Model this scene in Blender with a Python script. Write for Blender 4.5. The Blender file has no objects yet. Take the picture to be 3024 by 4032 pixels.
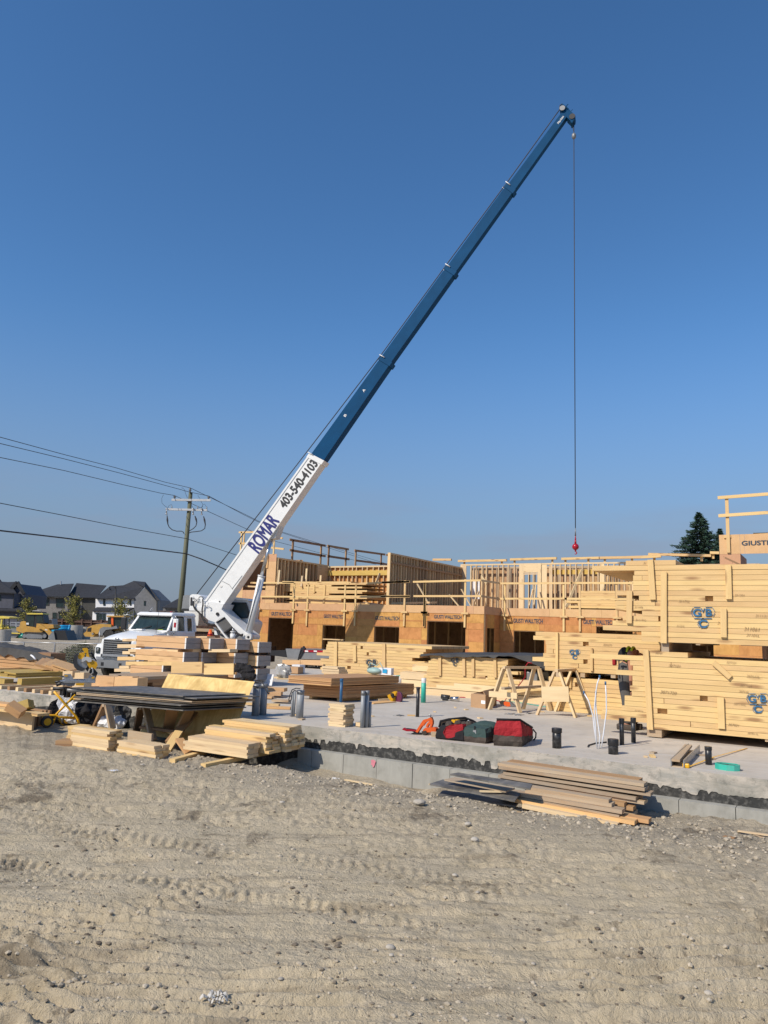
import bpy, math, random
import numpy as np
from mathutils import Vector, Matrix
random.seed(7)
RD=math.radians
scene=bpy.context.scene
COL=scene.collection
# ---------------------------------------------------------------- camera model (site frame: X along the slab edge, Y away from it)
F=3000.; PITCH=math.atan(464/3000.); YAW=RD(31); ROLL=.035; H=2.05
RC=Matrix.Rotation(YAW,3,'Z')@Matrix.Rotation(math.pi/2+PITCH,3,'X')@Matrix.Rotation(ROLL,3,'Z')
def ray(x,y): return RC@Vector(((x-1512)/F,-(y-2016)/F,-1))
def hz(x,y,z=0.):
    d=ray(x,y); t=(z-H)/d.z; return Vector((t*d.x,t*d.y,z))
def py(x,y,Y):
    d=ray(x,y); t=Y/d.y; return Vector((t*d.x,Y,H+t*d.z))
def px(x,y,X):
    d=ray(x,y); t=X/d.x; return Vector((X,t*d.y,H+t*d.z))
def ds(x,y,D):
    d=ray(x,y); t=D/math.hypot(d.x,d.y); return Vector((t*d.x,t*d.y,H+t*d.z))
def vplane(p0,dr):
    n=Vector((-dr[1],dr[0],0)); c=n.x*p0[0]+n.y*p0[1]
    def f(x,y):
        d=ray(x,y); t=c/(n.x*d.x+n.y*d.y); return Vector((t*d.x,t*d.y,H+t*d.z))
    return f
# ---------------------------------------------------------------- object helpers
def tag(o,label=None,cat=None,group=None,kind=None):
    if label: o['label']=label
    if cat: o['category']=cat
    if group: o['group']=group
    if kind: o['kind']=kind
    return o
def thing(name,label,cat,loc=(0,0,0),rz=0,group=None):
    o=bpy.data.objects.new(name,None); COL.objects.link(o)
    o.empty_display_size=.2; o.location=loc; o.rotation_euler=(0,0,rz)
    return tag(o,label,cat,group)
def kids(o): return [c for c in bpy.data.objects if c.parent is o]
def copy_tree(o,parent=None,ks=None):
    c=o.copy(); COL.objects.link(c); c.parent=parent
    for ch in list(o.children): copy_tree(ch,c)
    return c
class MB:
    def __init__(s,off=(0,0,0)):
        s.V=[];s.F=[];s.UV=[];s.M=[];s.R=[];s.S=[];s.off=Vector(off)
    def face(s,pts,uv=None,mi=0,rnd=.5,sm=False):
        b=len(s.V)
        for p in pts: s.V.append(Vector(p)-s.off)
        s.F.append(tuple(range(b,b+len(pts))))
        if uv is None:
            a,bb,c=Vector(pts[0]),Vector(pts[1]),Vector(pts[2]); n=(bb-a).cross(c-a)
            ax=max(range(3),key=lambda i:abs(n[i]))
            i,j={0:(1,2),1:(0,2),2:(0,1)}[ax]
            uv=[(Vector(p)[i],Vector(p)[j]) for p in pts]
        s.UV.append(uv); s.M.append(mi); s.R.append(rnd); s.S.append(sm)
    def mesh8(s,P,mi=0,rnd=None,uvs=None,dims=None):
        # P: 8 corners, 0-3 bottom ring ccw from above, 4-7 top ring; grain runs along P0->P1
        if rnd is None: rnd=random.random()
        P=[Vector(p) for p in P]
        b=len(s.V); s.V+= [p-s.off for p in P]
        L=(P[1]-P[0]).length; W=(P[3]-P[0]).length; T=(P[4]-P[0]).length
        ou=random.uniform(0,60); ov=random.uniform(0,60)
        fs=[((0,3,2,1),[(0,0),(0,W),(L,W),(L,0)]),((4,5,6,7),[(0,0),(L,0),(L,W),(0,W)]),
            ((0,1,5,4),[(0,0),(L,0),(L,T),(0,T)]),((2,3,7,6),[(L,0),(0,0),(0,T),(L,T)]),
            ((1,2,6,5),[(0,0),(.02,W),(.02+T,W),(T,0)]),((3,0,4,7),[(0,W),(.02,0),(T,0),(T,W)])]
        for k,(f,uv) in enumerate(fs):
            s.F.append(tuple(b+i for i in f)); s.UV.append([(u+ou,v+ov+k*1.7) for u,v in uv])
            s.M.append(mi); s.R.append(rnd); s.S.append(False)
    def box(s,c,d,rot=None,mi=0,rnd=None,grain=0):
        # grain: index of long axis
        c=Vector(c); hx=[Vector((d[0]/2,0,0)),Vector((0,d[1]/2,0)),Vector((0,0,d[2]/2))]
        if rot is not None: hx=[rot@v for v in hx]
        a,b,e=hx[grain],hx[(grain+1)%3],hx[(grain+2)%3]
        P=[c-a-b-e,c+a-b-e,c+a+b-e,c-a+b-e,c-a-b+e,c+a-b+e,c+a+b+e,c-a+b+e]
        s.mesh8(P,mi,rnd)
    def bx(s,x0,x1,y0,y1,z0,z1,mi=0,rnd=None,grain=0):
        s.box(((x0+x1)/2,(y0+y1)/2,(z0+z1)/2),(abs(x1-x0),abs(y1-y0),abs(z1-z0)),None,mi,rnd,grain)
    def beam(s,p0,p1,w,h,up=(0,0,1),mi=0,rnd=None,tw=0):
        p0=Vector(p0);p1=Vector(p1); d=(p1-p0).normalized(); up=Vector(up)
        sd=d.cross(up)
        if sd.length<1e-4: sd=d.cross(Vector((1,0,0)))
        sd.normalize(); u=sd.cross(d).normalized()
        if tw: q=Matrix.Rotation(tw,3,d); sd=q@sd; u=q@u
        a=sd*w/2; b=u*h/2
        s.mesh8([p0+a-b,p1+a-b,p1-a-b,p0-a-b,p0+a+b,p1+a+b,p1-a+b,p0-a+b],mi,rnd)
    def cyl(s,p0,p1,r0,r1=None,n=16,mi=0,caps=True,sm=True,rnd=.5):
        if r1 is None: r1=r0
        p0=Vector(p0);p1=Vector(p1); d=(p1-p0); L=d.length; d.normalize()
        a=d.orthogonal().normalized(); b=d.cross(a)
        base=len(s.V)
        for P,r in ((p0,r0),(p1,r1)):
            for i in range(n):
                t=2*math.pi*i/n; s.V.append(P+a*math.cos(t)*r+b*math.sin(t)*r-s.off)
        for i in range(n):
            j=(i+1)%n; s.F.append((base+i,base+j,base+n+j,base+n+i))
            u0,u1=i/n*6.28*r0,(i+1)/n*6.28*r0
            s.UV.append([(0,u0),(0,u1),(L,u1),(L,u0)]); s.M.append(mi); s.R.append(rnd); s.S.append(sm)
        if caps:
            for k,(r,rev) in enumerate(((r0,True),(r1,False))):
                if r<1e-5: continue
                idx=[base+k*n+i for i in range(n)]
                if rev: idx.reverse()
                s.F.append(tuple(idx)); s.UV.append([(math.cos(6.28*i/n)*r,math.sin(6.28*i/n)*r) for i in range(n)])
                s.M.append(mi); s.R.append(rnd); s.S.append(False)
    def tube(s,pts,r,n=8,mi=0,rnd=.5,caps=True):
        pts=[Vector(p) for p in pts]; m=len(pts); rs=r if isinstance(r,(list,tuple)) else [r]*m
        base=len(s.V); prev=None
        for k,p in enumerate(pts):
            d=(pts[min(k+1,m-1)]-pts[max(k-1,0)]).normalized()
            if prev is None: a=d.orthogonal().normalized()
            else:
                a=prev-d*prev.dot(d)
                a=a.normalized() if a.length>1e-6 else d.orthogonal().normalized()
            prev=a; b=d.cross(a)
            for i in range(n):
                t=2*math.pi*i/n; s.V.append(p+(a*math.cos(t)+b*math.sin(t))*rs[k]-s.off)
        for k in range(m-1):
            for i in range(n):
                j=(i+1)%n; q=base+k*n
                s.F.append((q+i,q+j,q+n+j,q+n+i)); s.UV.append([(k*.1,i*.05),(k*.1,j*.05),(k*.1+.1,j*.05),(k*.1+.1,i*.05)])
                s.M.append(mi); s.R.append(rnd); s.S.append(True)
        if caps:
            s.F.append(tuple(base+i for i in reversed(range(n)))); s.UV.append([(0,0)]*n); s.M.append(mi); s.R.append(rnd); s.S.append(False)
            q=base+(m-1)*n; s.F.append(tuple(q+i for i in range(n))); s.UV.append([(0,0)]*n); s.M.append(mi); s.R.append(rnd); s.S.append(False)
    def prism(s,pts,ext,mi=0,rnd=.5,sm=False):
        pts=[Vector(p) for p in pts]; e=Vector(ext)
        n=Vector((0,0,0))
        for i in range(len(pts)): n+=pts[i].cross(pts[(i+1)%len(pts)])
        if n.dot(e)>0: pts.reverse()
        s.face(pts,None,mi,rnd); s.face([p+e for p in reversed(pts)],None,mi,rnd)
        m=len(pts)
        for i in range(m):
            a,b=pts[i],pts[(i+1)%m]
            L=(b-a).length; E_=e.length
            s.face([b,a,a+e,b+e],[(L,0),(0,0),(0,E_),(L,E_)],mi,rnd,sm)
    def loft(s,rings,mi=0,sm=True,caps=True,rnd=.5,closed=True):
        m=len(rings); n=len(rings[0]); base=len(s.V)
        for r in rings:
            for p in r: s.V.append(Vector(p)-s.off)
        for k in range(m-1):
            for i in range(n if closed else n-1):
                j=(i+1)%n; q=base+k*n
                s.F.append((q+i,q+j,q+n+j,q+n+i)); s.UV.append([(0,0),(1,0),(1,1),(0,1)]); s.M.append(mi); s.R.append(rnd); s.S.append(sm)
        if caps and closed:
            s.F.append(tuple(base+i for i in reversed(range(n)))); s.UV.append([(0,0)]*n); s.M.append(mi); s.R.append(rnd); s.S.append(False)
            q=base+(m-1)*n; s.F.append(tuple(q+i for i in range(n))); s.UV.append([(0,0)]*n); s.M.append(mi); s.R.append(rnd); s.S.append(False)
    def ball(s,c,r,mi=0,nu=16,nv=10,sc=(1,1,1),jit=0,rnd=.5):
        c=Vector(c); base=len(s.V); rows=[]
        for j in range(nv+1):
            ph=math.pi*j/nv
            for i in range(nu):
                th=2*math.pi*i/nu; q=1+random.uniform(-jit,jit)
                s.V.append(c+Vector((math.cos(th)*math.sin(ph)*sc[0],math.sin(th)*math.sin(ph)*sc[1],math.cos(ph)*sc[2]))*r*q-s.off)
        for j in range(nv):
            for i in range(nu):
                k=(i+1)%nu; a=base+j*nu
                s.F.append((a+i,a+nu+i,a+nu+k,a+k)); s.UV.append([(0,0)]*4); s.M.append(mi); s.R.append(rnd); s.S.append(jit==0)
    def build(s,name,mats,parent=None,bevel=0,loc=None,seg=2):
        me=bpy.data.meshes.new(name)
        me.from_pydata([tuple(v) for v in s.V],[],s.F)
        uvl=me.uv_layers.new(name='UVMap'); fl=[c for uv in s.UV for p in uv for c in p]
        uvl.data.foreach_set('uv',fl)
        at=me.attributes.new('rnd','FLOAT','FACE'); at.data.foreach_set('value',s.R)
        me.polygons.foreach_set('material_index',s.M); me.polygons.foreach_set('use_smooth',s.S)
        if not isinstance(mats,(list,tuple)): mats=[mats]
        for m in mats: me.materials.append(m)
        me.update()
        o=bpy.data.objects.new(name,me); COL.objects.link(o)
        if parent is not None: o.parent=parent
        elif loc is None and s.off.length>0: o.location=s.off
        if loc is not None: o.location=loc
        if bevel:
            md=o.modifiers.new('bevel','BEVEL'); md.width=bevel; md.segments=seg; md.limit_method='ANGLE'; md.angle_limit=RD(30); md.harden_normals=False
        return o
def solo(name,label,cat,mb,mat,group=None,bevel=0,kind=None):
    # one-mesh thing, origin at its base centre
    xs=[v.x for v in mb.V]; ys=[v.y for v in mb.V]; zs=[v.z for v in mb.V]
    c=Vector(((min(xs)+max(xs))/2,(min(ys)+max(ys))/2,min(zs)))
    mb.V=[v-c for v in mb.V]
    o=mb.build(name,mat,None,bevel,loc=c+mb.off)
    return tag(o,label,cat,group,kind)
def text(s,size,org,xd,yd,mat,parent,off=(0,0,0),bold=.0,name='lettering',wide=1,space=1,depth=.004,shear=0):
    cu=bpy.data.curves.new(name,'FONT'); cu.body=s; cu.size=1; cu.extrude=0; cu.space_character=space; cu.shear=shear
    t=bpy.data.objects.new(name,cu); COL.objects.link(t)
    bpy.context.view_layer.update()
    dg=bpy.context.evaluated_depsgraph_get(); me=bpy.data.meshes.new_from_object(t.evaluated_get(dg))
    bpy.data.objects.remove(t); bpy.data.curves.remove(cu)
    xd=Vector(xd).normalized(); yd=Vector(yd).normalized(); n=xd.cross(yd)
    org=Vector(org)-Vector(off)
    xs=[v.co.x for v in me.vertices]; x0,x1=min(xs),max(xs)
    for v in me.vertices:
        u,w=(v.co.x-(x0+x1)/2)*size*wide,(v.co.y-.35)*size
        v.co=org+xd*u+yd*w+n*depth
    if bold>0:   # heavier strokes: slightly shifted copies, each a hair in front of the last
        V0=[v.co.copy() for v in me.vertices]; F0=[tuple(p.vertices) for p in me.polygons]; V1=[];F1=[]
        for q,(a,b) in enumerate(((0,0),(-1,0),(1,0),(0,-1),(0,1),(.7,.7),(-.7,-.7))):
            k=len(V1); V1+=[v+xd*a*bold*size+yd*b*bold*size+n*.0006*q for v in V0]; F1+=[tuple(i+k for i in f) for f in F0]
        me=bpy.data.meshes.new(name); me.from_pydata(V1,[],F1)
    me.materials.clear(); me.materials.append(mat)
    o=bpy.data.objects.new(name,me); COL.objects.link(o); o.parent=parent
    return o
# ---------------------------------------------------------------- materials
class NT:
    def __init__(s,name):
        m=bpy.data.materials.new(name); m.use_nodes=True; s.m=m; s.t=m.node_tree; s.n=s.t.nodes; s.l=s.t.links
        s.b=s.n['Principled BSDF']; s.c=s.n.new('ShaderNodeTexCoord')
    def new(s,t,**k):
        n=s.n.new(t)
        for a,v in k.items():
            if hasattr(n,a): setattr(n,a,v)
            else: n.inputs[a.replace('_',' ')].default_value=v
        return n
    def link(s,a,b): s.l.new(a,b)
    def noise(s,vec,scale,detail=4,rough=.55,dist=0):
        n=s.new('ShaderNodeTexNoise'); n.inputs['Scale'].default_value=scale; n.inputs['Detail'].default_value=detail
        n.inputs['Roughness'].default_value=rough; n.inputs['Distortion'].default_value=dist
        if vec is not None: s.link(vec,n.inputs['Vector'])
        return n.outputs['Fac']
    def ramp(s,fac,stops,interp='LINEAR'):
        r=s.new('ShaderNodeValToRGB'); r.color_ramp.interpolation=interp; e=r.color_ramp.elements
        while len(e)<len(stops): e.new(.5)
        for i,(p,c) in enumerate(stops):
            e[i].position=p; e[i].color=(c,c,c,1) if isinstance(c,(int,float)) else (*c,1)
        s.link(fac,r.inputs[0]); return r.outputs[0]
    def mix(s,fac,a,b,mode='MIX'):
        n=s.new('ShaderNodeMix',data_type='RGBA',blend_type=mode)
        for sock,v in ((n.inputs[0],fac),(n.inputs[6],a),(n.inputs[7],b)):
            if isinstance(v,(int,float)): sock.default_value=v
            elif isinstance(v,(tuple,list)): sock.default_value=(*v,1)
            else: s.link(v,sock)
        return n.outputs[2]
    def math(s,op,a,b=0,c=0):
        n=s.new('ShaderNodeMath',operation=op)
        for i,v in enumerate((a,b,c)):
            if isinstance(v,(int,float)): n.inputs[i].default_value=v
            else: s.link(v,n.inputs[i])
        return n.outputs[0]
    def map(s,vec,sc=(1,1,1),loc=(0,0,0),rot=(0,0,0)):
        n=s.new('ShaderNodeMapping'); n.inputs['Scale'].default_value=sc; n.inputs['Location'].default_value=loc; n.inputs['Rotation'].default_value=rot
        s.link(vec,n.inputs['Vector']); return n.outputs[0]
    def bump(s,h,st=.3,d=.01):
        n=s.new('ShaderNodeBump'); n.inputs['Strength'].default_value=st; n.inputs['Distance'].default_value=d
        s.link(h,n.inputs['Height']); s.link(n.outputs[0],s.b.inputs['Normal'])
    def col(s,c): s.link(c,s.b.inputs['Base Color'])
    def attr(s,nm='rnd'):
        n=s.new('ShaderNodeAttribute'); n.attribute_name=nm; return n.outputs['Fac']
    def geo(s): return s.new('ShaderNodeNewGeometry').outputs['Position']
def lighten(c,k): return tuple(min(1,x*k) for x in c)
def plain(name,c,rough=.5,metal=0,var=.12,scale=3,bump=0,bs=30,dirt=None,coat=0):
    t=NT(name); t.b.inputs['Roughness'].default_value=rough; t.b.inputs['Metallic'].default_value=metal
    if coat: t.b.inputs['Coat Weight'].default_value=coat
    f=t.noise(t.c.outputs['Object'],scale,5)
    r=t.attr()
    cc=t.ramp(f,[(.3,lighten(c,1-var)),(.7,lighten(c,1+var))])
    if dirt:
        g=t.ramp(t.noise(t.c.outputs['Object'],scale*2.3,6,.65),[(.48,0),(.7,1)])
        cc=t.mix(t.math('MULTIPLY',g,.6),cc,dirt)
    t.col(cc)
    if bump: t.bump(t.noise(t.c.outputs['Object'],bs,6),bump,.01)
    return t.m
def wood(name,c1,c2,knot=(.25,.12,.05),kn=.5,rough=.7,spread=.35,grey=None,gk=0):
    t=NT(name); t.b.inputs['Roughness'].default_value=rough
    uv=t.c.outputs['UV']; r=t.attr()
    g=t.noise(t.map(uv,(1.3,95,1)),1.0,5,.65,.8)
    g2=t.noise(t.map(uv,(.5,7,1)),1.0,3,.5,1.2)
    c=t.mix(t.ramp(g,[(.3,0),(.7,.8)]),c1,c2)
    c=t.mix(t.math('MULTIPLY',t.ramp(g2,[(.45,0),(.8,1)]),.3),c,lighten(c2,.75))
    g3=t.noise(t.map(uv,(.9,2.5,1)),1.0,3,.5,1.5); c=t.mix(t.math('MULTIPLY',t.ramp(g3,[(.5,0),(.7,1)]),.35),c,lighten(c2,.85))
    # board to board tone
    hs=t.new('ShaderNodeHueSaturation'); t.link(c,hs.inputs['Color'])
    t.link(t.math('MULTIPLY_ADD',r,spread,1-spread/2),hs.inputs['Value'])
    t.link(t.math('MULTIPLY_ADD',r,.010,.495),hs.inputs['Hue'])
    c=hs.outputs[0]
    if kn:
        v=t.new('ShaderNodeTexVoronoi'); v.inputs['Scale'].default_value=1; v.inputs['Randomness'].default_value=1
        t.link(t.map(uv,(1.7,7,1)),v.inputs['Vector'])
        k=t.ramp(v.outputs['Distance'],[(.12,1),(.30,0)])
        gate=t.ramp(v.outputs['Color'],[(.40,0),(.45,1)],'CONSTANT')
        c=t.mix(t.math('MULTIPLY',t.math('MULTIPLY',k,gate),kn),c,knot)
    if grey:
        n=t.ramp(t.noise(t.map(uv,(.7,4,1)),1.3,5,.7),[(.35,0),(.62,1)])
        c=t.mix(t.math('MULTIPLY',n,gk),c,grey)
    t.col(c); t.bump(g,.25,.004)
    return t.m
def ply(name,c1,c2,fig=.5,rough=.75,spread=.25):
    t=NT(name); t.b.inputs['Roughness'].default_value=rough
    uv=t.c.outputs['UV']; r=t.attr()
    w=t.noise(t.map(uv,(2.2,.55,1)),1.2,3,.5,.8)
    s1=t.math('SINE',t.math('MULTIPLY',w,60)); s1=t.math('MULTIPLY_ADD',s1,.5,.5)
    n=t.noise(uv,3,5,.6)
    c=t.mix(t.math('MULTIPLY',s1,fig*.5),c1,c2)
    c=t.mix(t.math('MULTIPLY',t.ramp(n,[(.45,0),(.7,1)]),fig),c,lighten(c2,.8))
    v=t.new('ShaderNodeTexVoronoi'); t.link(t.map(uv,(3,3,1)),v.inputs['Vector']); v.inputs['Scale'].default_value=1
    k=t.ramp(v.outputs['Distance'],[(.03,1),(.07,0)])
    c=t.mix(t.math('MULTIPLY',k,.5),c,lighten(c2,.45))
    hs=t.new('ShaderNodeHueSaturation'); t.link(c,hs.inputs['Color']); t.link(t.math('MULTIPLY_ADD',r,spread,1-spread/2),hs.inputs['Value']); t.link(t.math('MULTIPLY_ADD',r,.03,.485),hs.inputs['Hue'])
    t.col(hs.outputs[0]); t.bump(n,.1,.004)
    return t.m
M={}
M['lumber']=wood('lumber',(.73,.52,.25),(.61,.40,.165),kn=.8,spread=.14)
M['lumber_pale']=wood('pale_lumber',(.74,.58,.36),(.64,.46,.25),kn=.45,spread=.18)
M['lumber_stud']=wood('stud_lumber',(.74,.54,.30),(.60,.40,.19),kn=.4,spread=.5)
M['lumber_warm']=wood('warm_lumber',(.68,.43,.20),(.60,.33,.14),kn=.5)
M['lumber_used']=wood('used_lumber',(.50,.36,.22),(.33,.22,.13),kn=.6,grey=(.41,.36,.28),gk=.6,spread=.6)
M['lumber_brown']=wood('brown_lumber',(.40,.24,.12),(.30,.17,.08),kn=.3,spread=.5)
M['lvl']=wood('laminated_beam',(.66,.43,.23),(.60,.36,.17),kn=.35,spread=.15)
M['lvl_yellow']=wood('yellow_beam',(.50,.36,.10),(.38,.25,.06),kn=.2,spread=.3)
M['greyend']=plain('shaded_end_seal',(.27,.265,.265),.6,var=.15,scale=8)  # seal colour darkened to grey for the shaded end faces
M['sheath']=ply('wall_sheathing',(.58,.28,.085),(.43,.185,.045),.65,spread=.16)
M['rimply']=ply('rim_plywood',(.60,.36,.19),(.52,.29,.13),.35)
M['plyface']=ply('fresh_plywood',(.68,.45,.20),(.48,.27,.09),.9)
M['plyedge']=wood('plywood_edges',(.60,.36,.17),(.42,.22,.09),kn=0,spread=.5)
M['osb']=ply('strand_board',(.50,.31,.16),(.34,.18,.09),.8)
M['formply']=plain('dark_form_plywood',(.105,.10,.093),.55,var=.35,scale=4,dirt=(.24,.22,.19))
M['black']=plain('black_paint',(.018,.018,.02),.45)
M['rubber']=plain('rubber',(.025,.025,.026),.85,bump=.3,dirt=(.13,.11,.09))
M['blackplastic']=plain('black_plastic',(.02,.02,.022),.35,dirt=(.10,.10,.10),scale=9)
M['white']=plain('white_paint',(.74,.75,.74),.3,var=.04,coat=.3)
M['whiteold']=plain('worn_white_paint',(.64,.64,.62),.4,var=.06,dirt=(.42,.40,.36))
M['bluepaint']=plain('blue_boom_paint',(.002,.056,.15),.6,var=.12,scale=1.5)
M['bluepaint'].node_tree.nodes['Principled BSDF'].inputs['Specular IOR Level'].default_value=.1
M['navy']=plain('navy_lettering',(.006,.012,.15),.5)
M['ink']=plain('stencil_ink',(.03,.055,.085),.8,var=.3,scale=20)
M['inkblue']=plain('blue_stencil_ink',(.03,.13,.26),.8,var=.4,scale=20)
M['pencil']=plain('carpenter_pencil',(.33,.22,.11),.9)
M['glass']=plain('dark_glass',(.02,.035,.035),.08,var=.3)
M['chrome']=plain('bare_steel',(.6,.6,.6),.25,1)
M['steel']=plain('galvanised_steel',(.45,.46,.47),.42,.8,dirt=(.25,.25,.25),scale=12)
M['greymetal']=plain('grey_metal',(.22,.23,.24),.5,.4)
M['grill']=plain('radiator_mesh',(.10,.10,.10),.7,bump=.8,bs=160)
M['yellow']=plain('tool_yellow',(.75,.40,.012),.4)
M['catyellow']=plain('machine_yellow',(.52,.29,.05),.5,dirt=(.30,.22,.12))
M['paleyellow']=plain('pale_machine_yellow',(.70,.56,.10),.5)
M['orange']=plain('orange_plastic',(.80,.13,.02),.45)
M['red']=plain('red_cloth',(.32,.012,.018),.85,bump=.5,bs=40)
M['redpaint']=plain('red_paint',(.35,.006,.02),.3)
M['green']=plain('green_cloth',(.03,.06,.055),.85,bump=.5,bs=40)
M['brown']=plain('brown_cloth',(.055,.04,.032),.85,bump=.4,bs=40,dirt=(.12,.10,.08))
M['teal']=plain('teal_pipe',(.03,.42,.32),.4,dirt=(.15,.40,.33))
M['bluepipe']=plain('blue_pipe',(.02,.10,.22),.4,dirt=(.05,.10,.15))
M['bluebright']=plain('bright_blue_pipe',(.02,.32,.60),.35)
M['greypvc']=plain('grey_conduit',(.27,.29,.31),.45,dirt=(.32,.32,.31),scale=6)
M['pex']=plain('white_tubing',(.68,.70,.74),.35)
M['card']=plain('cardboard',(.42,.26,.14),.8)
M['darkgrey']=plain('dark_grey_casting',(.045,.045,.048),.45)
M['litter']=plain('dirty_white_plastic',(.55,.53,.49),.7,dirt=(.36,.31,.25),scale=9)
M['paper']=plain('white_paper',(.75,.76,.78),.7)
M['tarp']=plain('dark_tarp',(.045,.045,.045),.8,var=.4,scale=2,bump=.6,bs=4)
M['cloth']=plain('black_cloth',(.012,.011,.013),.95,bump=.6,bs=14)
M['denim']=plain('grey_trousers',(.10,.095,.09),.9)
M['skin']=plain('skin',(.42,.20,.12),.6)
M['hiviz']=plain('hi_vis_yellow',(.62,.80,.04),.7)
M['pole']=wood('treated_pole',(.13,.135,.08),(.08,.085,.05),kn=.2,spread=0)
M['whitecross']=plain('white_crossarm',(.48,.50,.52),.6)
M['wire']=plain('black_wire',(.03,.03,.035),.6)
M['roof']=plain('dark_shingles',(.022,.024,.03),.9,var=.35,scale=3,bump=.5,bs=12)
M['sid_slate']=plain('slate_siding',(.075,.08,.105),.8)
M['sid_grey']=plain('grey_siding',(.20,.19,.18),.8)
M['sid_dark']=plain('charcoal_siding',(.055,.055,.052),.8)
M['sid_white']=plain('white_siding',(.86,.86,.86),.7,var=.03)
M['sid_mid']=plain('mid_grey_siding',(.165,.17,.18),.8)
M['brownfence']=wood('stained_fence',(.15,.085,.06),(.10,.05,.035),kn=.1)
M['concring']=plain('manhole_concrete',(.36,.35,.32),.85,bump=.2)
M['pink']=plain('pink_marking_paint',(.62,.22,.27),.9)
M['yellowband']=wood('yellow_header',(.56,.38,.10),(.46,.29,.07),kn=0)
# ---------------------------------------------------------------- ground relief (numpy value noise)
def _h(ix,iy,s):
    v=(ix.astype(np.int64)*374761393+iy.astype(np.int64)*668265263+s*1442695041)&0xffffffff
    v=(v^(v>>13))*1274126177&0xffffffff
    return ((v^(v>>16))&0xffff)/65535.
def vn(x,y,s=0):
    ix=np.floor(x); iy=np.floor(y); fx=x-ix; fy=y-iy
    fx=fx*fx*fx*(fx*(fx*6-15)+10); fy=fy*fy*fy*(fy*(fy*6-15)+10)
    a=_h(ix,iy,s); b=_h(ix+1,iy,s); c=_h(ix,iy+1,s); d=_h(ix+1,iy+1,s)
    return (a*(1-fx)+b*fx)*(1-fy)+(c*(1-fx)+d*fx)*fy
def fbm(x,y,f,o=4,s=0,g=.5):
    t=0;a=1;n=0
    for i in range(o):
        t=t+a*vn(x*f+i*17.3,y*f-i*9.1,s+i); n+=a; a*=g; f*=2.03
    return t/n
def sst(x,a,b):
    t=np.clip((x-a)/(b-a),0,1); return t*t*(3-2*t)
CF=Vector((-math.sin(YAW),math.cos(YAW),0)); CR=Vector((math.cos(YAW),math.sin(YAW),0))
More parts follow.
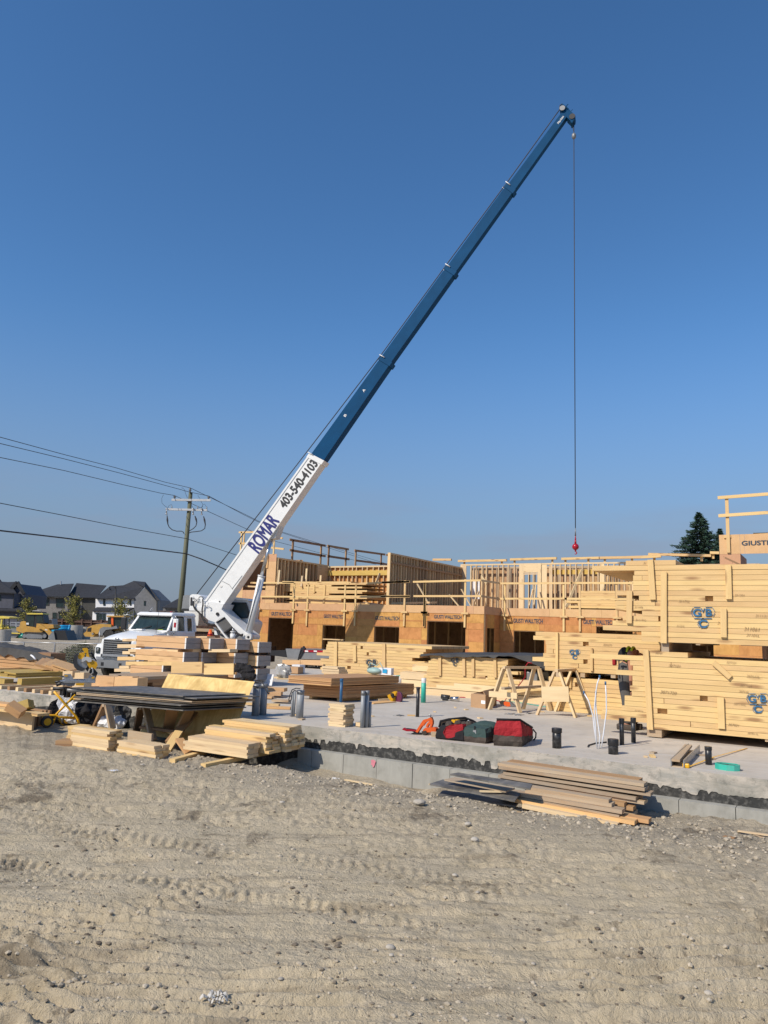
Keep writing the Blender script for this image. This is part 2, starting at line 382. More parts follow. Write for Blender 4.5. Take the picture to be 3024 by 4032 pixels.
def ground_h(X,Y):
    X=np.asarray(X,float); Y=np.asarray(Y,float)
    f=X*CF.x+Y*CF.y; r=X*CR.x+Y*CR.y        # forward / right of the viewpoint
    D=np.hypot(X,Y)
    h=np.zeros_like(X)
    # trench along the footing
    dip=np.exp(-((Y-10.0)/.75)**2)*sst(X,-9.2,-7.2)
    along=.10+.20*np.exp(-((X+6.0)/1.5)**2)-.05*sst(X,-3,0)
    h-=dip*along*(.75+.5*fbm(X,Y,1.3,3,5))
    h+=np.exp(-((Y-9.1-.12*np.sin(X*1.7))/.33)**2)*.07*sst(X,-8.0,-7.0)*(1-sst(X,-4.5,-3.6))*(.3+1.2*fbm(X,Y,2.2,3,9))
    h-=.5*sst(Y,9.3,10.2)*(1-sst(X,-8.6,-7.8))*sst(X,-10.4,-9.5)
    # far yard lies lower
    h-=.75*sst(D,22,38)*(1-sst(D,50,75))*sst(-X,12,24)
    h-=.15*sst(D,50,75)
    near=1-sst(D,14,30)
    h+=near*(.10*(fbm(X,Y,.45,3,21)-.5)+.035*(fbm(X,Y,1.7,4,3)-.5))
    # churned soil: rough patches
    rough=sst(fbm(X,Y,.55,3,40),.42,.62)
    rid=1-np.abs(2*fbm(X,Y,4.6,3,50,.6)-1)
    h+=near*(.012+.060*rough)*(rid-.72)*sst(rid,.35,.75)
    fine=1-np.abs(2*fbm(X,Y,11,3,60,.6)-1)
    h+=near*(.008+.022*rough)*(fine-.7)
    st_=fbm(f*5.5+.8*np.sin(r*.9),r*.9,1.,3,66); h+=near*.07*sst(fbm(X,Y,.8,2,67),.35,.6)*np.clip(1-np.abs(2*st_-1)-.6,-.2,1)
    s2=fbm(f*2.6+.5*np.sin(r*1.3),r*.35,1.,4,68,.6); h+=near*.07*(s2-.5)
    # cleat marks left by a tracked machine: arcs round two centres
    def arcs(cf,cr,r0,r1,per,amp,sd,a0=-4,a1=4):
        df=f-cf; dr=r-cr; rr=np.hypot(df,dr)+.05*fbm(X,Y,2.,2,sd)+.03*fbm(X,Y,8.,2,sd+3); 
        m=sst(rr,r0,r0+.3)*(1-sst(rr,r1-.3,r1))*sst(fbm(X,Y,.9,3,sd+7),.36,.52)*sst(dr,a0,a0+.4)*(1-sst(dr,a1-.4,a1))
        s=np.sin(2*np.pi*rr/per); return m*amp*(np.clip(s,-.3,1)+.15)
    h+=arcs(9.5,1.2,3.6,6.0,.15,.034,70,-.2,2.6)
    h+=arcs(14.5,-.9,8.6,11.0,.145,.030,80,-2.4,1.2)
    h+=arcs(-2.0,-6.0,6.6,8.4,.16,.030,90,0,4.6)
    # tyre lugs along curved paths
    def lugs(pts,wid,per,amp,sd):
        out=np.zeros_like(h); s0=0
        for (a,b),(c,d) in zip(pts[:-1],pts[1:]):
            L=math.hypot(c-a,d-b); ux,uy=(c-a)/L,(d-b)/L
            s=(f-a)*ux+(r-b)*uy; t=-(f-a)*uy+(r-b)*ux
            ins=(s>=0)&(s<L)&(np.abs(t)<wid)
            edge=1-sst(np.abs(t),wid*.75,wid)
            ph=(s+s0)/per+np.abs(t)*2.2+(t>0)*.5
            q=.62*np.clip(np.sin(2*np.pi*ph)*3.2,-1,1)
            out=np.where(ins,amp*edge*(q*.6-.35)*(.6+.8*fbm(X,Y,3,2,sd)),out); s0+=L
        return out
    k=near*(1-.6*rough)
    k=k*sst(fbm(X,Y,1.1,3,91),.32,.50)
    h+=k*lugs([(6.9,-3.2),(6.5,-2.0),(6.1,-.6),(5.7,.5)],.13,.10,.028,31)
    h+=k*lugs([(8.9,-4.6),(8.2,-3.4),(7.6,-2.6),(7.0,-2.2)],.24,.12,.030,36)
    h+=k*lugs([(6.2,.2),(6.6,1.2),(7.2,2.0),(8.1,2.6)],.22,.12,.022,37)
    h+=k*lugs([(8.0,-3.6),(7.4,-1.6),(6.9,.2),(6.6,.9)],.20,.11,.022,32)
    h+=k*lugs([(5.2,-2.6),(5.9,-1.6),(6.7,-1.2)],.22,.12,.022,33)
    h+=k*lugs([(8.9,-1.0),(8.0,.9),(6.9,2.4),(6.0,3.6)],.22,.18,.022,34)
    h+=k*lugs([(9.3,-5.0),(8.8,-3.0),(8.4,-1.2)],.25,.18,.026,35)
    return h
def gz(x,y): return float(ground_h(np.array([x]),np.array([y]))[0])
def build_ground():
    ths=[]; a=-36.
    while a<=36.: ths.append(a); a+=.118
    b=36.+5
    while b<360-36-2: ths.append(b); b+=7
    rs=[.6,1.2,1.8]; r=2.3
    while r<13: rs.append(r); r+=max(.0125,r*r/1500.)
    while r<90: rs.append(r); r*=1.06
    while r<6000: rs.append(r); r*=1.35
    T=np.radians(np.array(ths)); Rr=np.array(rs)
    RR,TT=np.meshgrid(Rr,T,indexing='ij')
    Fv=RR*np.cos(TT); Rt=RR*np.sin(TT)
    X=Fv*CF.x+Rt*CR.x; Y=Fv*CF.y+Rt*CR.y
    Z=ground_h(X,Y)
    n,m=RR.shape
    Z=np.where((Y>10.6)&(Y<60)&(X>-40)&(X<20),np.minimum(Z,-.3),Z)
    co=np.stack([X,Y,Z],-1).reshape(-1,3); co=np.vstack([co,[[0,0,0]]])
    i=np.arange(n-1)[:,None]; j=np.arange(m)[None,:]; j2=(j+1)%m
    q=np.stack([i*m+j+0*j2,(i+1)*m+j,(i+1)*m+j2,i*m+j2],-1).reshape(-1,4)
    me=bpy.data.meshes.new('ground')
    nf=len(q); tri=[(n*m,k,(k+1)%m) for k in range(m)]
    me.vertices.add(len(co)); me.vertices.foreach_set('co',co.ravel())
    loops=np.concatenate([q.ravel(),np.array(tri).ravel()])
    me.loops.add(len(loops)); me.loops.foreach_set('vertex_index',loops)
    st=np.concatenate([np.arange(nf)*4,nf*4+np.arange(m)*3]); 
    me.polygons.add(nf+m); me.polygons.foreach_set('loop_start',st)
    me.update(calc_edges=True); me.validate()
    me.polygons.foreach_set('use_smooth',[True]*len(me.polygons))
    t=NT('site_dirt'); t.b.inputs['Roughness'].default_value=.95; t.b.inputs['Specular IOR Level'].default_value=.15
    P=t.geo()
    a=t.noise(P,.55,6,.6); b=t.noise(P,3.2,7,.68); c=t.noise(P,38,5,.7); d=t.noise(P,1.3,6,.65,.6)
    sand=t.mix(t.ramp(a,[(.38,0),(.62,1)]),(.59,.495,.335),(.48,.40,.27))
    sand=t.mix(t.ramp(b,[(.35,0),(.7,1)]),sand,(.60,.51,.365))
    grey=t.mix(t.ramp(c,[(.3,0),(.7,1)]),(.27,.235,.18),(.42,.37,.29))
    sp=t.new('ShaderNodeSeparateXYZ'); t.link(P,sp.inputs[0])
    # gravelly grey strip nearer the slab
    strip=t.ramp(t.math('ADD',sp.outputs[1],t.math('MULTIPLY',t.math('SUBTRACT',a,.5),3.0)),[(0,0),(1,1)])
    mr=t.new('ShaderNodeMapRange'); mr.inputs['From Min'].default_value=7.4; mr.inputs['From Max'].default_value=8.8
    t.link(t.math('ADD',sp.outputs[1],t.math('MULTIPLY',t.math('SUBTRACT',d,.5),3.0)),mr.inputs[0])
    cc=t.mix(t.math('MULTIPLY',mr.outputs[0],.72),sand,grey)
    damp=t.ramp(t.noise(P,1.05,8,.72,.4),[(.57,0),(.635,1)])
    cc=t.mix(t.math('MULTIPLY',damp,.7),cc,(.15,.12,.085))
    dp2=t.ramp(t.noise(P,6,6,.75,.6),[(.60,0),(.68,1)]); cc=t.mix(t.math('MULTIPLY',dp2,.55),cc,(.13,.10,.075))
    vp=t.map(P,(1,1,1),rot=(0,0,-YAW)); stk=t.ramp(t.noise(t.map(vp,(.55,4.6,1)),1.15,7,.68,.9),[(.54,0),(.66,1)]); cc=t.mix(t.math('MULTIPLY',stk,.5),cc,(.20,.16,.115))
    stl=t.ramp(t.noise(t.map(vp,(.8,6.5,1)),1.3,5,.6,.7),[(.55,0),(.7,1)]); cc=t.mix(t.math('MULTIPLY',stl,.4),cc,(.62,.53,.39))
    sp2=t.ramp(t.noise(P,75,3,.6),[(.62,0),(.72,1)]); cc=t.mix(t.math('MULTIPLY',sp2,.35),cc,(.46,.42,.35))
    dk=t.ramp(t.noise(P,52,4,.7),[(.3,1),(.4,0)]); cc=t.mix(t.math('MULTIPLY',dk,.35),cc,(.13,.11,.085))
    t.col(cc)
    hh=t.math('ADD',t.math('MULTIPLY',c,.6),t.math('MULTIPLY',t.noise(P,120,4,.7),.4))
    t.bump(t.math('ADD',hh,t.math('MULTIPLY',t.noise(P,13,6,.7,.5),1.6)),.85,.035)
    me.materials.append(t.m)
    o=bpy.data.objects.new('ground',me); COL.objects.link(o); tag(o,kind='structure')
build_ground()
# ---------------------------------------------------------------- stones
def stone(mb,c,r,fl=.6,mi=0):
    sub=[(0,0,1),(0,0,-1)]+[(math.cos(t*1.2566),math.sin(t*1.2566),.45) for t in range(5)]+[(math.cos(t*1.2566+.63),math.sin(t*1.2566+.63),-.45) for t in range(5)]
    P=[Vector((x*random.uniform(.7,1.15),y*random.uniform(.7,1.15),z*fl*random.uniform(.7,1.1)))*r for x,y,z in sub]
    q=Matrix.Rotation(random.uniform(0,6.28),3,'Z'); P=[Vector(c)+q@p for p in P]
    fs=[(0,2+i,2+(i+1)%5) for i in range(5)]+[(1,7+(i+1)%5,7+i) for i in range(5)]
    for i in range(5):
        fs.append((2+i,7+i,2+(i+1)%5)); fs.append((7+i,7+(i+1)%5,2+(i+1)%5))
    b=len(mb.V); mb.V+=[p-mb.off for p in P]; rn=random.random()
    for f in fs:
        mb.F.append(tuple(b+k for k in f)); mb.UV.append([(0,0)]*3); mb.M.append(mi); mb.R.append(rn); mb.S.append(False)
def stone_mat(name,c1,c2):
    t=NT(name); t.b.inputs['Roughness'].default_value=.9
    cc=t.mix(t.attr(),c1,c2); n=t.noise(t.c.outputs['Object'],25,4,.6)
    t.col(t.mix(t.math('MULTIPLY',n,.5),cc,lighten(c1,.6))); return t.m
M['peb']=stone_mat('pebbles',(.40,.34,.25),(.56,.49,.38))
M['clod']=stone_mat('damp_soil_clods',(.12,.095,.068),(.33,.275,.20))
M['rock']=stone_mat('pale_rock',(.40,.36,.30),(.52,.48,.41))
pe=MB(); cl=MB()
LP=[]
for k in range(4200):
    p=hz(random.uniform(-60,3090),2960+1090*random.random()**1.15); D=math.hypot(p.x,p.y)
    if p.y<9.9 and random.random()<(max(0,float(fbm(np.array([p.x]),np.array([p.y]),.9,2,140)[0])-.38)*5): LP.append((0,p.x,p.y,(.004+.012*random.random()**5)*(1+.07*D),.7))
for k in range(1700):
    x,y=random.uniform(-9,1),random.gauss(9.1,.6)
    if y<10.2: LP.append((0,x,y,.012+.022*random.random()**3,.7))
cc=[(random.uniform(-50,3080),random.uniform(3300,4040)) for _ in range(5)]+[(1250,3500),(1780,3480),(1400,3590),(750,3560),(2100,3640),(2500,3800),(300,3700),(620,3820),(1140,3980)]
for cx,cy in cc:
    for k in range(random.randint(10,34)):
        p=hz(cx+random.gauss(0,110),cy+random.gauss(0,28)); LP.append((1,p.x,p.y,.006+.022*random.random()**4,.5))
for k in range(1100):
    p=hz(random.uniform(-50,3080),random.uniform(3100,4040)); LP.append((1,p.x,p.y,.006+.012*random.random()**3,.6))
LZ=ground_h([q[1] for q in LP],[q[2] for q in LP])
for (k,x,y,r,fl),z in zip(LP,LZ): stone(cl if k else pe,(x,y,float(z)+r*.12),r,fl)
tag(pe.build('gravel',M['peb']),'loose pale pebbles scattered over the dirt','gravel',kind='stuff')
tag(cl.build('soil_clods',M['clod']),'dark damp crumbs of soil turned up from the dirt','soil',kind='stuff')
for i,(x,y,w) in enumerate([(1535,3735,42),(1540,3790,24),(1790,3452,28),(1870,3320,38),(1715,3305,26),(1843,3250,34),(2790,3915,34),(1110,3155,26),(560,3018,20),(1880,3540,18),(1650,3175,60),(2160,3715,22),(1105,3875,24),(2100,3810,20)]):
    p=hz(x,y); D=math.hypot(p.x,p.y); r=w/3000*math.hypot(D,H)/2; p.z=gz(p.x,p.y)
    m=MB(); stone(m,p+Vector((0,0,r*.3)),r,.65)
    o=solo('rock','pale fist sized stone lying loose on the foreground dirt','stone',m,M['rock'],'larger stones on the dirt')
    md=o.modifiers.new('sub','SUBSURF'); md.levels=md.render_levels=1
def scrap(name,label,x,y,w,h,mat,z0=None,n=9,ht=.03):
    p=hz(x,y); p.z=gz(p.x,p.y); D=math.hypot(p.x,p.y,H); a=w/3000*D/2; b=a*.7
    m=MB(); g=[[Vector((p.x,p.y,p.z+.012))+CR*((i/n-.5)*2*a*random.uniform(.85,1.05))+CF*((j/n-.5)*2*b)+Vector((0,0,random.uniform(0,ht)*(1 if 0<i<n and 0<j<n else .3))) for i in range(n+1)] for j in range(n+1)]
    for j in range(n):
        for i in range(n):
            u,v=(i+.5)/n-.5,(j+.5)/n-.5
            if u*u+v*v>.2+random.uniform(-.02,.03): continue
            m.face([g[j][i],g[j][i+1],g[j+1][i+1],g[j+1][i]])
    o=solo(name,label,'litter',m,mat); md=o.modifiers.new('t','SOLIDIFY'); md.thickness=.004; md=o.modifiers.new('s','SUBSURF'); md.levels=md.render_levels=2
scrap('crumpled_paper','crumpled white lump of plaster bag in the near dirt',842,3930,100,60,M['litter'],ht=.055)
scrap('paper_scrap','flat white paper scrap on dirt in front of the short lumber piles',443,3048,44,10,M['paper'],ht=.01,n=5)
scrap('paper_scrap','white paper scrap on the dirt bank below the footing',1325,3010,30,22,M['paper'],ht=.04,n=5)
# ---------------------------------------------------------------- concrete slab, membrane, footing
YS=10.47
def conc(name,ragged=False):
    t=NT(name); t.b.inputs['Roughness'].default_value=.8; t.b.inputs['Specular IOR Level'].default_value=.3
    P=t.geo()
    a=t.noise(P,.9,6,.62,.8); b=t.noise(P,7,6,.6); c=t.noise(t.map(P,(1,1,4)),2.2,7,.7,1.0)
    cc=t.mix(t.ramp(a,[(.35,0),(.65,1)]),(.55,.495,.415),(.44,.395,.335))
    cc=t.mix(t.math('MULTIPLY',t.ramp(b,[(.3,0),(.7,1)]),.35),cc,(.55,.52,.465))
    if ragged:
        cc=t.mix(t.math('MULTIPLY',t.ramp(c,[(.42,0),(.60,1)]),.75),cc,(.30,.295,.265))
        cc=t.mix(t.math('MULTIPLY',t.ramp(t.noise(P,1.3,5,.6),[(.5,0),(.62,1)]),.6),cc,(.20,.20,.17))
        cc=t.mix(t.math('MULTIPLY',t.ramp(t.noise(P,9,8,.75),[(.52,0),(.62,1)]),.45),cc,(.13,.13,.115))
        cc=t.mix(t.math('MULTIPLY',t.ramp(t.noise(P,4,6,.7,1),[(.56,0),(.62,1)]),.5),cc,(.40,.39,.36))
    else:
        cc=t.mix(t.math('MULTIPLY',t.ramp(t.noise(P,.35,4,.6),[(.45,0),(.65,1)]),.45),cc,(.42,.385,.335))
        cc=t.mix(t.math('MULTIPLY',t.ramp(t.noise(t.map(P,(.7,3,1)),1.6,5,.7,1),[(.5,0),(.66,1)]),.35),cc,(.57,.56,.54))
    if not ragged:
        cc=t.mix(t.math('MULTIPLY',t.ramp(t.noise(P,1.9,8,.75,1.4),[(.56,0),(.64,1)]),.35),cc,(.27,.25,.225))
        cc=t.mix(t.math('MULTIPLY',t.ramp(t.noise(P,11,5,.7),[(.64,0),(.70,1)]),.5),cc,(.62,.50,.34))
    t.col(cc); t.bump(t.math('ADD',b,t.noise(P,60,4,.6)),.35,.008); return t.m
M['slabtop']=conc('trowelled_concrete'); M['slabedge']=conc('formed_concrete',True)
def footmat():
    t=NT('footing_concrete'); t.b.inputs['Roughness'].default_value=.85; P=t.geo()
    st=t.noise(t.map(P,(4,1,.8)),2,5,.65)
    cc=t.mix(t.ramp(st,[(.3,0),(.7,1)]),(.37,.365,.33),(.29,.285,.255))
    cc=t.mix(t.math('MULTIPLY',t.ramp(t.noise(P,3,6,.7),[(.5,0),(.7,1)]),.5),cc,(.17,.165,.14))
    t.col(cc); t.bump(t.noise(P,50,4,.6),.3,.006); return t.m
M['foot']=footmat()
M['membrane']=plain('waterproof_membrane',(.028,.028,.026),.6,var=.5,scale=6,dirt=(.22,.21,.19),bump=.5,bs=25)
sl=thing('concrete_foundation','long grey concrete floor slab with dark membrane and footing below its edge','foundation',(-8,YS,0))
m=MB((-8,YS,0))
m.prism([(-42,YS+.004,.45),(7,YS+.004,.45),(7,33,.45),(-18.5,33,.45),(-18.5,15.5,.45),(-42,15.5,.45)],(0,0,-.15)); m.build('slab',M['slabtop'],sl)
# formed edge with ragged slurry line: one strip mesh
m=MB((-8,YS,0)); X0,X1=-42,7; n=2600; rr=random.Random(3)
xs=np.linspace(X0,X1,n); rag=.155+.05*fbm(xs,xs*0,.7,3,5)+.05*(fbm(xs,xs*0+3,9,3,8)-.5)+.016*(fbm(xs,xs*0+9,26,2,2)-.5)
drip=sst(vn(xs*14,xs*0+5,77),.72,.9)*.10*vn(xs*3,xs*0+5,7); low=sst(xs,-2.9,-1.6)*.02
zz=.45-rag-drip-low-.02
zz=np.where(xs<-12,.45-.19-.1*fbm(xs,xs*0,1.2,3,6),zz)
for i in range(n-1):
    a,b=xs[i],xs[i+1]; za,zb=zz[i],zz[i+1]
    m.face([(a,YS,za),(b,YS,zb),(b,YS,.45),(a,YS,.45)])
    m.face([(a,YS,za),(a,YS+.012,za),(b,YS+.012,zb),(b,YS,zb)])
m.face([(X0,YS,.45),(X1,YS,.45),(X1,YS+.004,.45),(X0,YS+.004,.45)])
m.build('formed_edge',M['slabedge'],sl)
m=MB((-8,YS,0)); m.bx(X0,X1,YS+.010,YS+.2,-.6,.299); m.build('membrane',M['membrane'],sl)
fx=px(1176,2944,-7.68).x
edges=[-7.68]
for x,y in ((1228,2950),(1353,2967),(1484,2984),(1625,3002),(1771,3022),(1925,3040)): edges.append(py(x,y,10.33).x)
while edges[-1]<-2.6: edges.append(edges[-1]+.62)
for x,y in ((2672,3150),(2896,3180)): edges.append(py(x,y,10.33).x)
while edges[-1]<6: edges.append(edges[-1]+.66)
edges=sorted(set(edges))
for a,b in zip(edges[:-1],edges[1:]):
    if b-a<.1: continue
    m=MB((-8,YS,0)); m.bx(a+.004,b-.004,10.33+random.uniform(-.006,.006),YS+.009,-.6,.105); m.build('footing_block',M['foot'],sl)
m=MB((-8,YS,0)); m.bx(-42,-13.2,10.36,YS+.009,-.6,.10); m.build('footing_block',M['foot'],sl)
# pink survey paint on the footing
q=py(1470,3003,10.32); m=MB((-8,YS,0))
pts=[q+Vector((.05*math.cos(t*.52)*random.uniform(.5,1.1),-.006,.07*math.sin(t*.52)*random.uniform(.5,1.1))) for t in range(12)]
m.prism(pts,(0,.003,0)); m.build('paint_mark',M['pink'],sl)
# ---------------------------------------------------------------- light, sky, camera
SUN_AZ=math.atan2(-.34,-.94); SUN_EL=RD(40)
sd=Vector((-.34,-.94,0)).normalized()*math.cos(SUN_EL)+Vector((0,0,math.sin(SUN_EL)))
L=bpy.data.lights.new('sun','SUN'); L.energy=4.7; L.angle=RD(.5); L.color=(1,.90,.76)
lo=bpy.data.objects.new('sun',L); COL.objects.link(lo); lo.rotation_euler=sd.to_track_quat('Z','Y').to_euler()
W=bpy.data.worlds.new('World'); scene.world=W; W.use_nodes=True
nt=W.node_tree; bg=nt.nodes['Background']; sky=nt.nodes.new('ShaderNodeTexSky'); sky.sky_type='NISHITA'; sky.sun_disc=False
sky.sun_elevation=SUN_EL; sky.sun_rotation=math.atan2(sd.x,sd.y); sky.air_density=1.0; sky.dust_density=.6; sky.ozone_density=3; sky.altitude=1000
bg.inputs['Strength'].default_value=.12
def WN(t,**k):
    n=nt.nodes.new(t)
    for a,v in k.items(): setattr(n,a,v)
    return n
lk=nt.links.new
tc=WN('ShaderNodeTexCoord'); sz=WN('ShaderNodeSeparateXYZ'); lk(tc.outputs['Generated'],sz.inputs[0])
hs=WN('ShaderNodeHueSaturation'); hs.inputs['Saturation'].default_value=1.2; hs.inputs['Value'].default_value=1.32; lk(sky.outputs[0],hs.inputs['Color'])
mr=WN('ShaderNodeMapRange'); mr.inputs['From Min'].default_value=-.02; mr.inputs['From Max'].default_value=.40; mr.inputs['To Min'].default_value=.96; mr.inputs['To Max'].default_value=0; mr.interpolation_type='SMOOTHSTEP'; lk(sz.outputs[2],mr.inputs[0])
mx=WN('ShaderNodeMix',data_type='RGBA'); lk(mr.outputs[0],mx.inputs[0]); lk(hs.outputs[0],mx.inputs[6]); mx.inputs[7].default_value=(1.7,2.15,2.95,1)
# thin distant cloud just above the horizon
mp=WN('ShaderNodeMapping'); mp.inputs['Scale'].default_value=(1.6,1.6,9); lk(tc.outputs['Generated'],mp.inputs[0])
ns=WN('ShaderNodeTexNoise'); ns.inputs['Scale'].default_value=2.2; ns.inputs['Detail'].default_value=6; ns.inputs['Roughness'].default_value=.55; lk(mp.outputs[0],ns.inputs['Vector'])
cr=WN('ShaderNodeValToRGB'); cr.color_ramp.elements[0].position=.47; cr.color_ramp.elements[1].position=.68; lk(ns.outputs[0],cr.inputs[0])
b1=WN('ShaderNodeMapRange'); b1.inputs['From Min'].default_value=.03; b1.inputs['From Max'].default_value=.09; lk(sz.outputs[2],b1.inputs[0])
b2=WN('ShaderNodeMapRange'); b2.inputs['From Min'].default_value=.13; b2.inputs['From Max'].default_value=.19; b2.inputs['To Min'].default_value=1; b2.inputs['To Max'].default_value=0; lk(sz.outputs[2],b2.inputs[0])
q1=WN('ShaderNodeMath',operation='MULTIPLY'); lk(b1.outputs[0],q1.inputs[0]); lk(b2.outputs[0],q1.inputs[1])
q2=WN('ShaderNodeMath',operation='MULTIPLY'); lk(q1.outputs[0],q2.inputs[0]); lk(cr.outputs[0],q2.inputs[1])
q3=WN('ShaderNodeMath',operation='MULTIPLY'); lk(q2.outputs[0],q3.inputs[0]); q3.inputs[1].default_value=.42
mc=WN('ShaderNodeMix',data_type='RGBA'); lk(q3.outputs[0],mc.inputs[0]); lk(mx.outputs[2],mc.inputs[6]); mc.inputs[7].default_value=(2.5,2.75,3.6,1)
lk(mc.outputs[2],bg.inputs[0])
cam=bpy.data.cameras.new('camera'); co=bpy.data.objects.new('camera',cam); COL.objects.link(co); scene.camera=co
co.location=(0,0,H); co.rotation_euler=RC.to_euler(); cam.sensor_fit='VERTICAL'; cam.sensor_height=36; cam.lens=3000/4032*36; cam.clip_end=20000; cam.clip_start=.05
scene.view_settings.view_transform='Standard'; scene.view_settings.look='None'; scene.view_settings.gamma=1; scene.view_settings.exposure=-.06
# ---------------------------------------------------------------- building under construction
YB=32.5
def P3(cx,cy): return (900+.4822*cx,2050+.4822*cy)   # reading aids for two enlargements of the photograph
def P4(cx,cy): return (1500+.6028*cx,2100+.6028*cy)
ZD=py(1500,2379,YB).z                                 # deck height
ZR=ZD-.36
def quadwall(mb,f,xs0,xs1,z0,z1,holes,t,step=1.22,rows=(0,),mi=0):
    """sheathing on a plane: f(s,z,d)->point, s along wall, d depth; holes are (s0,s1,z0,z1)"""
    cs=sorted(set([xs0,xs1]+[h[k] for h in holes for k in (0,1)]+list(np.arange(xs0+step*.6,xs1,step))))
    rs=sorted(set([z0,z1]+[h[k] for h in holes for k in (2,3)]+[r for r in rows if z0<r<z1]))
    for a,b in zip(cs[:-1],cs[1:]):
        if b-a<.01: continue
        for c,d in zip(rs[:-1],rs[1:]):
            if d-c<.01: continue
            mx,mz=(a+b)/2,(c+d)/2
            if any(h[0]<mx<h[1] and h[2]<mz<h[3] for h in holes): continue
            e=.0025
            P=[f(a+e,c+e,0),f(b-e,c+e,0),f(b-e,c+e,t),f(a+e,c+e,t),f(a+e,d-e,0),f(b-e,d-e,0),f(b-e,d-e,t),f(a+e,d-e,t)]
            mb.mesh8(P,mi,.5+random.uniform(-.5,.5)*.9)
bld=thing('framed_building','large wooden building shell under construction with stencilled plywood ground floor','building',(-14,YB,0))
BO=(-14,YB,0)
XC=py(1905,2420,YB).x                    # right corner of the front block
YC=px(1970,2440,XC).y                    # face of the set back block
X0=py(925,2450,YB).x
def rect(x0,y0,x1,y1,Y=YB):
    a=py(x0,y1,Y); b=py(x1,y1,Y); c=py((x0+x1)/2,y0,Y); return (a.x,b.x,a.z,c.z)
def rectz(x0,x1,y0,zb,Y=YB):
    a=py(x0,(y0+2540)/2,Y); b=py(x1,(y0+2540)/2,Y); c=py((x0+x1)/2,y0,Y); return (a.x,b.x,zb,c.z)
ZF=.45
holesA=[rectz(1055,1154,2432,ZF),rect(1266,2461,1357,2556),rect(1470,2466,1569,2560),rectz(1681,1833,2446,ZF)]
seams=(ZF+.55,ZF+1.2)
m=MB(BO); quadwall(m,lambda s,z,d:(s,YB+d,z),X0,XC,ZF,ZR,holesA,.02,rows=seams)
m.build('wall_sheathing',M['sheath'],bld)
m=MB(BO); hB=[(px(1918,2500,XC).y,px(1946,2500,XC).y,ZF,px(1930,2474,XC).z)]
quadwall(m,lambda s,z,d:(XC-d,s,z),YB,YC+.02,ZF,ZR,hB,.02,rows=seams); m.build('wall_sheathing',M['sheath'],bld)
XE=9.
holesC=[rectz(2022,2143,2484,ZF,YC)]
for k in range(4):
    a=py(2143,2500,YC).x+2.4+k*3.6; holesC.append((a,a+1.6,ZF+.9,ZF+2.1))
m=MB(BO); quadwall(m,lambda s,z,d:(s,YC+d,z),XC-.02,XE,ZF,ZR,holesC,.02,rows=seams); m.build('wall_sheathing',M['sheath'],bld)
# rim band, proud of the sheathing
m=MB(BO)
x=X0
while x<XC:
    b=min(x+2.4,XC+.03); m.bx(x+.003,b-.003,YB-.022,YB+.03,ZR-.02,ZD-.02); x=b if b<XC else 1e9
m.build('rim_board',M['rimply'],bld)
m=MB(BO); m.bx(XC+.003,XC+.03,YB+.031,YC-.023,ZR-.02,ZD-.02,grain=1); m.build('rim_board',M['rimply'],bld)
m=MB(BO); x=XC+.031
while x<XE: b=x+2.4; m.bx(x+.003,b-.003,YC-.022,YC+.03,ZR-.02,ZD-.02); x=b
m.build('rim_board',M['rimply'],bld)
# deck (doubles as the ceiling over the dark interior)
m=MB(BO); m.bx(X0,XC-.001,YB+.031,60,ZD-.05,ZD-.018); m.bx(XC+.001,XE,YC+.031,60,ZD-.05,ZD-.018)
m.build('deck',M['osb'],bld)
# interior partition with studs
m=MB(BO); m.bx(X0,XE,YB+9,YB+9.1,ZF,ZD-.06); m.build('partition',M['osb'],bld)
nst=[0]
def stud(mb_p0,p1,w=.038,d=.14,mat='lumber_stud',parent=None,name='stud'):
    m=MB(BO); m.beam(mb_p0,p1,w,d,up=(0,1,0)); m.build(name,M[mat],parent or bld); nst[0]+=1
ip=MB(BO)
for x in np.arange(X0+.5,XE,.8): ip.bx(x,x+.038,YB+4.5,YB+4.64,ZF,ZD-.06,grain=2)
for x in np.arange(X0+.3,XC,.405):
    if not any(h[0]-.02<x<h[1] for h in holesA): ip.bx(x,x+.038,YB+.03,YB+.17,ZF,ZD-.06,grain=2)
o=ip.build('interior_studs',M['lumber_stud'],bld); o['kind']='stuff'
# jamb studs and sills of the openings
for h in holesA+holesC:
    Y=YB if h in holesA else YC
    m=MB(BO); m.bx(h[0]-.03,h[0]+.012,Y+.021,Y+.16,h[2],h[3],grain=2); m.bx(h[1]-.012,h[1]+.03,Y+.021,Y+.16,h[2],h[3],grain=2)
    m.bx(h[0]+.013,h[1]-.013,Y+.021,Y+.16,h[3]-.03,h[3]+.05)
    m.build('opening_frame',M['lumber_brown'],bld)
a=py(1270,2514,YB+.06); b=py(1357,2516,YB+.06); m=MB(BO); m.bx(a.x+.03,b.x-.02,YB+.03,YB+.14,a.z-.06,a.z+.0); m.build('sill',M['lumber_stud'],bld)
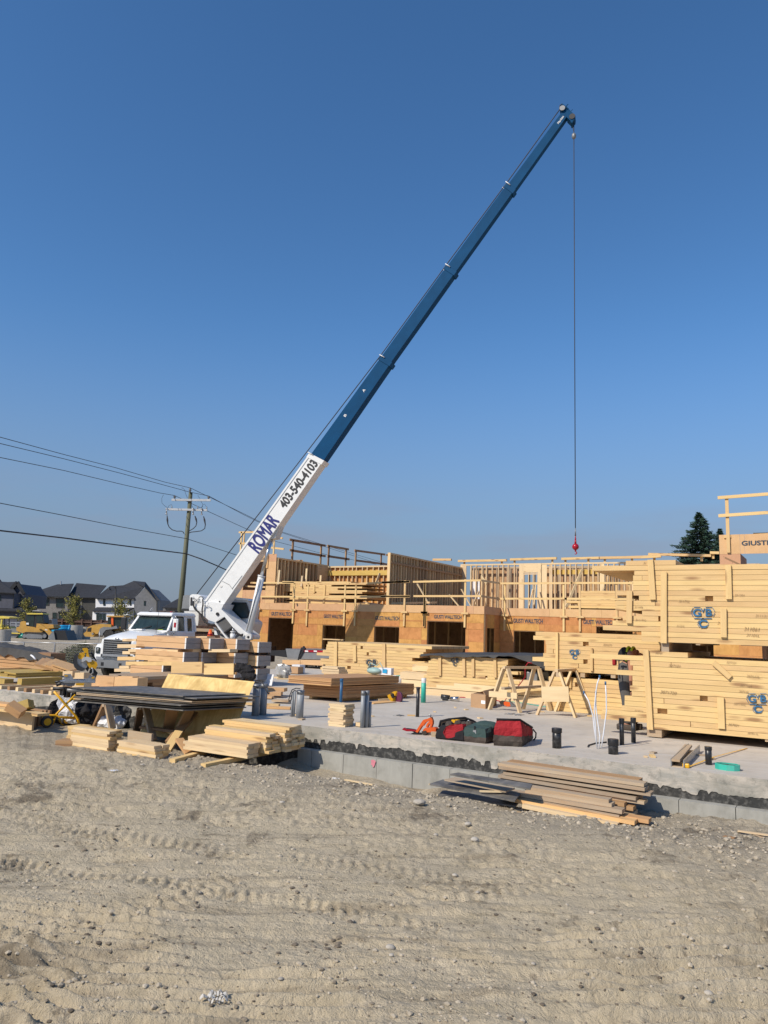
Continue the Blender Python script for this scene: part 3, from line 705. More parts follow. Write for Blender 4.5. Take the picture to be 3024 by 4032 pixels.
# stencilled words
def words_on(s,x0,x1,yc,hpx,Y,parent=bld,off=BO,mat='ink'):
    a=py(x0,yc,Y-.026); b=py(x1,yc,Y-.026); D=math.hypot(a.x,a.y)
    sz=hpx*1.35/3000*math.hypot(a.x,a.y,2)*1.02
    o=text(s,sz,(a+b)/2,(1,0,0),(0,0,1),M[mat],parent,off,bold=.03,wide=1,depth=0)
    xs=[v.co.x for v in o.data.vertices]; k=(b-a).length/(max(xs)-min(xs)); c=(max(xs)+min(xs))/2
    for v in o.data.vertices: v.co.x=c+(v.co.x-c)*k
    return o
Yt=YB+.02
for x0,x1,y in ((1068,1148,2417),(1275,1356,2427),(1477,1572,2434),(1709,1817,2429)): words_on('GIUSTI WALLTECH',x0,x1,y,14,Yt)
for x0,x1,y in ((2021,2137,2445),(2297,2420,2450)): words_on('GIUSTI WALLTECH',x0,x1,y,16,YC+.02)
# ---- guard rails round the deck: every post and rail is a part
def gpost(x,y0,y1,Y,mat='lumber'):
    a=py(x,y0,Y-.06); b=py(x,y1,Y-.06); b.x=a.x; m=MB(BO); m.beam(b,a,.09,.038,up=(0,1,0)); m.build('rail_post',M[mat],bld)
    m=MB(BO); m.bx(a.x-.17,a.x+.17,Y-.105,Y-.024-.02,ZR+.0,ZR+.07) if False else m.bx(a.x-.16,a.x+.20,Y-.128,Y-.082,ZR-.05,ZR+.04); m.build('post_cleat',M[mat],bld)
def grail(x0,y0,x1,y1,Y,d=-.10,mat='lumber',h=.09):
    m=MB(BO); m.beam(py(x0,y0,Y+d),py(x1,y1,Y+d),.038,h); m.build('guard_rail',M[mat],bld)
for cx,c0,c1 in ((250,570,832),(540,500,840),(652,505,860),(955,505,862),(1042,508,860),(1442,488,862),(1606,486,866)):
    x,y0=P3(cx,c0); gpost(x,y0,P3(cx,c1)[1],YB)
for cx,c0,c1 in ((288,305,608),(552,300,615)):
    x,y0=P4(cx,c0); gpost(x,y0,P4(cx,c1)[1],YB)
for cx,c0,c1 in ((810,322,637),(1193,320,641),(1298,320,641),(1538,325,580),(1620,330,560)):
    x,y0=P4(cx,c0); gpost(x,y0,P4(cx,c1)[1],YC)
for r in ((180,508,535,508),(440,500,985,516),(1005,517,1480,497),(260,620,1000,624),(1001,623,1482,619)):
    grail(*P3(*r[:2]),*P3(*r[2:]),YB)
for r in ((6,320,187,316),(210,317,650,307),(0,410,190,410),(213,410,655,410)): grail(*P4(*r[:2]),*P4(*r[2:]),YB)
for r in ((770,327,1250,325),(1240,324,1660,325),(775,427,1215,427),(1200,427,1660,430)): grail(*P4(*r[:2]),*P4(*r[2:]),YC)
for za in (307,410):
    m=MB(BO); a=py(*P4(652,za),YB-.1); b=py(*P4(775,za+19),YC-.1); m.beam(a,b,.038,.09); m.build('guard_rail',M['lumber_stud'],bld)
for r,mt in (((1330,675,1700,668),'lumber_stud'),((1100,668,1240,690),'lumber_used')):
    m=MB(BO); m.beam(py(*P3(*r[:2]),YB+1),py(*P3(*r[2:]),YB+1),.09,.09); m.build('curb_plank',M[mt],bld)
# ---- stair tower on the left (upper level)
a=py(930,2300,YB); b=py(1083,2300,YB); ZT=py(1010,2183,YB).z; XT0,XT1=a.x,b.x
o0=rect(956,2212,1045,2323)
m=MB(BO); quadwall(m,lambda s,z,d:(s,YB-.0+d,z),XT0,XT1,ZD-.019,ZT,[(o0[0],o0[1],o0[2],o0[3])],.02,rows=(ZD+1.2,))
m.build('tower_sheathing',M['rimply'],bld)
words_on('WALLTECH',1002,1043,2201,9,YB+.02)
m=MB(BO)
for x in np.arange(o0[0]+.1,o0[1],.22): m.bx(x,x+.05,YB+2.2,YB+2.34,ZD,ZT-.1,grain=2)
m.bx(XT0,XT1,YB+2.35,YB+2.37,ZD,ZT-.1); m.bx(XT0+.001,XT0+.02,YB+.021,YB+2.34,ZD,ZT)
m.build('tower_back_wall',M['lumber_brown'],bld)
m=MB(BO); m.bx(X0,X0+.02,YB+.021,YB+9,ZF,ZD-.06); m.build('end_wall',M['osb'],bld)
grail(1010-45,2308,1045,2312,YB,.3,'lumber_stud')
for x,y0,y1,Y in ((952,2094,2192,YB),(962,2098,2185,YB+.6),(1080,2128,2183,YB),(1035,2130,2188,YB+1.5)):
    m=MB(BO); q0=py(x,y0,Y); q1=py(x,y1,Y); q1.x=q0.x; m.beam(q1,q0,.09,.05,up=(0,1,0)); m.build('rail_post',M['lumber'],bld)
for x0,y0,x1,y1,Y in ((941,2096,1016,2095,YB),(941,2140,1005,2139,YB),(1040,2115,1113,2119,YB+.6),(1030,2152,1118,2162,YB+.6)):
    m=MB(BO); m.beam(py(x0,y0,Y),py(x1,y1,Y),.05,.10); m.build('guard_rail',M['lumber'],bld)
m=MB(BO); q0=py(1055,2187,YB-.03); q1=py(1051,2237,YB-.03); m.beam(q1,q0,.10,.04,up=(0,1,0)); m.build('post_cleat',M['lumber_warm'],bld)
# ---- upper stud walls
WP=[0]
def studwall(p0,p1,z0,z1,step,back=None,mat='lumber_stud',band=None,skip=(),w=.045,d=.14,plates=2,rd=0):
    p0=Vector(p0); p1=Vector(p1); u=(p1-p0); L=u.length; u.normalize(); n=Vector((-u.y,u.x,0))
    wl=MB(BO)
    for k in range(plates): wl.beam((p0.x,p0.y,z1-.02-.045*k),(p1.x,p1.y,z1-.02-.045*k),d,.04)
    wl.beam((p0.x,p0.y,z0+.02),(p1.x,p1.y,z0+.02),d,.04)
    for e in (p0-u*.03,p1+u*.03): wl.beam((e.x,e.y,z0),(e.x,e.y,z1),d,.06,up=u)
    W_=wl.build('stud_wall',M[mat],bld)
    s=0; k=0
    while s<L:
        if not any(a<s<b for a,b in skip):
            q=p0+u*s; m=MB(BO); m.beam((q.x,q.y,z0+.045),(q.x,q.y,z1-.045*plates-.001),w*random.uniform(.9,1.15),d*.96,up=n)
            m.build('stud',M[mat],W_)
        s+=step*random.uniform(.75,1.2) if rd==0 else step; k+=1
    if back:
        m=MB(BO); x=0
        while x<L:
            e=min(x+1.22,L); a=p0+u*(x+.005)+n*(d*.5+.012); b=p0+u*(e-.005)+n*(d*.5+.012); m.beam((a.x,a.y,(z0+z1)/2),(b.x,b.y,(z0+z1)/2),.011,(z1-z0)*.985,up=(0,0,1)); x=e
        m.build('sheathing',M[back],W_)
    if band:
        m=MB(BO); a=p0-n*(d*.5+.02); b=p1-n*(d*.5+.02); m.beam((a.x,a.y,z1-.42),(b.x,b.y,z1-.42),.03,.28); m.build('header_band',M['yellowband'],W_)
    return W_
# wall 1: shaded return running back from the tower
Hs=2.45
X1=XT1-.02; y_a=YB+.15; pe1=px(1286,2300,X1+.0); yb1=min(pe1.y,58)
W1=studwall((X1,y_a,0),(X1,yb1,0),ZD,ZD+Hs,.34,back='lumber_brown',mat='lumber_stud',w=.06)  # dark brown backing paints in the shade between the studs
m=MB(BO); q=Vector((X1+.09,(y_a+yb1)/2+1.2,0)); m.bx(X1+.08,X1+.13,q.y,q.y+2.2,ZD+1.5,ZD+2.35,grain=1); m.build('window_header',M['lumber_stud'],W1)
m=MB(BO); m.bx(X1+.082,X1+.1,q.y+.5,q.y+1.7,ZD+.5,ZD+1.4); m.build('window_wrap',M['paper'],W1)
for cx,cy,dx,dy in ((415,405,470,500),(637,392,690,495),(752,448,785,495),(600,452,640,495)):
    m=MB(BO); a=px(*P3(cx,cy),X1+1.0); b=px(*P3(dx,dy),X1+1.2); b.y=a.y-.3; b.z=ZD+.9; m.beam(a,b,.09,.045); m.build('brace',M['lumber_pale'],W1)
# wall 2: sunlit wall at the back with yellow header
xa=py(*P3(802,400),yb1).x; xb=py(*P3(1330,400),yb1).x; zt2=py(*P3(1050,370),yb1).z
W2=studwall((xa,yb1,0),(xb,yb1,0),ZD,zt2,.36,back='sheath',band=1,mat='lumber_pale')
for (a,b),(c,d) in (((1235,430),(1150,650)),((1308,565),(1225,680))):
    m=MB(BO); m.beam(py(*P3(a,b),yb1-.6),py(*P3(c,d),yb1-1.2),.045,.12); m.build('brace',M['lumber_pale'],W2)
# wall 3: tall shaded return in the middle
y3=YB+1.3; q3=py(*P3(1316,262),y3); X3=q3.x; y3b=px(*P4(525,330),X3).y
W3=studwall((X3,y3,0),(X3,min(y3b,54),0),ZD,q3.z,.34,back='lumber_brown',mat='lumber_stud',w=.06,d=.16)  # backing coloured dark brown to stand for shade behind the studs
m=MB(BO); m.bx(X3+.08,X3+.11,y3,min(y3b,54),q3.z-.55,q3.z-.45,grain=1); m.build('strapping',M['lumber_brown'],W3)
for (a,b),(c,d) in (((238,330),(272,445)),((445,400),(458,445)),((525,365),(570,455))):
    m=MB(BO); qa=px(*P4(a,b),X3+.8); m.beam(qa,(qa.x+.9,qa.y-.2,ZD+.02),.09,.045); m.build('brace',M['lumber_pale'],W3)
# wall 4: sunlit studs across the right, with a framed door
y4=min(y3b,54)
zt4=py(*P4(1000,196),y4).z
xa=py(*P4(527,300),y4).x; xb=py(*P4(1640,300),y4).x
XD0,XD1=py(*P4(905,300),y4).x,py(*P4(1050,300),y4).x
W4=studwall((xa,y4,0),(xb,y4,0),ZD,zt4,.33,mat='lumber_pale',w=.055,skip=((XD0-xa-.05,XD1-xa+.05),))
y5=y4+3.5
x=xa-1; k=0
while x<xb+6:
    if k%7!=3: m=MB(BO); m.bx(x,x+1.2,y5,y5+.02,ZD,zt4+.0+.08); m.build('rear_sheathing',M['osb'],W4)
    x+=1.21; k+=1
m=MB(BO); m.bx(py(*P4(1095,230),y4-.1).x,py(*P4(1600,230),y4-.1).x,y4+.09,y4+.12,zt4-.65,zt4-.38); m.build('header_band',M['yellowband'],W4)
studwall((xa-.5,y5-.5,0),(xb+6,y5-.5,0),ZD,zt4+.1,.36,mat='lumber_used')
studwall((xa+2.5,y4+1.7,0),(xa+8,y4+1.9,0),ZD,zt4-.05,.4,mat='lumber_used')
# door with glazing bars
m=MB(BO); m.bx(XD0,XD0+.28,y4-.09,y4+.03,ZD,zt4,grain=2); m.bx(XD1-.2,XD1,y4-.09,y4+.03,ZD,zt4,grain=2); m.bx(XD0+.281,XD1-.201,y4-.09,y4+.03,zt4-.55,zt4)
dw=m.build('door_frame',M['lumber_pale'],W4)
m=MB(BO); za,zb=zt4-.6,zt4-1.15; xs_=np.linspace(XD0+.30,XD1-.22,4)
for x in xs_: m.bx(x-.02,x+.02,y4-.07,y4-.02,ZD,za-.001,grain=2)
for z in (za-.02,za-.6): m.bx(xs_[0]-.02,xs_[-1]+.02,y4-.075,y4-.071,z-.04,z+.04)
m.build('glazing_bar',M['lumber_pale'],dw)
for cx,w in ((545,.3),(1070,.3),(1115,.12),(1447,.25)):
    q=py(*P4(cx,300),y4); m=MB(BO); m.bx(q.x-w/2,q.x+w/2,y4-.08,y4-.072,ZD,zt4-.1,grain=2); m.build('jack_stud',M['lumber_pale'],W4)
for (a,b),(c,d) in (((1315,235),(1210,480)),((1010,340),(1000,470)),((990,370),(970,475)),((655,280),(690,330)),((640,380),(610,450))):
    m=MB(BO); m.beam(py(*P4(a,b),y4-.5),py(*P4(c,d),y4-1.3),.045,.14); m.build('brace',M['lumber_pale'],W4)
m=MB(BO); q=py(*P4(620,365),y4+.5); m.bx(q.x-.25,q.x+.25,y4+.5,y4+.53,q.z-.6,q.z+.5); m.build('window_wrap',M['paper'],W4)
# planks lying on top of the rear walls
for (a,b),(c,d) in (((340,172),(460,172)),((505,181),(822,176)),((845,171),(1148,163)),((1180,167),(1425,160)),((1430,160),(1700,156)),((1700,156),(1830,150))):
    m=MB(BO); m.beam(py(*P4(a,b),y5-.5),py(*P4(c,d),y5-.5),.14,.14); m.build('top_rail',M['lumber'],bld)
for cx,t_,b_ in ((545,182,215),(790,180,205),(873,168,205),(1120,165,200),(1205,165,200),(1355,162,200),(1462,160,195),(1640,158,190)):
    m=MB(BO); q=py(*P4(cx,t_),y5-.4); q2=py(*P4(cx,b_),y5-.4); q2.x=q.x; m.beam(q2,q,.12,.05,up=(0,1,0)); m.build('rail_post',M['lumber'],bld)
# guard rails on top of the far left wall: they run back with it
fr=lambda cx,cy:px(*P3(cx,cy),X1-.3)
for r in ((500,155,790,205),(500,240,790,290),(808,205,980,235),(808,290,985,316),(1030,243,1277,277),(1045,326,1292,357),(1288,280,1316,284)):
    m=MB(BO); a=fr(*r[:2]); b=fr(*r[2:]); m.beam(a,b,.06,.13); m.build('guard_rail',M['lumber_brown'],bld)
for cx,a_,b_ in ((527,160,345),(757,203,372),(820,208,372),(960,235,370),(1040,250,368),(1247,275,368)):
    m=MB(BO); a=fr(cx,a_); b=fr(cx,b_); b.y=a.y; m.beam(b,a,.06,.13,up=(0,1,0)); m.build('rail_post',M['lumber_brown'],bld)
# ---------------------------------------------------------------- nearer wing on the right
YW=26.; 
wg=thing('framed_wing','tall plywood wing of the building at the right edge with rail on top','building',(2,YW,0)); WO=(2,YW,0)
xw=py(2833,2180,YW).x; zt=py(2833,2106,YW).z; zb=ZD-.4
hw=[(py(2916,2200,YW).x,py(2916,2200,YW).x+2.6,zt-1.55,py(2960,2180,YW).z)]
m=MB(WO); quadwall(m,lambda s,z,d:(s,YW+d,z),xw,xw+9,zb,zt,hw,.02,rows=(zt-1.2,)); m.build('wall_sheathing',M['rimply'],wg)
hl=[(xw+k,xw+k+1.9,ZF,ZF+2.05) for k in (1.1,4.5)]
m=MB(WO); XL=py(2808,2540,YW).x
m=MB(WO); quadwall(m,lambda s,z,d:(s,YW+.05+d,z),XL,xw+9,ZF,zb-.001,hl,.02,rows=seams); m.build('wall_sheathing',M['sheath'],wg)
m=MB(WO); m.bx(xw,xw+.02,YW+.021,YW+8,zb,zt); m.bx(XL,xw+9,YW+6.0,YW+6.1,ZF,zb-.003); m.bx(XL,xw+9,YW+.071,YW+8,zb-.03,zb-.004); m.build('inner_walls',M['osb'],wg)
m=MB(WO)
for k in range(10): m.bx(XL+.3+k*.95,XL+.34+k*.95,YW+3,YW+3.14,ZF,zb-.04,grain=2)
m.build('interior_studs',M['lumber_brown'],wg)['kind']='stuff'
m=MB(WO); h=hw[0]; m.bx(h[0],h[1],YW+.022,YW+.15,h[3]-.42,h[3]-.37); m.bx(h[0],h[1],YW+.3,YW+.31,h[2],h[3]-.45); m.build('window_wrap',M['paper'],wg)
def words_w():
    a=py(2920,2139,YW-.006); s=17*1.35/3000*math.hypot(a.x,a.y,2)
    o=text('GIUSTI WALLTECH',s,a,(1,0,0),(0,0,1),M['ink'],wg,WO,bold=.03,depth=0)
    xs=[v.co.x for v in o.data.vertices]; x0=min(xs); k=2.15/(max(xs)-x0)
    for v in o.data.vertices: v.co.x=(a.x-WO[0])+(v.co.x-x0)*k
words_w()
def wp(n,x0,y0,x1,y1,w=.09,h=.04,dy=-.05,up=(0,0,1),mat='lumber',vert=False):
    a=py(x0,y0,YW+dy); b=py(x1,y1,YW+dy)
    if vert: b.x=a.x
    m=MB(WO); m.beam(a,b,w,h,up=up); m.build(n,M[mat],wg)
wp('rail_post',2861,1952,2869,2176,.10,.04,-.05,(0,1,0),vert=True)
wp('post_cleat',2850,2114,2877,2112,.05,.09,-.02)
wp('guard_rail',2826,1960,3040,1944,.04,.10,-.1); wp('guard_rail',2829,2031,3040,2017,.04,.10,-.1)
wp('top_plank',2966,2102,3030,2100,.1,.05,.5)
wp('brace',2855,2196,2915,2224,.14,.05,-.6,mat='lumber_brown')
# planks and a post on the far wall just left of the wing
for a,b,c,d in ((2553,2182,2800,2188),(2330,2199,2586,2191),(2796,2176,2832,2177)):
    m=MB(BO); m.beam(py(a,b,y5-.4),py(c,d,y5-.4),.14,.14); m.build('top_rail',M['lumber'],bld)
for x,y0,y1 in ((2807,2172,2200),(2576,2184,2215),(2762,2188,2210)):
    m=MB(BO); q=py(x,y0,y5-.3); q2=py(x,y1,y5-.3); q2.x=q.x; m.beam(q2,q,.14,.05,up=(0,1,0)); m.build('rail_post',M['lumber'],bld)
# ---------------------------------------------------------------- crane truck
PA=ds(850,2330,36.2); PBt=ds(2230,425,31.5)
bd=Vector((PBt.x-PA.x,PBt.y-PA.y,0)).normalized(); bn=Vector((-bd.y,bd.x,0))   # along the boom (plan) / away from viewer
if bn.y<0: bn=-bn
def bpl(off):
    p=PA+bn*off; return vplane(p,bd)
TR=Vector((ds(452,2640,33).x,ds(452,2640,33).y,-.33))
fw=Vector((.14,-.99,0)).normalized(); RZ=math.atan2(fw.y,fw.x)
crane=thing('crane_truck','white truck crane with long blue telescopic boom raised over the building','crane truck',TR,RZ)
Rm=Matrix.Rotation(-RZ,3,'Z')
class WMB(MB):       # world coordinates -> truck coordinates
    def __init__(s): super().__init__()
    def build(s,name,mats,parent=None,**k):
        s.V=[Rm@(v-TR) for v in s.V]; return super().build(name,mats,parent,**k)
# ---- cab and chassis in truck coordinates: x forward, y to the driver side
def sym(f):
    for s in (1,-1): f(s)
m=MB(); rings=[]
for x,zt,zb,hw,cr in ((-.02,1.60,1.02,.80,.10),(-.10,1.70,.98,.93,.16),(-.5,1.86,.98,.99,.22),(-1.1,1.98,1.0,1.0,.24),(-1.85,2.06,1.0,1.0,.2)):
    r=[(x,-hw,zb),(x,-hw,zt-.3),(x,-hw+cr*.35,zt-cr*.55),(x,-hw+cr*1.5,zt-.05),(x,-.3,zt),(x,.3,zt),(x,hw-cr*1.5,zt-.05),(x,hw-cr*.35,zt-cr*.55),(x,hw,zt-.3),(x,hw,zb)]
    rings.append(r)
m.loft(rings); hood=m.build('hood',M['white'],crane,bevel=.01)
m=MB(); m.box((-1.35,0,2.04),(.25,.32,.06),grain=1); m.build('hood_scoop',M['white'],hood,bevel=.02)
# front fenders with headlights
for s in (1,-1):
    m=MB(); pts=[(-.18,s*.80,.72),(-.02,s*.82,.80),(-.04,s*.82,1.28),(-.2,s*.84,1.42),(-1.0,s*.86,1.50),(-1.75,s*.86,1.35),(-1.75,s*.86,1.0),(-1.45,s*.86,1.24),(-1.0,s*.86,1.34),(-.55,s*.86,1.22),(-.35,s*.86,.9)]
    m.prism(pts,(0,s*.32,0)); fd=m.build('front_fender',M['white'],crane,bevel=.03)
    m=MB(); m.box((.0,s*.97,1.16),(.04,.2,.24)); m.build('headlight',M['glass'],crane,bevel=.02)
    m=MB(); m.box((.012,s*.97,1.17),(.04,.10,.12)); m.build('headlight_lens',M['chrome'],crane,bevel=.02)
# grille
m=MB(); m.box((-.0,0,1.30),(.07,1.34,.64),grain=1); gr=m.build('grille',M['black'],crane)
for k in range(7):
    m=MB(); m.box((.05,0,1.60-k*.085),(.03,1.30,.030),grain=1); m.build('grille_bar',M['chrome'],gr)
m=MB(); m.box((.045,0,.99),(.05,1.30,.10),grain=1); m.build('grille_bar',M['steel'],gr)
m=MB(); m.box((.05,0,.88),(.05,1.30,.05),grain=1); m.build('grille_bar',M['chrome'],gr)
m=MB(); m.ball((.03,0,1.655),.11,sc=(.35,1,.42)); m.build('hood_badge',M['steel'],hood)
m=MB(); m.prism([(.10,-1.2,.50),(.24,-.85,.50),(.24,.85,.50),(.10,1.2,.50),(-.15,1.22,.50),(-.15,-1.22,.50)],(0,0,.30)); bp_=m.build('bumper',M['greymetal'],crane,bevel=.02)
for s in (.45,-.45,.95):
    m=MB(); m.box((.232 if abs(s)<.9 else .2,s,.64),(.03,.14,.14)); m.build('tow_opening',M['black'],bp_)
m=MB(); m.box((.0,0,.86),(.05,2.0,.10),grain=1); m.build('bumper_step',M['steel'],bp_)
# cab body, pillars, roof
m=MB(); m.bx(-1.86,-3.72,-1.04,1.04,.75,2.03); 
cab=m.build('cab',M['white'],crane,bevel=.05)
def ring(x0,x1,hw,z): return [(x0,-hw,z),(x0,hw,z),(x1,hw,z),(x1,-hw,z)]
B0=ring(-1.84,-3.71,1.02,2.0); B1=ring(-2.30,-3.66,.90,2.66)
m=MB()
for i in range(4):
    j=(i+1)%4; a=Vector(B0[i]); b=Vector(B1[i]); m.beam(a,b,.11,.11,up=(1,0,0))
m.beam(B0[0],B0[1],.1,.08); m.beam(B1[0],B1[1],.1,.08)
# side centre posts
for hw,k in ((1,1),(1,-1)):
    m.beam((-3.0,k*1.0,2.0),(-3.02,k*.90,2.66),.07,.10,up=(1,0,0))
m.prism([(-3.05,.985,1.95),(-3.70,.985,1.95),(-3.66,.875,2.7),(-3.08,.875,2.7)],(0,.03,0)); m.prism([(-3.05,-.985,1.95),(-3.70,-.985,1.95),(-3.66,-.875,2.7),(-3.08,-.875,2.7)],(0,-.03,0))
m.prism([(-3.68,-.98,1.95),(-3.68,.98,1.95),(-3.66,.88,2.7),(-3.66,-.88,2.7)],(-.03,0,0))
m.build('cab_pillars',M['white'],crane,bevel=.015)
m=MB(); m.loft([[(-2.12,-.94,2.64),(-2.12,.94,2.64),(-3.76,.96,2.64),(-3.76,-.96,2.64)],[(-2.10,-.95,2.70),(-2.10,.95,2.70),(-3.78,.97,2.70),(-3.78,-.97,2.70)],[(-2.25,-.88,2.80),(-2.25,.88,2.80),(-3.7,.9,2.82),(-3.7,-.9,2.82)]],sm=False)
rf=m.build('roof',M['white'],crane,bevel=.04,seg=3)
for y in (-.55,-.15,.25,.6):
    m=MB(); m.ball((-2.5,y,2.82),.055,sc=(1.4,1,.6)); m.build('marker_lamp',M['redpaint'] if y>.5 else M['brown'],rf)
m=MB(); m.box((-2.9,.1,2.85),(.25,.9,.06),grain=1); m.build('light_bar',M['orange'] if False else M['brown'],rf)
m=MB(); m.prism([(-2.5,-.62,2.80),(-2.75,-.62,2.80),(-2.72,-.62,3.02),(-2.66,-.62,2.98)],(0,.03,0)); m.build('air_horn',M['steel'],rf)
m=MB(); off=Vector((.055,0,.035)); P=[Vector(B0[0])+Vector((0,.09,.02)),Vector(B0[1])+Vector((0,-.09,.02)),Vector(B1[1])+Vector((0,-.07,0)),Vector(B1[0])+Vector((0,.07,0))]
m.prism(P,(-.02,0,-.01)); ws=m.build('windshield',M['glass'],crane)
m=MB(); m.box((-1.92,.55,2.055),(.1,.35,.04)); m.build('dashboard_paper',M['hiviz'],ws)
for y in (-.45,.25):
    m=MB(); m.beam((-1.80,y,2.05),(-1.93,y+.5,2.20),.03,.03); m.build('wiper',M['black'],ws)
for s in (1,-1):
    m=MB(); m.prism([(-1.98,s*1.022,1.86),(-2.95,s*1.022,1.95),(-2.97,s*.915,2.60),(-2.36,s*.915,2.60),(-2.05,s*1.0,2.1)],(0,-s*.015,0)); m.build('side_window',M['glass'],crane)
    m=MB(); m.prism([(-3.2,s*1.008,2.0),(-3.5,s*1.008,2.0),(-3.49,s*.925,2.58),(-3.2,s*.925,2.58)],(0,s*.012,0)); m.build('rear_side_window',M['glass'],crane)
    m=MB(); m.bx(-1.95,-3.05,s*1.041,s*1.056,.85,1.90); dr=m.build('door',M['white'],crane,bevel=.006)
    m=MB(); m.box((-2.9,s*1.065,1.75),(.14,.03,.04)); m.build('door_handle',M['black'],dr)
    q=Vector((-1.85,s*1.38,2.28)); m=MB(); m.box(q,(.09,.26,.52),grain=2); mr=m.build('mirror',M['white'] if s>0 else M['black'],crane,bevel=.03)
    m=MB(); m.box(q-Vector((.05,0,0)),(.02,.22,.46)); m.build('mirror_glass',M['glass'],mr)
    m=MB(); m.tube([(-2.0,s*1.03,2.62),(-1.88,s*1.30,2.66),(-1.86,s*1.40,2.56)],.016); m.tube([(-1.98,s*1.04,1.72),(-1.88,s*1.30,1.95),(-1.86,s*1.38,2.02)],.018); m.tube([(-1.95,s*1.04,1.76),(-1.9,s*1.2,1.98),(-1.87,s*1.3,2.0)],.012)
    m.tube([(-1.86,s*1.40,2.56),(-1.86,s*1.38,2.0)],.014)
    m.build('mirror_bracket',M['steel'],mr)
m=MB(); m.box((-1.80,1.38,2.28),(.01,.10,.2)); m.build('mirror_sticker',M['redpaint'],mr)
m=MB(); m.cyl((-.15,-1.08,1.4),(-.15,-1.1,1.95),.012); m.build('whip_marker',M['steel'],crane)
m=MB(); m.tube([(-1.1,1.0,1.9),(-1.1,1.05,2.5),(-1.1,1.08,3.4)],.008,6); m.build('aerial',M['black'],crane)
# wheels
def wheel(x,y,r=.52,w=.3,white=False):
    s=1 if y>0 else -1
    m=MB(); m.cyl((x,y-s*w/2,r),(x,y+s*w/2,r),r,n=36); 
    t=m.build('wheel',M['rubber'],crane,bevel=.04)
    m=MB(); m.cyl((x,y+s*w*.30,r),(x,y+s*(w/2+.012),r),r*.53,r*.56,n=28); rm=m.build('rim',M['steel'],t)
    m=MB(); m.cyl((x,y+s*(w/2+.013),r),(x,y+s*(w/2+.06),r),r*.20,r*.16,n=16); m.build('hub',M['greymetal'],t)
for x in (-1.0,-7.9,-9.2):
    for s in (1,-1): wheel(x,s*1.05)
m=MB(); m.bx(-.3,-10.4,-.5,-.34,.75,1.0); m.build('frame_rail',M['black'],crane); m=MB(); m.bx(-.3,-10.4,.34,.5,.75,1.0); m.build('frame_rail',M['black'],crane)
m=MB(); m.bx(-4.1,-10.6,-1.15,1.15,1.12,1.30); deck=m.build('deck',M['black'],crane,bevel=.02)
m=MB(); m.bx(-7.0,-10.5,1.05,1.2,.95,1.35); m.build('side_beam',M['black'],crane,bevel=.02)
for x in (-7.9,-9.2):
    m=MB(); ps=[(x+math.cos(t)*.64,.88,.52+math.sin(t)*.62) for t in np.linspace(.35,2.79,9)]; 
    for a,b in zip(ps[:-1],ps[1:]): m.mesh8([(a[0],.88,a[2]),(b[0],.88,b[2]),(b[0],1.28,b[2]),(a[0],1.28,a[2]),(a[0],.88,a[2]+.03),(b[0],.88,b[2]+.03),(b[0],1.28,b[2]+.03),(a[0],1.28,a[2]+.03)])
    m.build('mudguard',M['greymetal'],crane)
for x in (-4.6,-9.95):
    m=MB(); m.bx(x,x-.45,-1.22,1.22,.55,1.1); m.build('outrigger_box',M['black'],crane,bevel=.02)
m=MB(); m.cyl((-4.2,1.0,.62),(-5.4,1.0,.62),.32,n=24); m.build('fuel_tank',M['black'],crane)
# ---- superstructure traced on the vertical plane of the boom, in metres, then given its width
n0=bpl(0)
C6=lambda cx,cy:(700+.3014*cx,2300+.3014*cy)
def plate(name,pts,mat,off=0.,wid=.9,parent=crane,bevel=.02,cv=C6):
    f=bpl(off); m=WMB(); m.prism([f(*cv(*p)) for p in pts],bn*wid); return m.build(name,M[mat],parent,bevel=bevel)
tur=plate('turret',[(150,345),(165,292),(330,235),(460,232),(600,262),(570,330),(715,470),(860,600),(938,660),(948,690),(935,722),(850,722),(716,560),(610,425),(540,452),(492,500),(400,468),(300,385),(270,352)],'white',.0,1.0,bevel=.03)
plate('turret_rib',[(492,500),(480,515),(640,722),(672,722),(600,640),(505,512)],'white',-.03,.12,parent=tur)
plate('radiator',[(490,502),(612,430),(716,552),(600,640)],'grill',.08,.6,parent=tur)
for a,b,c,d in ((486,496,614,418),(600,644,718,556)):
    f=bpl(.03); m=WMB(); m.beam(f(*C6(a,b)),f(*C6(c,d)),.06,.05,up=bn); m.build('radiator_rim',M['black'] if b>600 else M['whiteold'],tur)
plate('turret_inner',[(505,640),(600,640),(716,556),(850,700),(850,724),(640,724)],'greymetal',.35,.5,parent=tur)
m=WMB(); f=bpl(-.05); m.cyl(f(*C6(515,390)),f(*C6(515,390))+bn*.05,.075,n=20); m.build('pivot_pin',M['black'],tur)
m=WMB(); f=bpl(-.06); m.cyl(f(*C6(920,692)),f(*C6(920,692))+bn*.3,.15,n=20); pb=m.build('foot_bearing',M['whiteold'],tur); m=WMB(); f=bpl(-.07); m.cyl(f(*C6(920,692)),f(*C6(920,692))+bn*.2,.06,n=16); m.build('foot_pin',M['black'],pb)
plate('turret_lug',[(468,560),(500,600),(520,665),(480,662)],'white',.1,.3,parent=tur)
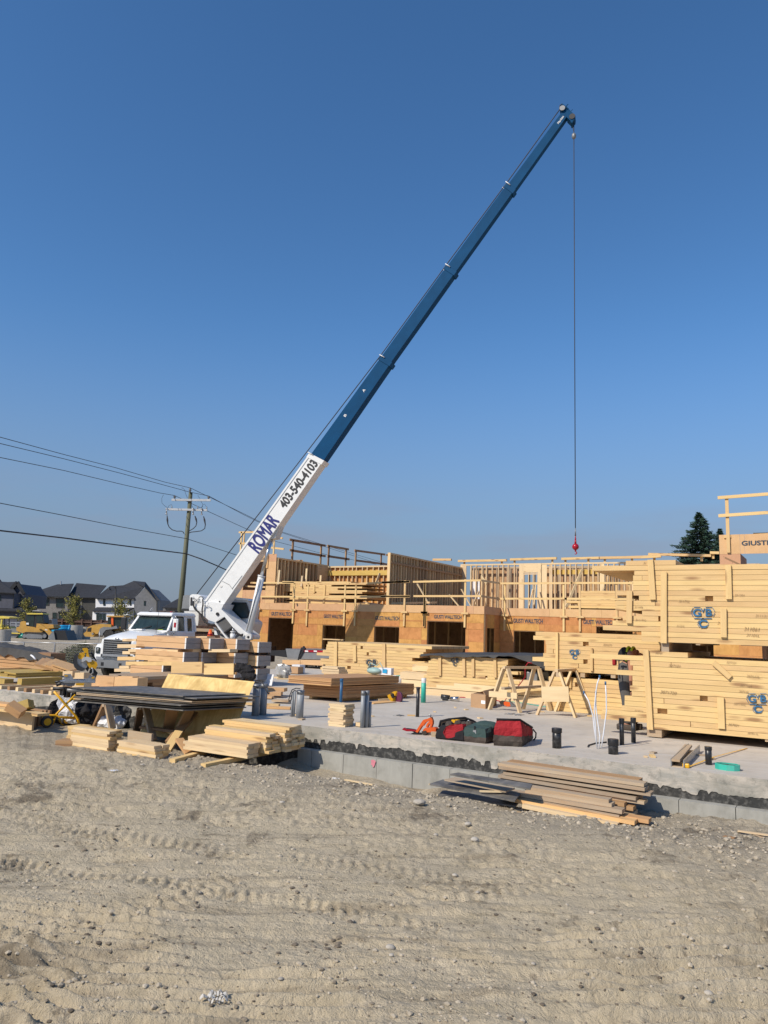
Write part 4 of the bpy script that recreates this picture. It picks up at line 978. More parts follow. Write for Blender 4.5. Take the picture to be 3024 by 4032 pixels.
# winch head with fittings
plate('winch_housing',[(155,300),(158,150),(185,132),(270,134),(310,160),(330,205),(325,275),(300,305)],'white',.15,.8,bevel=.06)
m=WMB(); f=bpl(.08)
rr=random.Random(5)
for k in range(16):
    a=f(*C6(rr.uniform(205,315),rr.uniform(180,280))); m.tube([a,a+Vector((rr.uniform(-.14,.14),0,rr.uniform(-.12,.12)))+bn*.1,a+Vector((rr.uniform(-.1,.1),0,rr.uniform(-.2,.05)))],.028,8)
m.build('winch_fittings',M['whiteold'],crane)
plate('winch_slot',[(162,280),(165,175),(185,170),(186,280)],'black',.12,.05,bevel=0)
plate('bracket',[(148,345),(150,300),(335,290),(345,240),(400,250),(345,352)],'white',-.02,.6)
plate('counterweight_box',[(85,352),(272,356),(272,470),(262,542),(140,538),(90,500)],'whiteold',1.0,.9,bevel=.03)
plate('tank_block',[(50,330),(72,150),(110,142),(160,148),(160,340)],'greymetal',1.2,1.,bevel=.05)
plate('tool_rack',[(40,345),(60,318),(160,322),(160,352)],'black',1.0,.6)
# operator cab
cb=plate('operator_cab',[(560,330),(590,262),(640,182),(650,168),(905,196),(925,215),(950,335),(926,445),(985,490),(990,520),(935,690),(880,690),(700,540),(600,430)],'whiteold',1.15,.95,bevel=.04)
plate('cab_roof_cap',[(635,176),(645,160),(915,188),(935,222),(900,212),(660,196)],'white',1.10,1.05,parent=cb)
plate('cab_window',[(575,310),(600,236),(895,246),(930,360),(908,436),(720,442),(600,345)],'glass',1.135,.012,parent=cb,bevel=0)
plate('window_inner',[(748,265),(860,262),(893,400),(885,428),(738,432)],'sheath',1.128,.004,parent=cb,bevel=0) if False else None
for a,b,c,d,w in ((735,242,722,440,.05),(600,238,895,248,.05),(890,250,928,362,.06),(930,360,908,438,.06),(908,438,720,444,.06),(600,238,575,310,.05)):
    f=bpl(1.10); m=WMB(); m.beam(f(*C6(a,b)),f(*C6(c,d)),w,.03,up=bn); m.build('window_seal',M['black'],cb)
m=WMB(); f=bpl(1.1); p=f(*C6(960,225)); m.tube([p,p+bd*.12+Vector((0,0,.02)),p+bd*.2-Vector((0,0,.2)),p+bd*.16-Vector((0,0,.3))],.015); m.build('grab_rail',M['steel'],cb)
# hoses
f=bpl(-.12); hs=lambda L:[f(*C6(*p)) for p in L]
m=WMB(); m.tube(hs([(205,220),(203,275),(225,325),(275,370),(305,400),(325,450),(355,495),(400,522),(470,535),(480,520)]),.042,8); m.build('hydraulic_hose',M['rubber'],crane)
m=WMB(); m.tube(hs([(325,200),(330,260),(318,330),(320,400),(345,460),(375,505),(440,528)]),.032,8); m.build('hydraulic_hose',M['rubber'],crane)
m=WMB(); m.tube(hs([(275,175),(290,165),(325,168),(332,190),(322,205)]),.02,8); m.build('hydraulic_hose',M['rubber'],crane)
m=WMB(); m.tube(hs([(340,280),(370,262),(408,282),(412,300),(395,318)]),.022,8); m.build('hose_loop',M['white'],crane)
m=WMB(); m.tube(hs([(722,580),(770,640),(815,665),(845,668),(842,648)]),.05,8); m.build('hydraulic_hose',M['rubber'],crane)
# boom sections: (left low, right low, right high, left high) and their inset
secs=[((803,2372),(874,2391),(1273,1812),(1221,1785),.0,.62,'white'),
      ((1214,1803),(1262,1830),(1541,1424),(1503,1402),.07,.50,'bluepaint'),
      ((1496,1412),(1534,1434),(1795,1067),(1761,1045),.12,.42,'bluepaint'),
      ((1754,1058),(1787,1080),(2027,744),(1998,722),.16,.35,'bluepaint'),
      ((1990,740),(2016,762),(2247,437),(2230,417),.19,.29,'bluepaint')]
BS=[]
for k,(a,b,c,d,off,wd,mt) in enumerate(secs):
    f=bpl(off+.12); m=WMB(); m.prism([f(*a),f(*b),f(*c),f(*d)],bn*wd)
    o=m.build('boom_section',M[mt],crane,bevel=.025); o['label']='white base section with name and phone number' if k==0 else 'blue telescoping section'
    BS.append(o)
    # collar at the outer end of the section
    if k<4:
        u=(f(*c)-f(*b)).normalized()
        m=WMB(); e=f(*c),f(*d); q=(e[0]-e[1]).normalized(); m.prism([e[1]-q*.04,e[0]+q*.05,e[0]+q*.05-u*.22,e[1]-q*.04-u*.22],bn*(wd+.05)); 
        m.V=[v-bn*.025 for v in m.V]; m.build('end_collar',M['white' if k==0 else 'bluepaint'],o,bevel=.012)
        m=WMB(); g=f(*d)-q*.04; 
        m.cyl(g-bn*.06-q*.06,g-bn*.06+q*.22,.022); m.build('roller_pin',M['white'],o)
        m=WMB(); m.cyl(g+bn*(wd)-q*.22-u*.15,g+bn*(wd)-q*.05-u*.15,.018); m.build('roller_pin',M['white'],o)
# bright top cover plate along the base section
f=bpl(.09); a,b,c,d=secs[0][:4]; 
m=WMB(); P0,P1=f(*a),f(*d); q=(f(*b)-f(*a)).normalized(); m.prism([P0-q*.03,P0+q*.07,P1+q*.06,P1-q*.03],bn*.68); m.build('top_flange',M['white'],BS[0],bevel=.01)
m=WMB(); p=(bpl(.1))(*C6(565,30)); m.cyl(p,p+bn*.03,.06,n=20); m.build('side_pad',M['whiteold'],BS[0],bevel=.01)
m=WMB(); p=(bpl(.1))(*C6(545,228)); m.cyl(p,p+bn*.04,.035,n=14); m.build('grease_port',M['black'],BS[0])
C2=lambda cx,cy:(700+.3617*cx,2000+.3617*cy)
m=WMB(); f=bpl(.105); 
for (x0,y0),(x1,y1) in (((480,795),(560,835)),((560,835),(595,885)),((590,880),(700,735))): m.beam(f(*C2(x0,y0)),f(*C2(x1,y1)),.012,.012,up=bn)
m.build('panel_seam',M['greymetal'],BS[0])
# lettering on the boom, running up it
def btext(s,a,b,size,off,mat,par,bold=.03,shear=0,fill=True):
    f=bpl(off-.006); A=f(*a); B=f(*b); xd=(B-A).normalized(); nn=-bn; yd=nn.cross(xd)
    t=text(s,size,(A+B)/2,xd,yd,M[mat],crane,bold=bold,shear=shear,depth=0)
    xs=[v.co.dot(xd) for v in t.data.vertices]; L=max(xs)-min(xs); c0=(max(xs)+min(xs))/2; k=(B-A).length/L
    for v in t.data.vertices:
        v.co+=xd*((v.co.dot(xd)-c0)*(k-1)) ; v.co=Rm@(v.co-TR)
    t.parent=par; return t
btext('ROMAR',(995,2165),(1078,2035),1.0,.115,'navy',BS[0],.04,.1)
btext('403-540-4103',(1108,1994),(1240,1816),.60,.115,'black',BS[0],.04)
btext('B',(1356,1640),(1362,1631),.16,.185,'white',BS[1],.03)
btext('A',(1429,1542),(1436,1532),.17,.185,'white',BS[1],.03)
btext('Manitex',(2196,487),(2218,456),.15,.305,'white',BS[4],.02,.2)
# boom head
f=bpl(.16); C1=lambda cx,cy:(2000+.1929*cx,380+.1929*cy)
plate('head_box',[(1190,300),(1275,290),(1375,385),(1368,450),(1325,500),(1320,530),(1282,530),(1278,495),(1200,420)],'bluepaint',.2,.4,bevel=.02,cv=C1)
m=WMB(); f2=bpl(.17); m.cyl(f2(*C1(1310,400)),f2(*C1(1310,400))+bn*.04,.13,n=24); m.build('head_sheave',M['black'],crane)
plate('top_sheave_guard',[(1055,235),(1060,200),(1118,145),(1175,190),(1190,215),(1095,295),(1060,280)],'bluepaint',.25,.25,bevel=.02,cv=C1)
m=WMB(); f2=bpl(.22); m.cyl(f2(*C1(1110,230)),f2(*C1(1110,230))+bn*.04,.12,n=24); m.build('top_sheave',M['greymetal'],crane)
m=WMB(); m.beam(f2(*C1(1180,210)),f2(*C1(1228,155)),.03,.03); m.beam(f2(*C1(1275,310)),f2(*C1(1320,262)),.02,.02); m.build('head_stud',M['bluepaint'],crane)
# luffing cylinder
f=bpl(.35)
rod0,rod1,foot=f(1029,2271),f(1071,2113),f(977,2507)
m=WMB(); m.cyl(foot,rod0,.155,n=28); cy=m.build('lift_cylinder',M['white'],crane)
m=WMB(); m.cyl(rod0,rod0+(rod1-rod0)*.03,.175,n=28); m.build('cylinder_gland',M['white'],cy)
m=WMB(); m.cyl(rod0,rod1,.085,n=20); m.build('cylinder_rod',M['chrome'],cy)
m=WMB(); g=bpl(.17); m.tube([g(966,2500),g(994,2395),g(1024,2280)],.014,6); m.build('pilot_line',M['black'],cy)
m=WMB(); m.ball(rod1,.12,sc=(1,1,1)); m.build('rod_eye',M['black'],cy)
plate('rod_bracket',[(1000,330),(1010,300),(1090,180),(1110,190),(1060,330),(1030,335)],'whiteold',.25,.5,cv=C2)
# hoist rope: up the boom back, over the sheaves, down to the ball
m=WMB(); f=bpl(.42)
m.tube([f(775,2339),f(1190,1803),f(1500,1398),f(1758,1042),f(1998,716),f(2203,432),f(2205,415),f(2214,409)],.022,6); m.build('hoist_rope',M['wire'],crane)
f=bpl(.37); top=f(2259.5,471); ballp=Vector((top.x,top.y,f(2259,2150).z))
m=WMB(); m.tube([top,(top.x,top.y,ballp.z+.75)],.02,6); m.build('load_line',M['wire'],crane)
zs=f(2258,536).z
m=WMB(); m.tube([f(2252,480),(top.x,top.y,zs+.15)],.009,6); m.build('limit_switch_cord',M['wire'],crane)
m=WMB(); m.ball((top.x,top.y,zs),.10,sc=(1,1,1.5)); m.build('limit_switch_weight',M['greymetal'],crane)
# headache ball and hook hang on the rope
bc=Vector((top.x,top.y,f(2259,2153).z))
hb=thing('hook_ball','red steel ball with hook hanging on the crane rope above the building','crane hook',bc)
m=MB(); m.ball((0,0,0),.135,nu=24,nv=14); m.build('weight_ball',M['redpaint'],hb)
m=MB(); m.cyl((0,0,.12),(0,0,.30),.045,.03); m.cyl((0,0,.30),(0,0,.48),.02,.02); m.ball((0,0,.33),.035); m.build('swivel',M['redpaint'],hb)
m=MB(); m.cyl((0,0,.45),(0,0,.78),.03,.015); m.build('rope_socket',M['greymetal'],hb)
m=MB(); m.cyl((0,0,-.12),(0,0,-.19),.04,.03); m.tube([(0,0,-.18)]+[(.05*math.sin(t),0,-.25+.05*math.cos(t)) for t in np.linspace(0,4.2,12)],[.02]*10+[.015,.010,.006],8); m.build('hook',M['redpaint'],hb)
# ---------------------------------------------------------------- things near the crane
def on6(cx,cy,off): return bpl(off)(*C6(cx,cy))
p=on6(420,722,-1.2); h=(on6(420,600,-1.2)-p).length
cn=thing('traffic_cone','orange traffic cone standing between the truck cab and the crane turret','traffic cone',p)
m=MB(); m.cyl((0,0,0),(0,0,h),.17,.06,n=24); m.cyl((0,0,h-.001),(0,0,h+.03),.06,.04,n=24); m.build('cone_body',M['orange'],cn)
m=MB(); m.cyl((0,0,h*.45),(0,0,h*.62),.126,.103,n=24); m.build('cone_band',M['redpaint'],cn)
m=MB(); m.box((0,0,-.02),(.42,.42,.04)); m.build('cone_base',M['black'],cn)
p=on6(714,722,-.6)
wc=thing('air_filter_canister','white canister with a narrow neck standing in front of the turret frame','canister',p)
h=.32
m=MB(); m.cyl((0,0,0),(0,0,h*.75),.115,n=20); m.cyl((0,0,h*.75),(0,0,h),.115,.07,n=20); m.cyl((0,0,h),(0,0,h*1.12),.12,.12,n=20); m.build('canister_body',M['white'],wc)
m=MB(); m.cyl((0,0,h*1.12),(0,0,h*1.5),.055,.045,n=16); m.build('canister_neck',M['steel'],wc)
# ---------------------------------------------------------------- black flatbed trailer behind the slab
C5=lambda cx,cy:(1080+.3014*cx,2480+.3014*cy)
YT=25.
def tp(x,y,d=0): return py(*C5(x,y),YT+d)
TO=tuple(tp(400,600)[:2])+( -.3,)
tl=thing('flatbed_trailer','black flatbed trailer with red and white tape along its edge behind the slab','trailer',TO)
def tpl(name,pts,mat,d=0,w=.3,bevel=.01,par=None):
    m=MB(TO); m.prism([tp(x,y,d) for x,y in pts],(0,w,0)); return m.build(name,M[mat],par or tl,bevel=bevel)
tpl('front_box',[(148,245),(340,262),(305,382),(172,375)],'greymetal',0,2.2); tpl('side_rail',[(375,268),(730,300),(725,392),(335,382)],'greymetal',0,2.2)
tpl('deck_edge',[(370,262),(760,275),(760,300),(372,288)],'redpaint',-.03,.03,0)
for x in (400,515,635): tpl('reflective_tape',[(x,268),(x+42,271),(x+42,289),(x,286)],'white',-.036,.005,0)
tpl('stake_post',[(340,262),(348,230),(368,228),(376,212),(384,230),(398,235),(392,262)],'black',-.02,.1)
m=MB(TO); m.beam(tp(385,262,-.05),tp(310,392,-.05),.05,.03,up=(0,1,0)); m.build('strap',M['black'],tl)
tpl('lower_beam',[(100,430),(640,462),(640,640),(110,640)],'black',.1,2.)
for x0,x1 in ((145,210),(255,312),(345,410),(445,540),(565,580)):
    m=MB(TO); y=462+(x0-145)*.03
    for k in range(int((x1-x0)/9)): a=tp(x0+k*9,y+random.uniform(-2,2),.09); m.box(a,(.05,.006,.06))
    m.build('white_marking',M['white'],tl)
tpl('chassis',[(-60,270),(150,262),(150,300),(600,400),(600,420),(-60,330)],'black',.6,1.)
for x in (500,620):
    p=tp(x,620,.2); m=MB(TO); m.cyl((p.x,p.y,.1),(p.x,p.y+.3,.1),.42,n=28); m.build('wheel',M['rubber'],tl)
def lvl_beams():
    for a,b in (((105,390,340,388)),((341,384,640,396))) if False else (((105,338)),((342,640))):
        m=MB(); p=[tp(a,392,-.2),tp(b,398,-.2),tp(b,468,-.2),tp(a,452,-.2)]; m.prism(p,(0,.35,0)); solo('timber_baulk','orange timber lying along the black flatbed trailer','beam',m,M['lvl'],'timber beams on the trailer')
lvl_beams()
# ---------------------------------------------------------------- background: houses, machines, poles, trees
def fwd(Df):
    p=CF*Df
    return vplane(p,CR)
C0=lambda cx,cy:(.4581*cx,2200+.4581*cy)
C8=lambda cx,cy:(.2532*cx,2250+.2532*cy)
def gnd0(x,y,z=-.15): return hz(x,y,z)
class Tr:
    """helper for a thing traced at a given forward distance"""
    def __init__(s,name,label,cat,Df,cv,loc,group=None):
        s.D=Df; s.cv=cv; s.f=fwd(Df); q=s.f(*cv(*loc)); s.o=Vector(q); s.t=thing(name,label,cat,q,0,group)
    def P(s,x,y,d=0): 
        f=fwd(s.D+d); return f(*s.cv(x,y))
    def pr(s,name,pts,mat,d=0,w=1,par=None,bevel=0):
        m=MB(s.o); m.prism([s.P(x,y,d) for x,y in pts],CF*w); return m.build(name,M[mat],par or s.t,bevel=bevel)
    def roof(s,name,pts,mat,th=.15,par=None):
        m=MB(s.o); m.prism([s.P(x,y,d) for x,y,d in pts],(0,0,-th)); return m.build(name,M[mat],par or s.t)
    def rect(s,name,x0,y0,x1,y1,mat,d=-.06,w=.05,par=None): return s.pr(name,[(x0,y0),(x1,y0),(x1,y1),(x0,y1)],mat,d,w,par)
    def cyl(s,name,x,y,r,mat,d=0,w=1,par=None,ax=None,n=28):
        c=s.P(x,y,d); rr=(s.P(x+r,y,d)-c).length; m=MB(s.o); m.cyl(c,c+CF*w,rr,n=n); return m.build(name,M[mat],par or s.t)
    def beam(s,name,x0,y0,x1,y1,w,mat,d=0,par=None):
        m=MB(s.o); m.beam(s.P(x0,y0,d),s.P(x1,y1,d),w,w); return m.build(name,M[mat],par or s.t)
# grey house
g=Tr('house','two storey grey sided house with dark hip roof and four rear windows','house',130,C8,(740,860))
g.pr('wall',[(415,398),(1052,402),(1052,860),(415,860)],'sid_grey',0,9)
g.roof('roof',[(352,378,-.8),(1062,388,-.8),(1148,188,6),(900,200,6)],'roof')
g.roof('roof',[(352,378,-.8),(900,200,6),(890,200,12),(340,380,13)],'roof')
for r in ((497,422,605,545),(712,424,752,518),(875,430,988,555),(820,645,875,735),(655,640,705,745),(912,625,985,740)):
    w=g.rect('window',*r,'glass',-.08,.04); x0,y0,x1,y1=r
    for e in ((x0-6,y0-6,x1+6,y0),(x0-6,y1,x1+6,y1+6),(x0-6,y0,x0,y1),(x1,y0,x1+6,y1)): g.rect('frame',*e,'sid_dark',-.12,.05,w)
g.rect('lower_siding',985,668,1050,745,'sid_mid',-.1,.05)
g.roof('porch_roof',[(905,622,-1),(1062,630,-1),(1062,640,.2),(905,632,.2)],'roof')
g.pr('chimney_pipe',[(935,150),(948,150),(950,205),(932,205)],'steel',5,.3)
# charcoal house
g=Tr('house','charcoal house with very dark roof between the grey house and the white house','house',132,C8,(1270,860))
g.pr('wall',[(1062,405),(1495,408),(1480,860),(1062,860)],'sid_dark',0,9)
g.roof('roof',[(1050,400,-.6),(1500,402,-.6),(1655,218,6),(1190,180,6)],'roof')
for r in ((1250,450,1278,570),(1235,600,1265,720)): g.rect('window',*r,'sid_grey',-.08,.04)
g=Tr('house','low dark roof of a house showing behind the slate house','house',150,C8,(450,700))
g.roof('roof',[(330,345,0),(600,345,0),(560,308,4),(430,272,5),(355,268,5)],'roof'); g.pr('wall',[(340,345),(580,345),(580,800),(340,800)],'sid_dark',.5,8)
# slate house at the left edge
g=Tr('house','slate blue house with tall pointed gable at the left edge','house',112,C8,(170,860))
g.pr('wall',[(-150,325),(215,335),(195,578),(-150,570)],'sid_slate',0,8)
g.pr('gable_wall',[(187,268),(265,190),(370,355),(350,560),(196,560)],'sid_slate',2.2,8)
g.roof('roof',[(-150,312,-.6),(255,332,-.6),(180,262,3.),(125,165,6),(28,158,6),(-5,112,6),(-150,60,6)],'roof')
g.roof('roof',[(125,165,6),(272,158,6.1),(182,265,2.1),(175,258,2.2)],'roof')
m=MB(g.o)
for a,b in (((182,268),(270,168)),((270,168),(380,352))): m.beam(g.P(*a,1.9),g.P(*b,1.9),.5,.35,up=CF)
m.build('gable_trim',M['black'],g.t)
g.rect('corner_trim',205,335,217,580,'black',-.1,.1); g.rect('window',-20,365,12,455,'glass')
g.roof('lower_roof',[(-150,598,-2),(350,612,-2),(382,575,.5),(300,526,2.1),(200,526,2.1),(-150,560,2)],'roof')
g.pr('lower_wall',[(-150,602),(350,612),(335,860),(-150,860)],'sid_slate',-1.2,8)
# white house
g=Tr('house','white and grey house with steep dark gable roof left of the truck','house',126,C0,(1000,560))
g.pr('wall',[(822,338),(1153,340),(1150,560),(820,560)],'sid_white',0,8)
g.pr('side_wall',[(1155,338),(1243,250),(1350,352),(1345,560),(1155,560)],'sid_mid',-.4,8.2)
g.roof('roof',[(815,338,-.6),(1155,340,-.6),(1243,236,2.5),(1150,190,6),(1060,228,6),(945,236,6)],'roof')
g.roof('roof',[(1243,236,-.9),(1250,200,4),(1372,352,-.9),(1345,358,-.9)],'roof'); g.roof('roof',[(1150,190,6),(1250,199,6),(1243,240,1)],'roof')
g.roof('porch_roof',[(795,447,-2.5),(1085,450,-2.5),(1155,420,-.1),(832,416,-.1)],'roof')
g.pr('porch_wall',[(797,449),(1085,452),(1085,560),(790,560)],'sid_white',-2.2,2.1)
for r,d in (((886,350,904,402),0),((1112,355,1128,400),0),((1236,366,1250,402),-.4),((827,470,850,530),-2.2),((853,474,880,530),-2.2),((884,474,908,530),-2.2)): 
    w=g.rect('window',*r,'glass',d-.08,.05); g.rect('frame',r[0]-3,r[1]-4,r[2]+3,r[1],'sid_dark',d-.1,.06,w)
g.rect('corner_trim',1343,352,1352,450,'sid_dark',-.6,.2)
g=Tr('house','dark roofed house half hidden behind the utility pole','house',100,C0,(1520,520))
g.roof('roof',[(1390,418,0),(1680,420,0),(1640,312,5),(1575,318,5)],'roof'); g.pr('wall',[(1400,424),(1670,424),(1670,520),(1400,520)],'sid_mid',.6,8)
# wooden yard fence
m=MB(); A=fwd(112)(190,2436); 
fn=thing('board_fence','brown board fence in front of the grey and charcoal houses','fence',fwd(112)(330,2480))
m=MB(fn.location); f=fwd(112)
for x in np.arange(185,480,2.6):
    a=f(x,2439+.035*(x-300)); b=f(x+2.4,2484); m.prism([(a.x,a.y,a.z),(b.x,b.y,a.z),(b.x,b.y,b.z),(a.x,a.y,b.z)],CF*.05)
o=m.build('fence_board',M['brownfence'],fn); o['kind']='stuff'
for x in (205,246,283,324,361,400,440,470):
    m=MB(fn.location); a=fwd(111.8)(x,2436+.035*(x-300)); m.beam((a.x,a.y,-.2),(a.x,a.y,a.z),.16,.16,up=CF); m.build('fence_post',M['brownfence'],fn)
m=MB(fn.location); m.beam(fwd(111.85)(185,2444),fwd(111.85)(480,2455),.08,.14); m.build('fence_rail',M['brownfence'],fn)
fn=thing('board_fence','weathered brown board screen seen between truck cab and crane turret','fence',fwd(52)(795,2520))
m=MB(fn.location); f=fwd(52)
for x in np.arange(728,862,5):
    a=f(x,2452+.035*(x-730)+random.uniform(-1,1)); b=f(x+4.7,2560); m.prism([(a.x,a.y,a.z),(b.x,b.y,a.z),(b.x,b.y,b.z),(a.x,a.y,b.z)],CF*.05)
m.build('fence_board',M['brownfence'],fn)
m=MB(fn.location); m.beam(fwd(51.9)(728,2478),fwd(51.9)(862,2483),.05,.2); m.build('fence_rail',M['lumber_used'],fn)
# temporary wire fence
m=None; DF=40
tf=thing('wire_fence','grey temporary wire fence panels standing in front of the bush','fence',fwd(DF)(230,2620))
f=fwd(DF)
for xs,mt in (((-40,94),0),((97,216),0),((220,397),0),((399,520),0)):
    x0,x1=xs; y=lambda x:2530+.035*(x-150)*.6
    m=MB(tf.location); a,b=f(x0,y(x0)),f(x1,y(x1)); zb=f(x0,2625).z
    m.tube([(a.x,a.y,zb),a,b,(b.x,b.y,zb)],.028,6); fr_=m.build('fence_frame',M['steel'],tf)
    m=MB(tf.location); n=int((x1-x0)/4)
    for k in range(1,n):
        q=a.lerp(b,k/n); m.tube([(q.x,q.y,zb),q],.004,4,caps=False)
    for k in range(1,9):
        zz=zb+(a.z-zb)*k/9; m.tube([(a.x,a.y,zz),(b.x,b.y,zz)],.003,4,caps=False)
    m.build('wire_mesh',M['steel'],fr_)
# pale rail fence behind the machines
rf_=thing('rail_fence','pale metal rail fence behind the roller and the track loader','fence',fwd(95)(60,2480)); f=fwd(95)
m=MB(rf_.location)
for y in (2451,2461,2471): m.beam(f(30,y-1),f(80,y+1),.1,.1)
for x in (64,40): m.beam(f(x,2449),f(x,2485),.14,.14,up=CF)
m.build('rails',M['steel'],rf_)
# ---- track loader
L=Tr('track_loader','yellow tracked loader with glazed cab and front bucket parked on the gravel','loader',80,C8,(620,1070))
tr=L.pr('track',[(345,1000),(355,965),(400,942),(640,948),(700,965),(722,1000),(715,1045),(670,1068),(390,1060),(350,1040)],'rubber',-.2,.5,bevel=.08)
L.pr('track_frame',[(400,985),(440,968),(640,985),(665,1010),(655,1045),(440,1050),(405,1030)],'greymetal',-.32,.2,tr,.05)
for x in (378,690): L.cyl('sprocket',x,1005,30,'greymetal',-.28,.2,tr)
for k in range(7): L.cyl('track_roller',450+k*30,1050,9,'black',-.36,.1,tr,n=12)
L.pr('track',[(345,1000),(355,965),(400,942),(640,948),(700,965),(722,1000),(715,1045),(670,1068),(390,1060),(350,1040)],'rubber',1.6,.5,bevel=.08)
L.pr('body',[(252,870),(300,858),(318,785),(345,772),(400,778),(410,850),(530,865),(560,880),(570,810),(830,828),(835,870),(800,900),(700,905),(640,950),(400,940),(345,960),(310,945),(255,925)],'catyellow',.15,1.6,bevel=.04)
L.pr('engine_hood',[(570,812),(620,812),(740,835),(830,845),(835,880),(600,900)],'catyellow',.0,1.8,bevel=.03)
ar=L.pr('lift_arm',[(575,820),(620,815),(760,905),(800,940),(825,935),(830,960),(790,1010),(760,990),(700,930),(590,860)],'catyellow',-.25,.25,bevel=.03)
L.pr('arm_badge',[(695,900),(735,905),(738,918),(700,914)],'white',-.27,.02,ar)
L.pr('lift_arm',[(575,820),(620,815),(760,905),(800,940),(825,935),(830,960),(790,1010),(760,990),(700,930),(590,860)],'catyellow',1.9,.25,bevel=.03)
bk=L.pr('bucket',[(838,915),(860,922),(1010,915),(1060,1075),(860,1085),(838,1010)],'black',-.1,2.4,bevel=.02)
L.pr('bucket_side',[(812,940),(835,930),(862,1082),(830,1085),(770,1060),(750,1010)],'greymetal',-.3,.12,bk); 
for k in range(6): L.pr('bucket_tooth',[(870+k*33,1070),(886+k*33,1070),(898+k*33,1088),(886+k*33,1090)],'greymetal',-.35,.2,bk)
cb_=L.pr('cab',[(398,670),(550,665),(668,672),(690,800),(560,870),(410,850),(385,780)],'black',.25,1.3,bevel=.04)
for p in ([(415,682),(535,680),(530,740),(520,855),(440,850),(412,790)],[(565,682),(655,682),(672,790),(600,800),(575,800)]): L.pr('cab_window',p,'glass',.22,.02,cb_)
L.pr('canopy',[(412,650),(660,648),(668,668),(415,668)],'paleyellow',.1,1.6,bevel=.03)
m=MB(L.o); m.tube([L.P(510,648,.3),L.P(512,612,.3),L.P(640,612,.3),L.P(648,650,.3)],.05,6); m.build('roof_rail',M['greymetal'],L.t)
L.pr('door_badge',[(408,798),(448,798),(448,828),(408,826)],'white',.13,.02)
# ---- roller
Lr=Tr('road_roller','pale yellow roller with canopy cut off by the left edge','roller',82,C8,(60,1030))
Lr.pr('body',[(-150,820),(0,830),(38,880),(20,900),(-150,905)],'paleyellow',0,2,bevel=.05)
Lr.pr('canopy',[(-150,700),(40,692),(150,712),(140,732),(10,730),(-150,735)],'paleyellow',-.1,2.2,bevel=.03)
Lr.pr('canopy_post',[(15,735),(35,735),(20,880),(0,870)],'paleyellow',0,.2)
for a,b in ((60,870),(132,880)): Lr.pr('canopy_post',[(a,735),(a+10,735),(a+10,b),(a,b)],'black',0,.15)
Lr.pr('seat_panel',[(25,850),(140,860),(150,885),(30,885)],'paleyellow',.2,1.5); Lr.cyl('drum',200,965,80,'greymetal',.1,1.9); Lr.pr('drum_frame',[(120,948),(310,955),(310,972),(120,965)],'paleyellow',-.1,.12)
Lr.cyl('rear_wheel',-40,970,80,'rubber',0,.5)
# ---- articulated loader
La=Tr('wheel_loader','dusty yellow wheel loader with round fenders behind the truck hood','loader',70,C0,(880,720))
La.pr('rear_bumper',[(716,645),(735,628),(800,630),(812,655),(800,672),(730,668)],'catyellow',-.2,2.4,bevel=.04)
La.pr('engine_hood',[(740,632),(752,590),(800,570),(860,560),(955,565),(960,625),(890,612),(860,640),(815,650)],'catyellow',0,2.1,bevel=.08)
La.pr('hood_top',[(770,590),(830,560),(910,552),(930,568),(860,575),(800,590)],'greymetal',.1,1.9,bevel=.05)
La.pr('side_grille',[(752,600),(782,590),(776,630),(748,632)],'black',-.05,.1)
La.pr('fender',[(845,640),(860,600),(890,585),(950,590),(1000,575),(1010,600),(910,612),(885,640),(880,662),(850,658)],'greymetal',-.3,.5,bevel=.05)
La.cyl('wheel',935,655,42,'rubber',-.35,.6); La.cyl('wheel',1010,660,40,'rubber',-.2,.6)
cb_=La.pr('cab',[(920,500),(940,498),(950,605),(1060,605),(1062,500),(940,495),(920,492)],'glass',.4,1.3); 
La.pr('cab_glass',[(925,503),(1058,503),(1055,595),(930,600)],'glass',.5,1.1,cb_); La.pr('cab_roof',[(915,488),(1065,490),(1062,502),(918,500)],'catyellow',.2,1.7,bevel=.03)
La.pr('cab_post',[(955,500),(972,500),(975,605),(958,605)],'orange',.3,.15,cb_)
La.pr('front_frame',[(960,590),(1040,585),(1050,640),(960,640)],'catyellow',.3,1.5)
La.cyl('headlamp',795,645,8,'chrome',-.25,.05); 
# ---- skid steer behind the loader
Ls=Tr('skid_steer','small dark skid steer cab just behind the track loader','loader',90,C8,(760,830))
Ls.pr('cab',[(680,738),(808,735),(815,830),(690,825)],'greymetal',0,1.5,bevel=.05); Ls.pr('cab_window',[(710,752),(795,750),(800,805),(705,805)],'black',-.05,.04)
# ---- blue pipes
Lb=thing('pipe_stack','stack of bright blue plastic pipes beside the loader bucket','pipes',fwd(84)(243,2515))
f=fwd(84)
for k,(y,d) in enumerate(((2466,0),(2475,-.3),(2484,.3),(2494,-.3),(2505,0))):
    a=fwd(84+d)(205,y); b=fwd(84+d)(272-(k%2)*2,y+1); m=MB(Lb.location); m.cyl(a,b,.15,n=16); m.build('pipe',M['bluebright'],Lb)
    m=MB(Lb.location); m.cyl(b,b+(b-a).normalized()*.15,.19,n=16); m.build('pipe_bell',M['bluebright'],Lb)
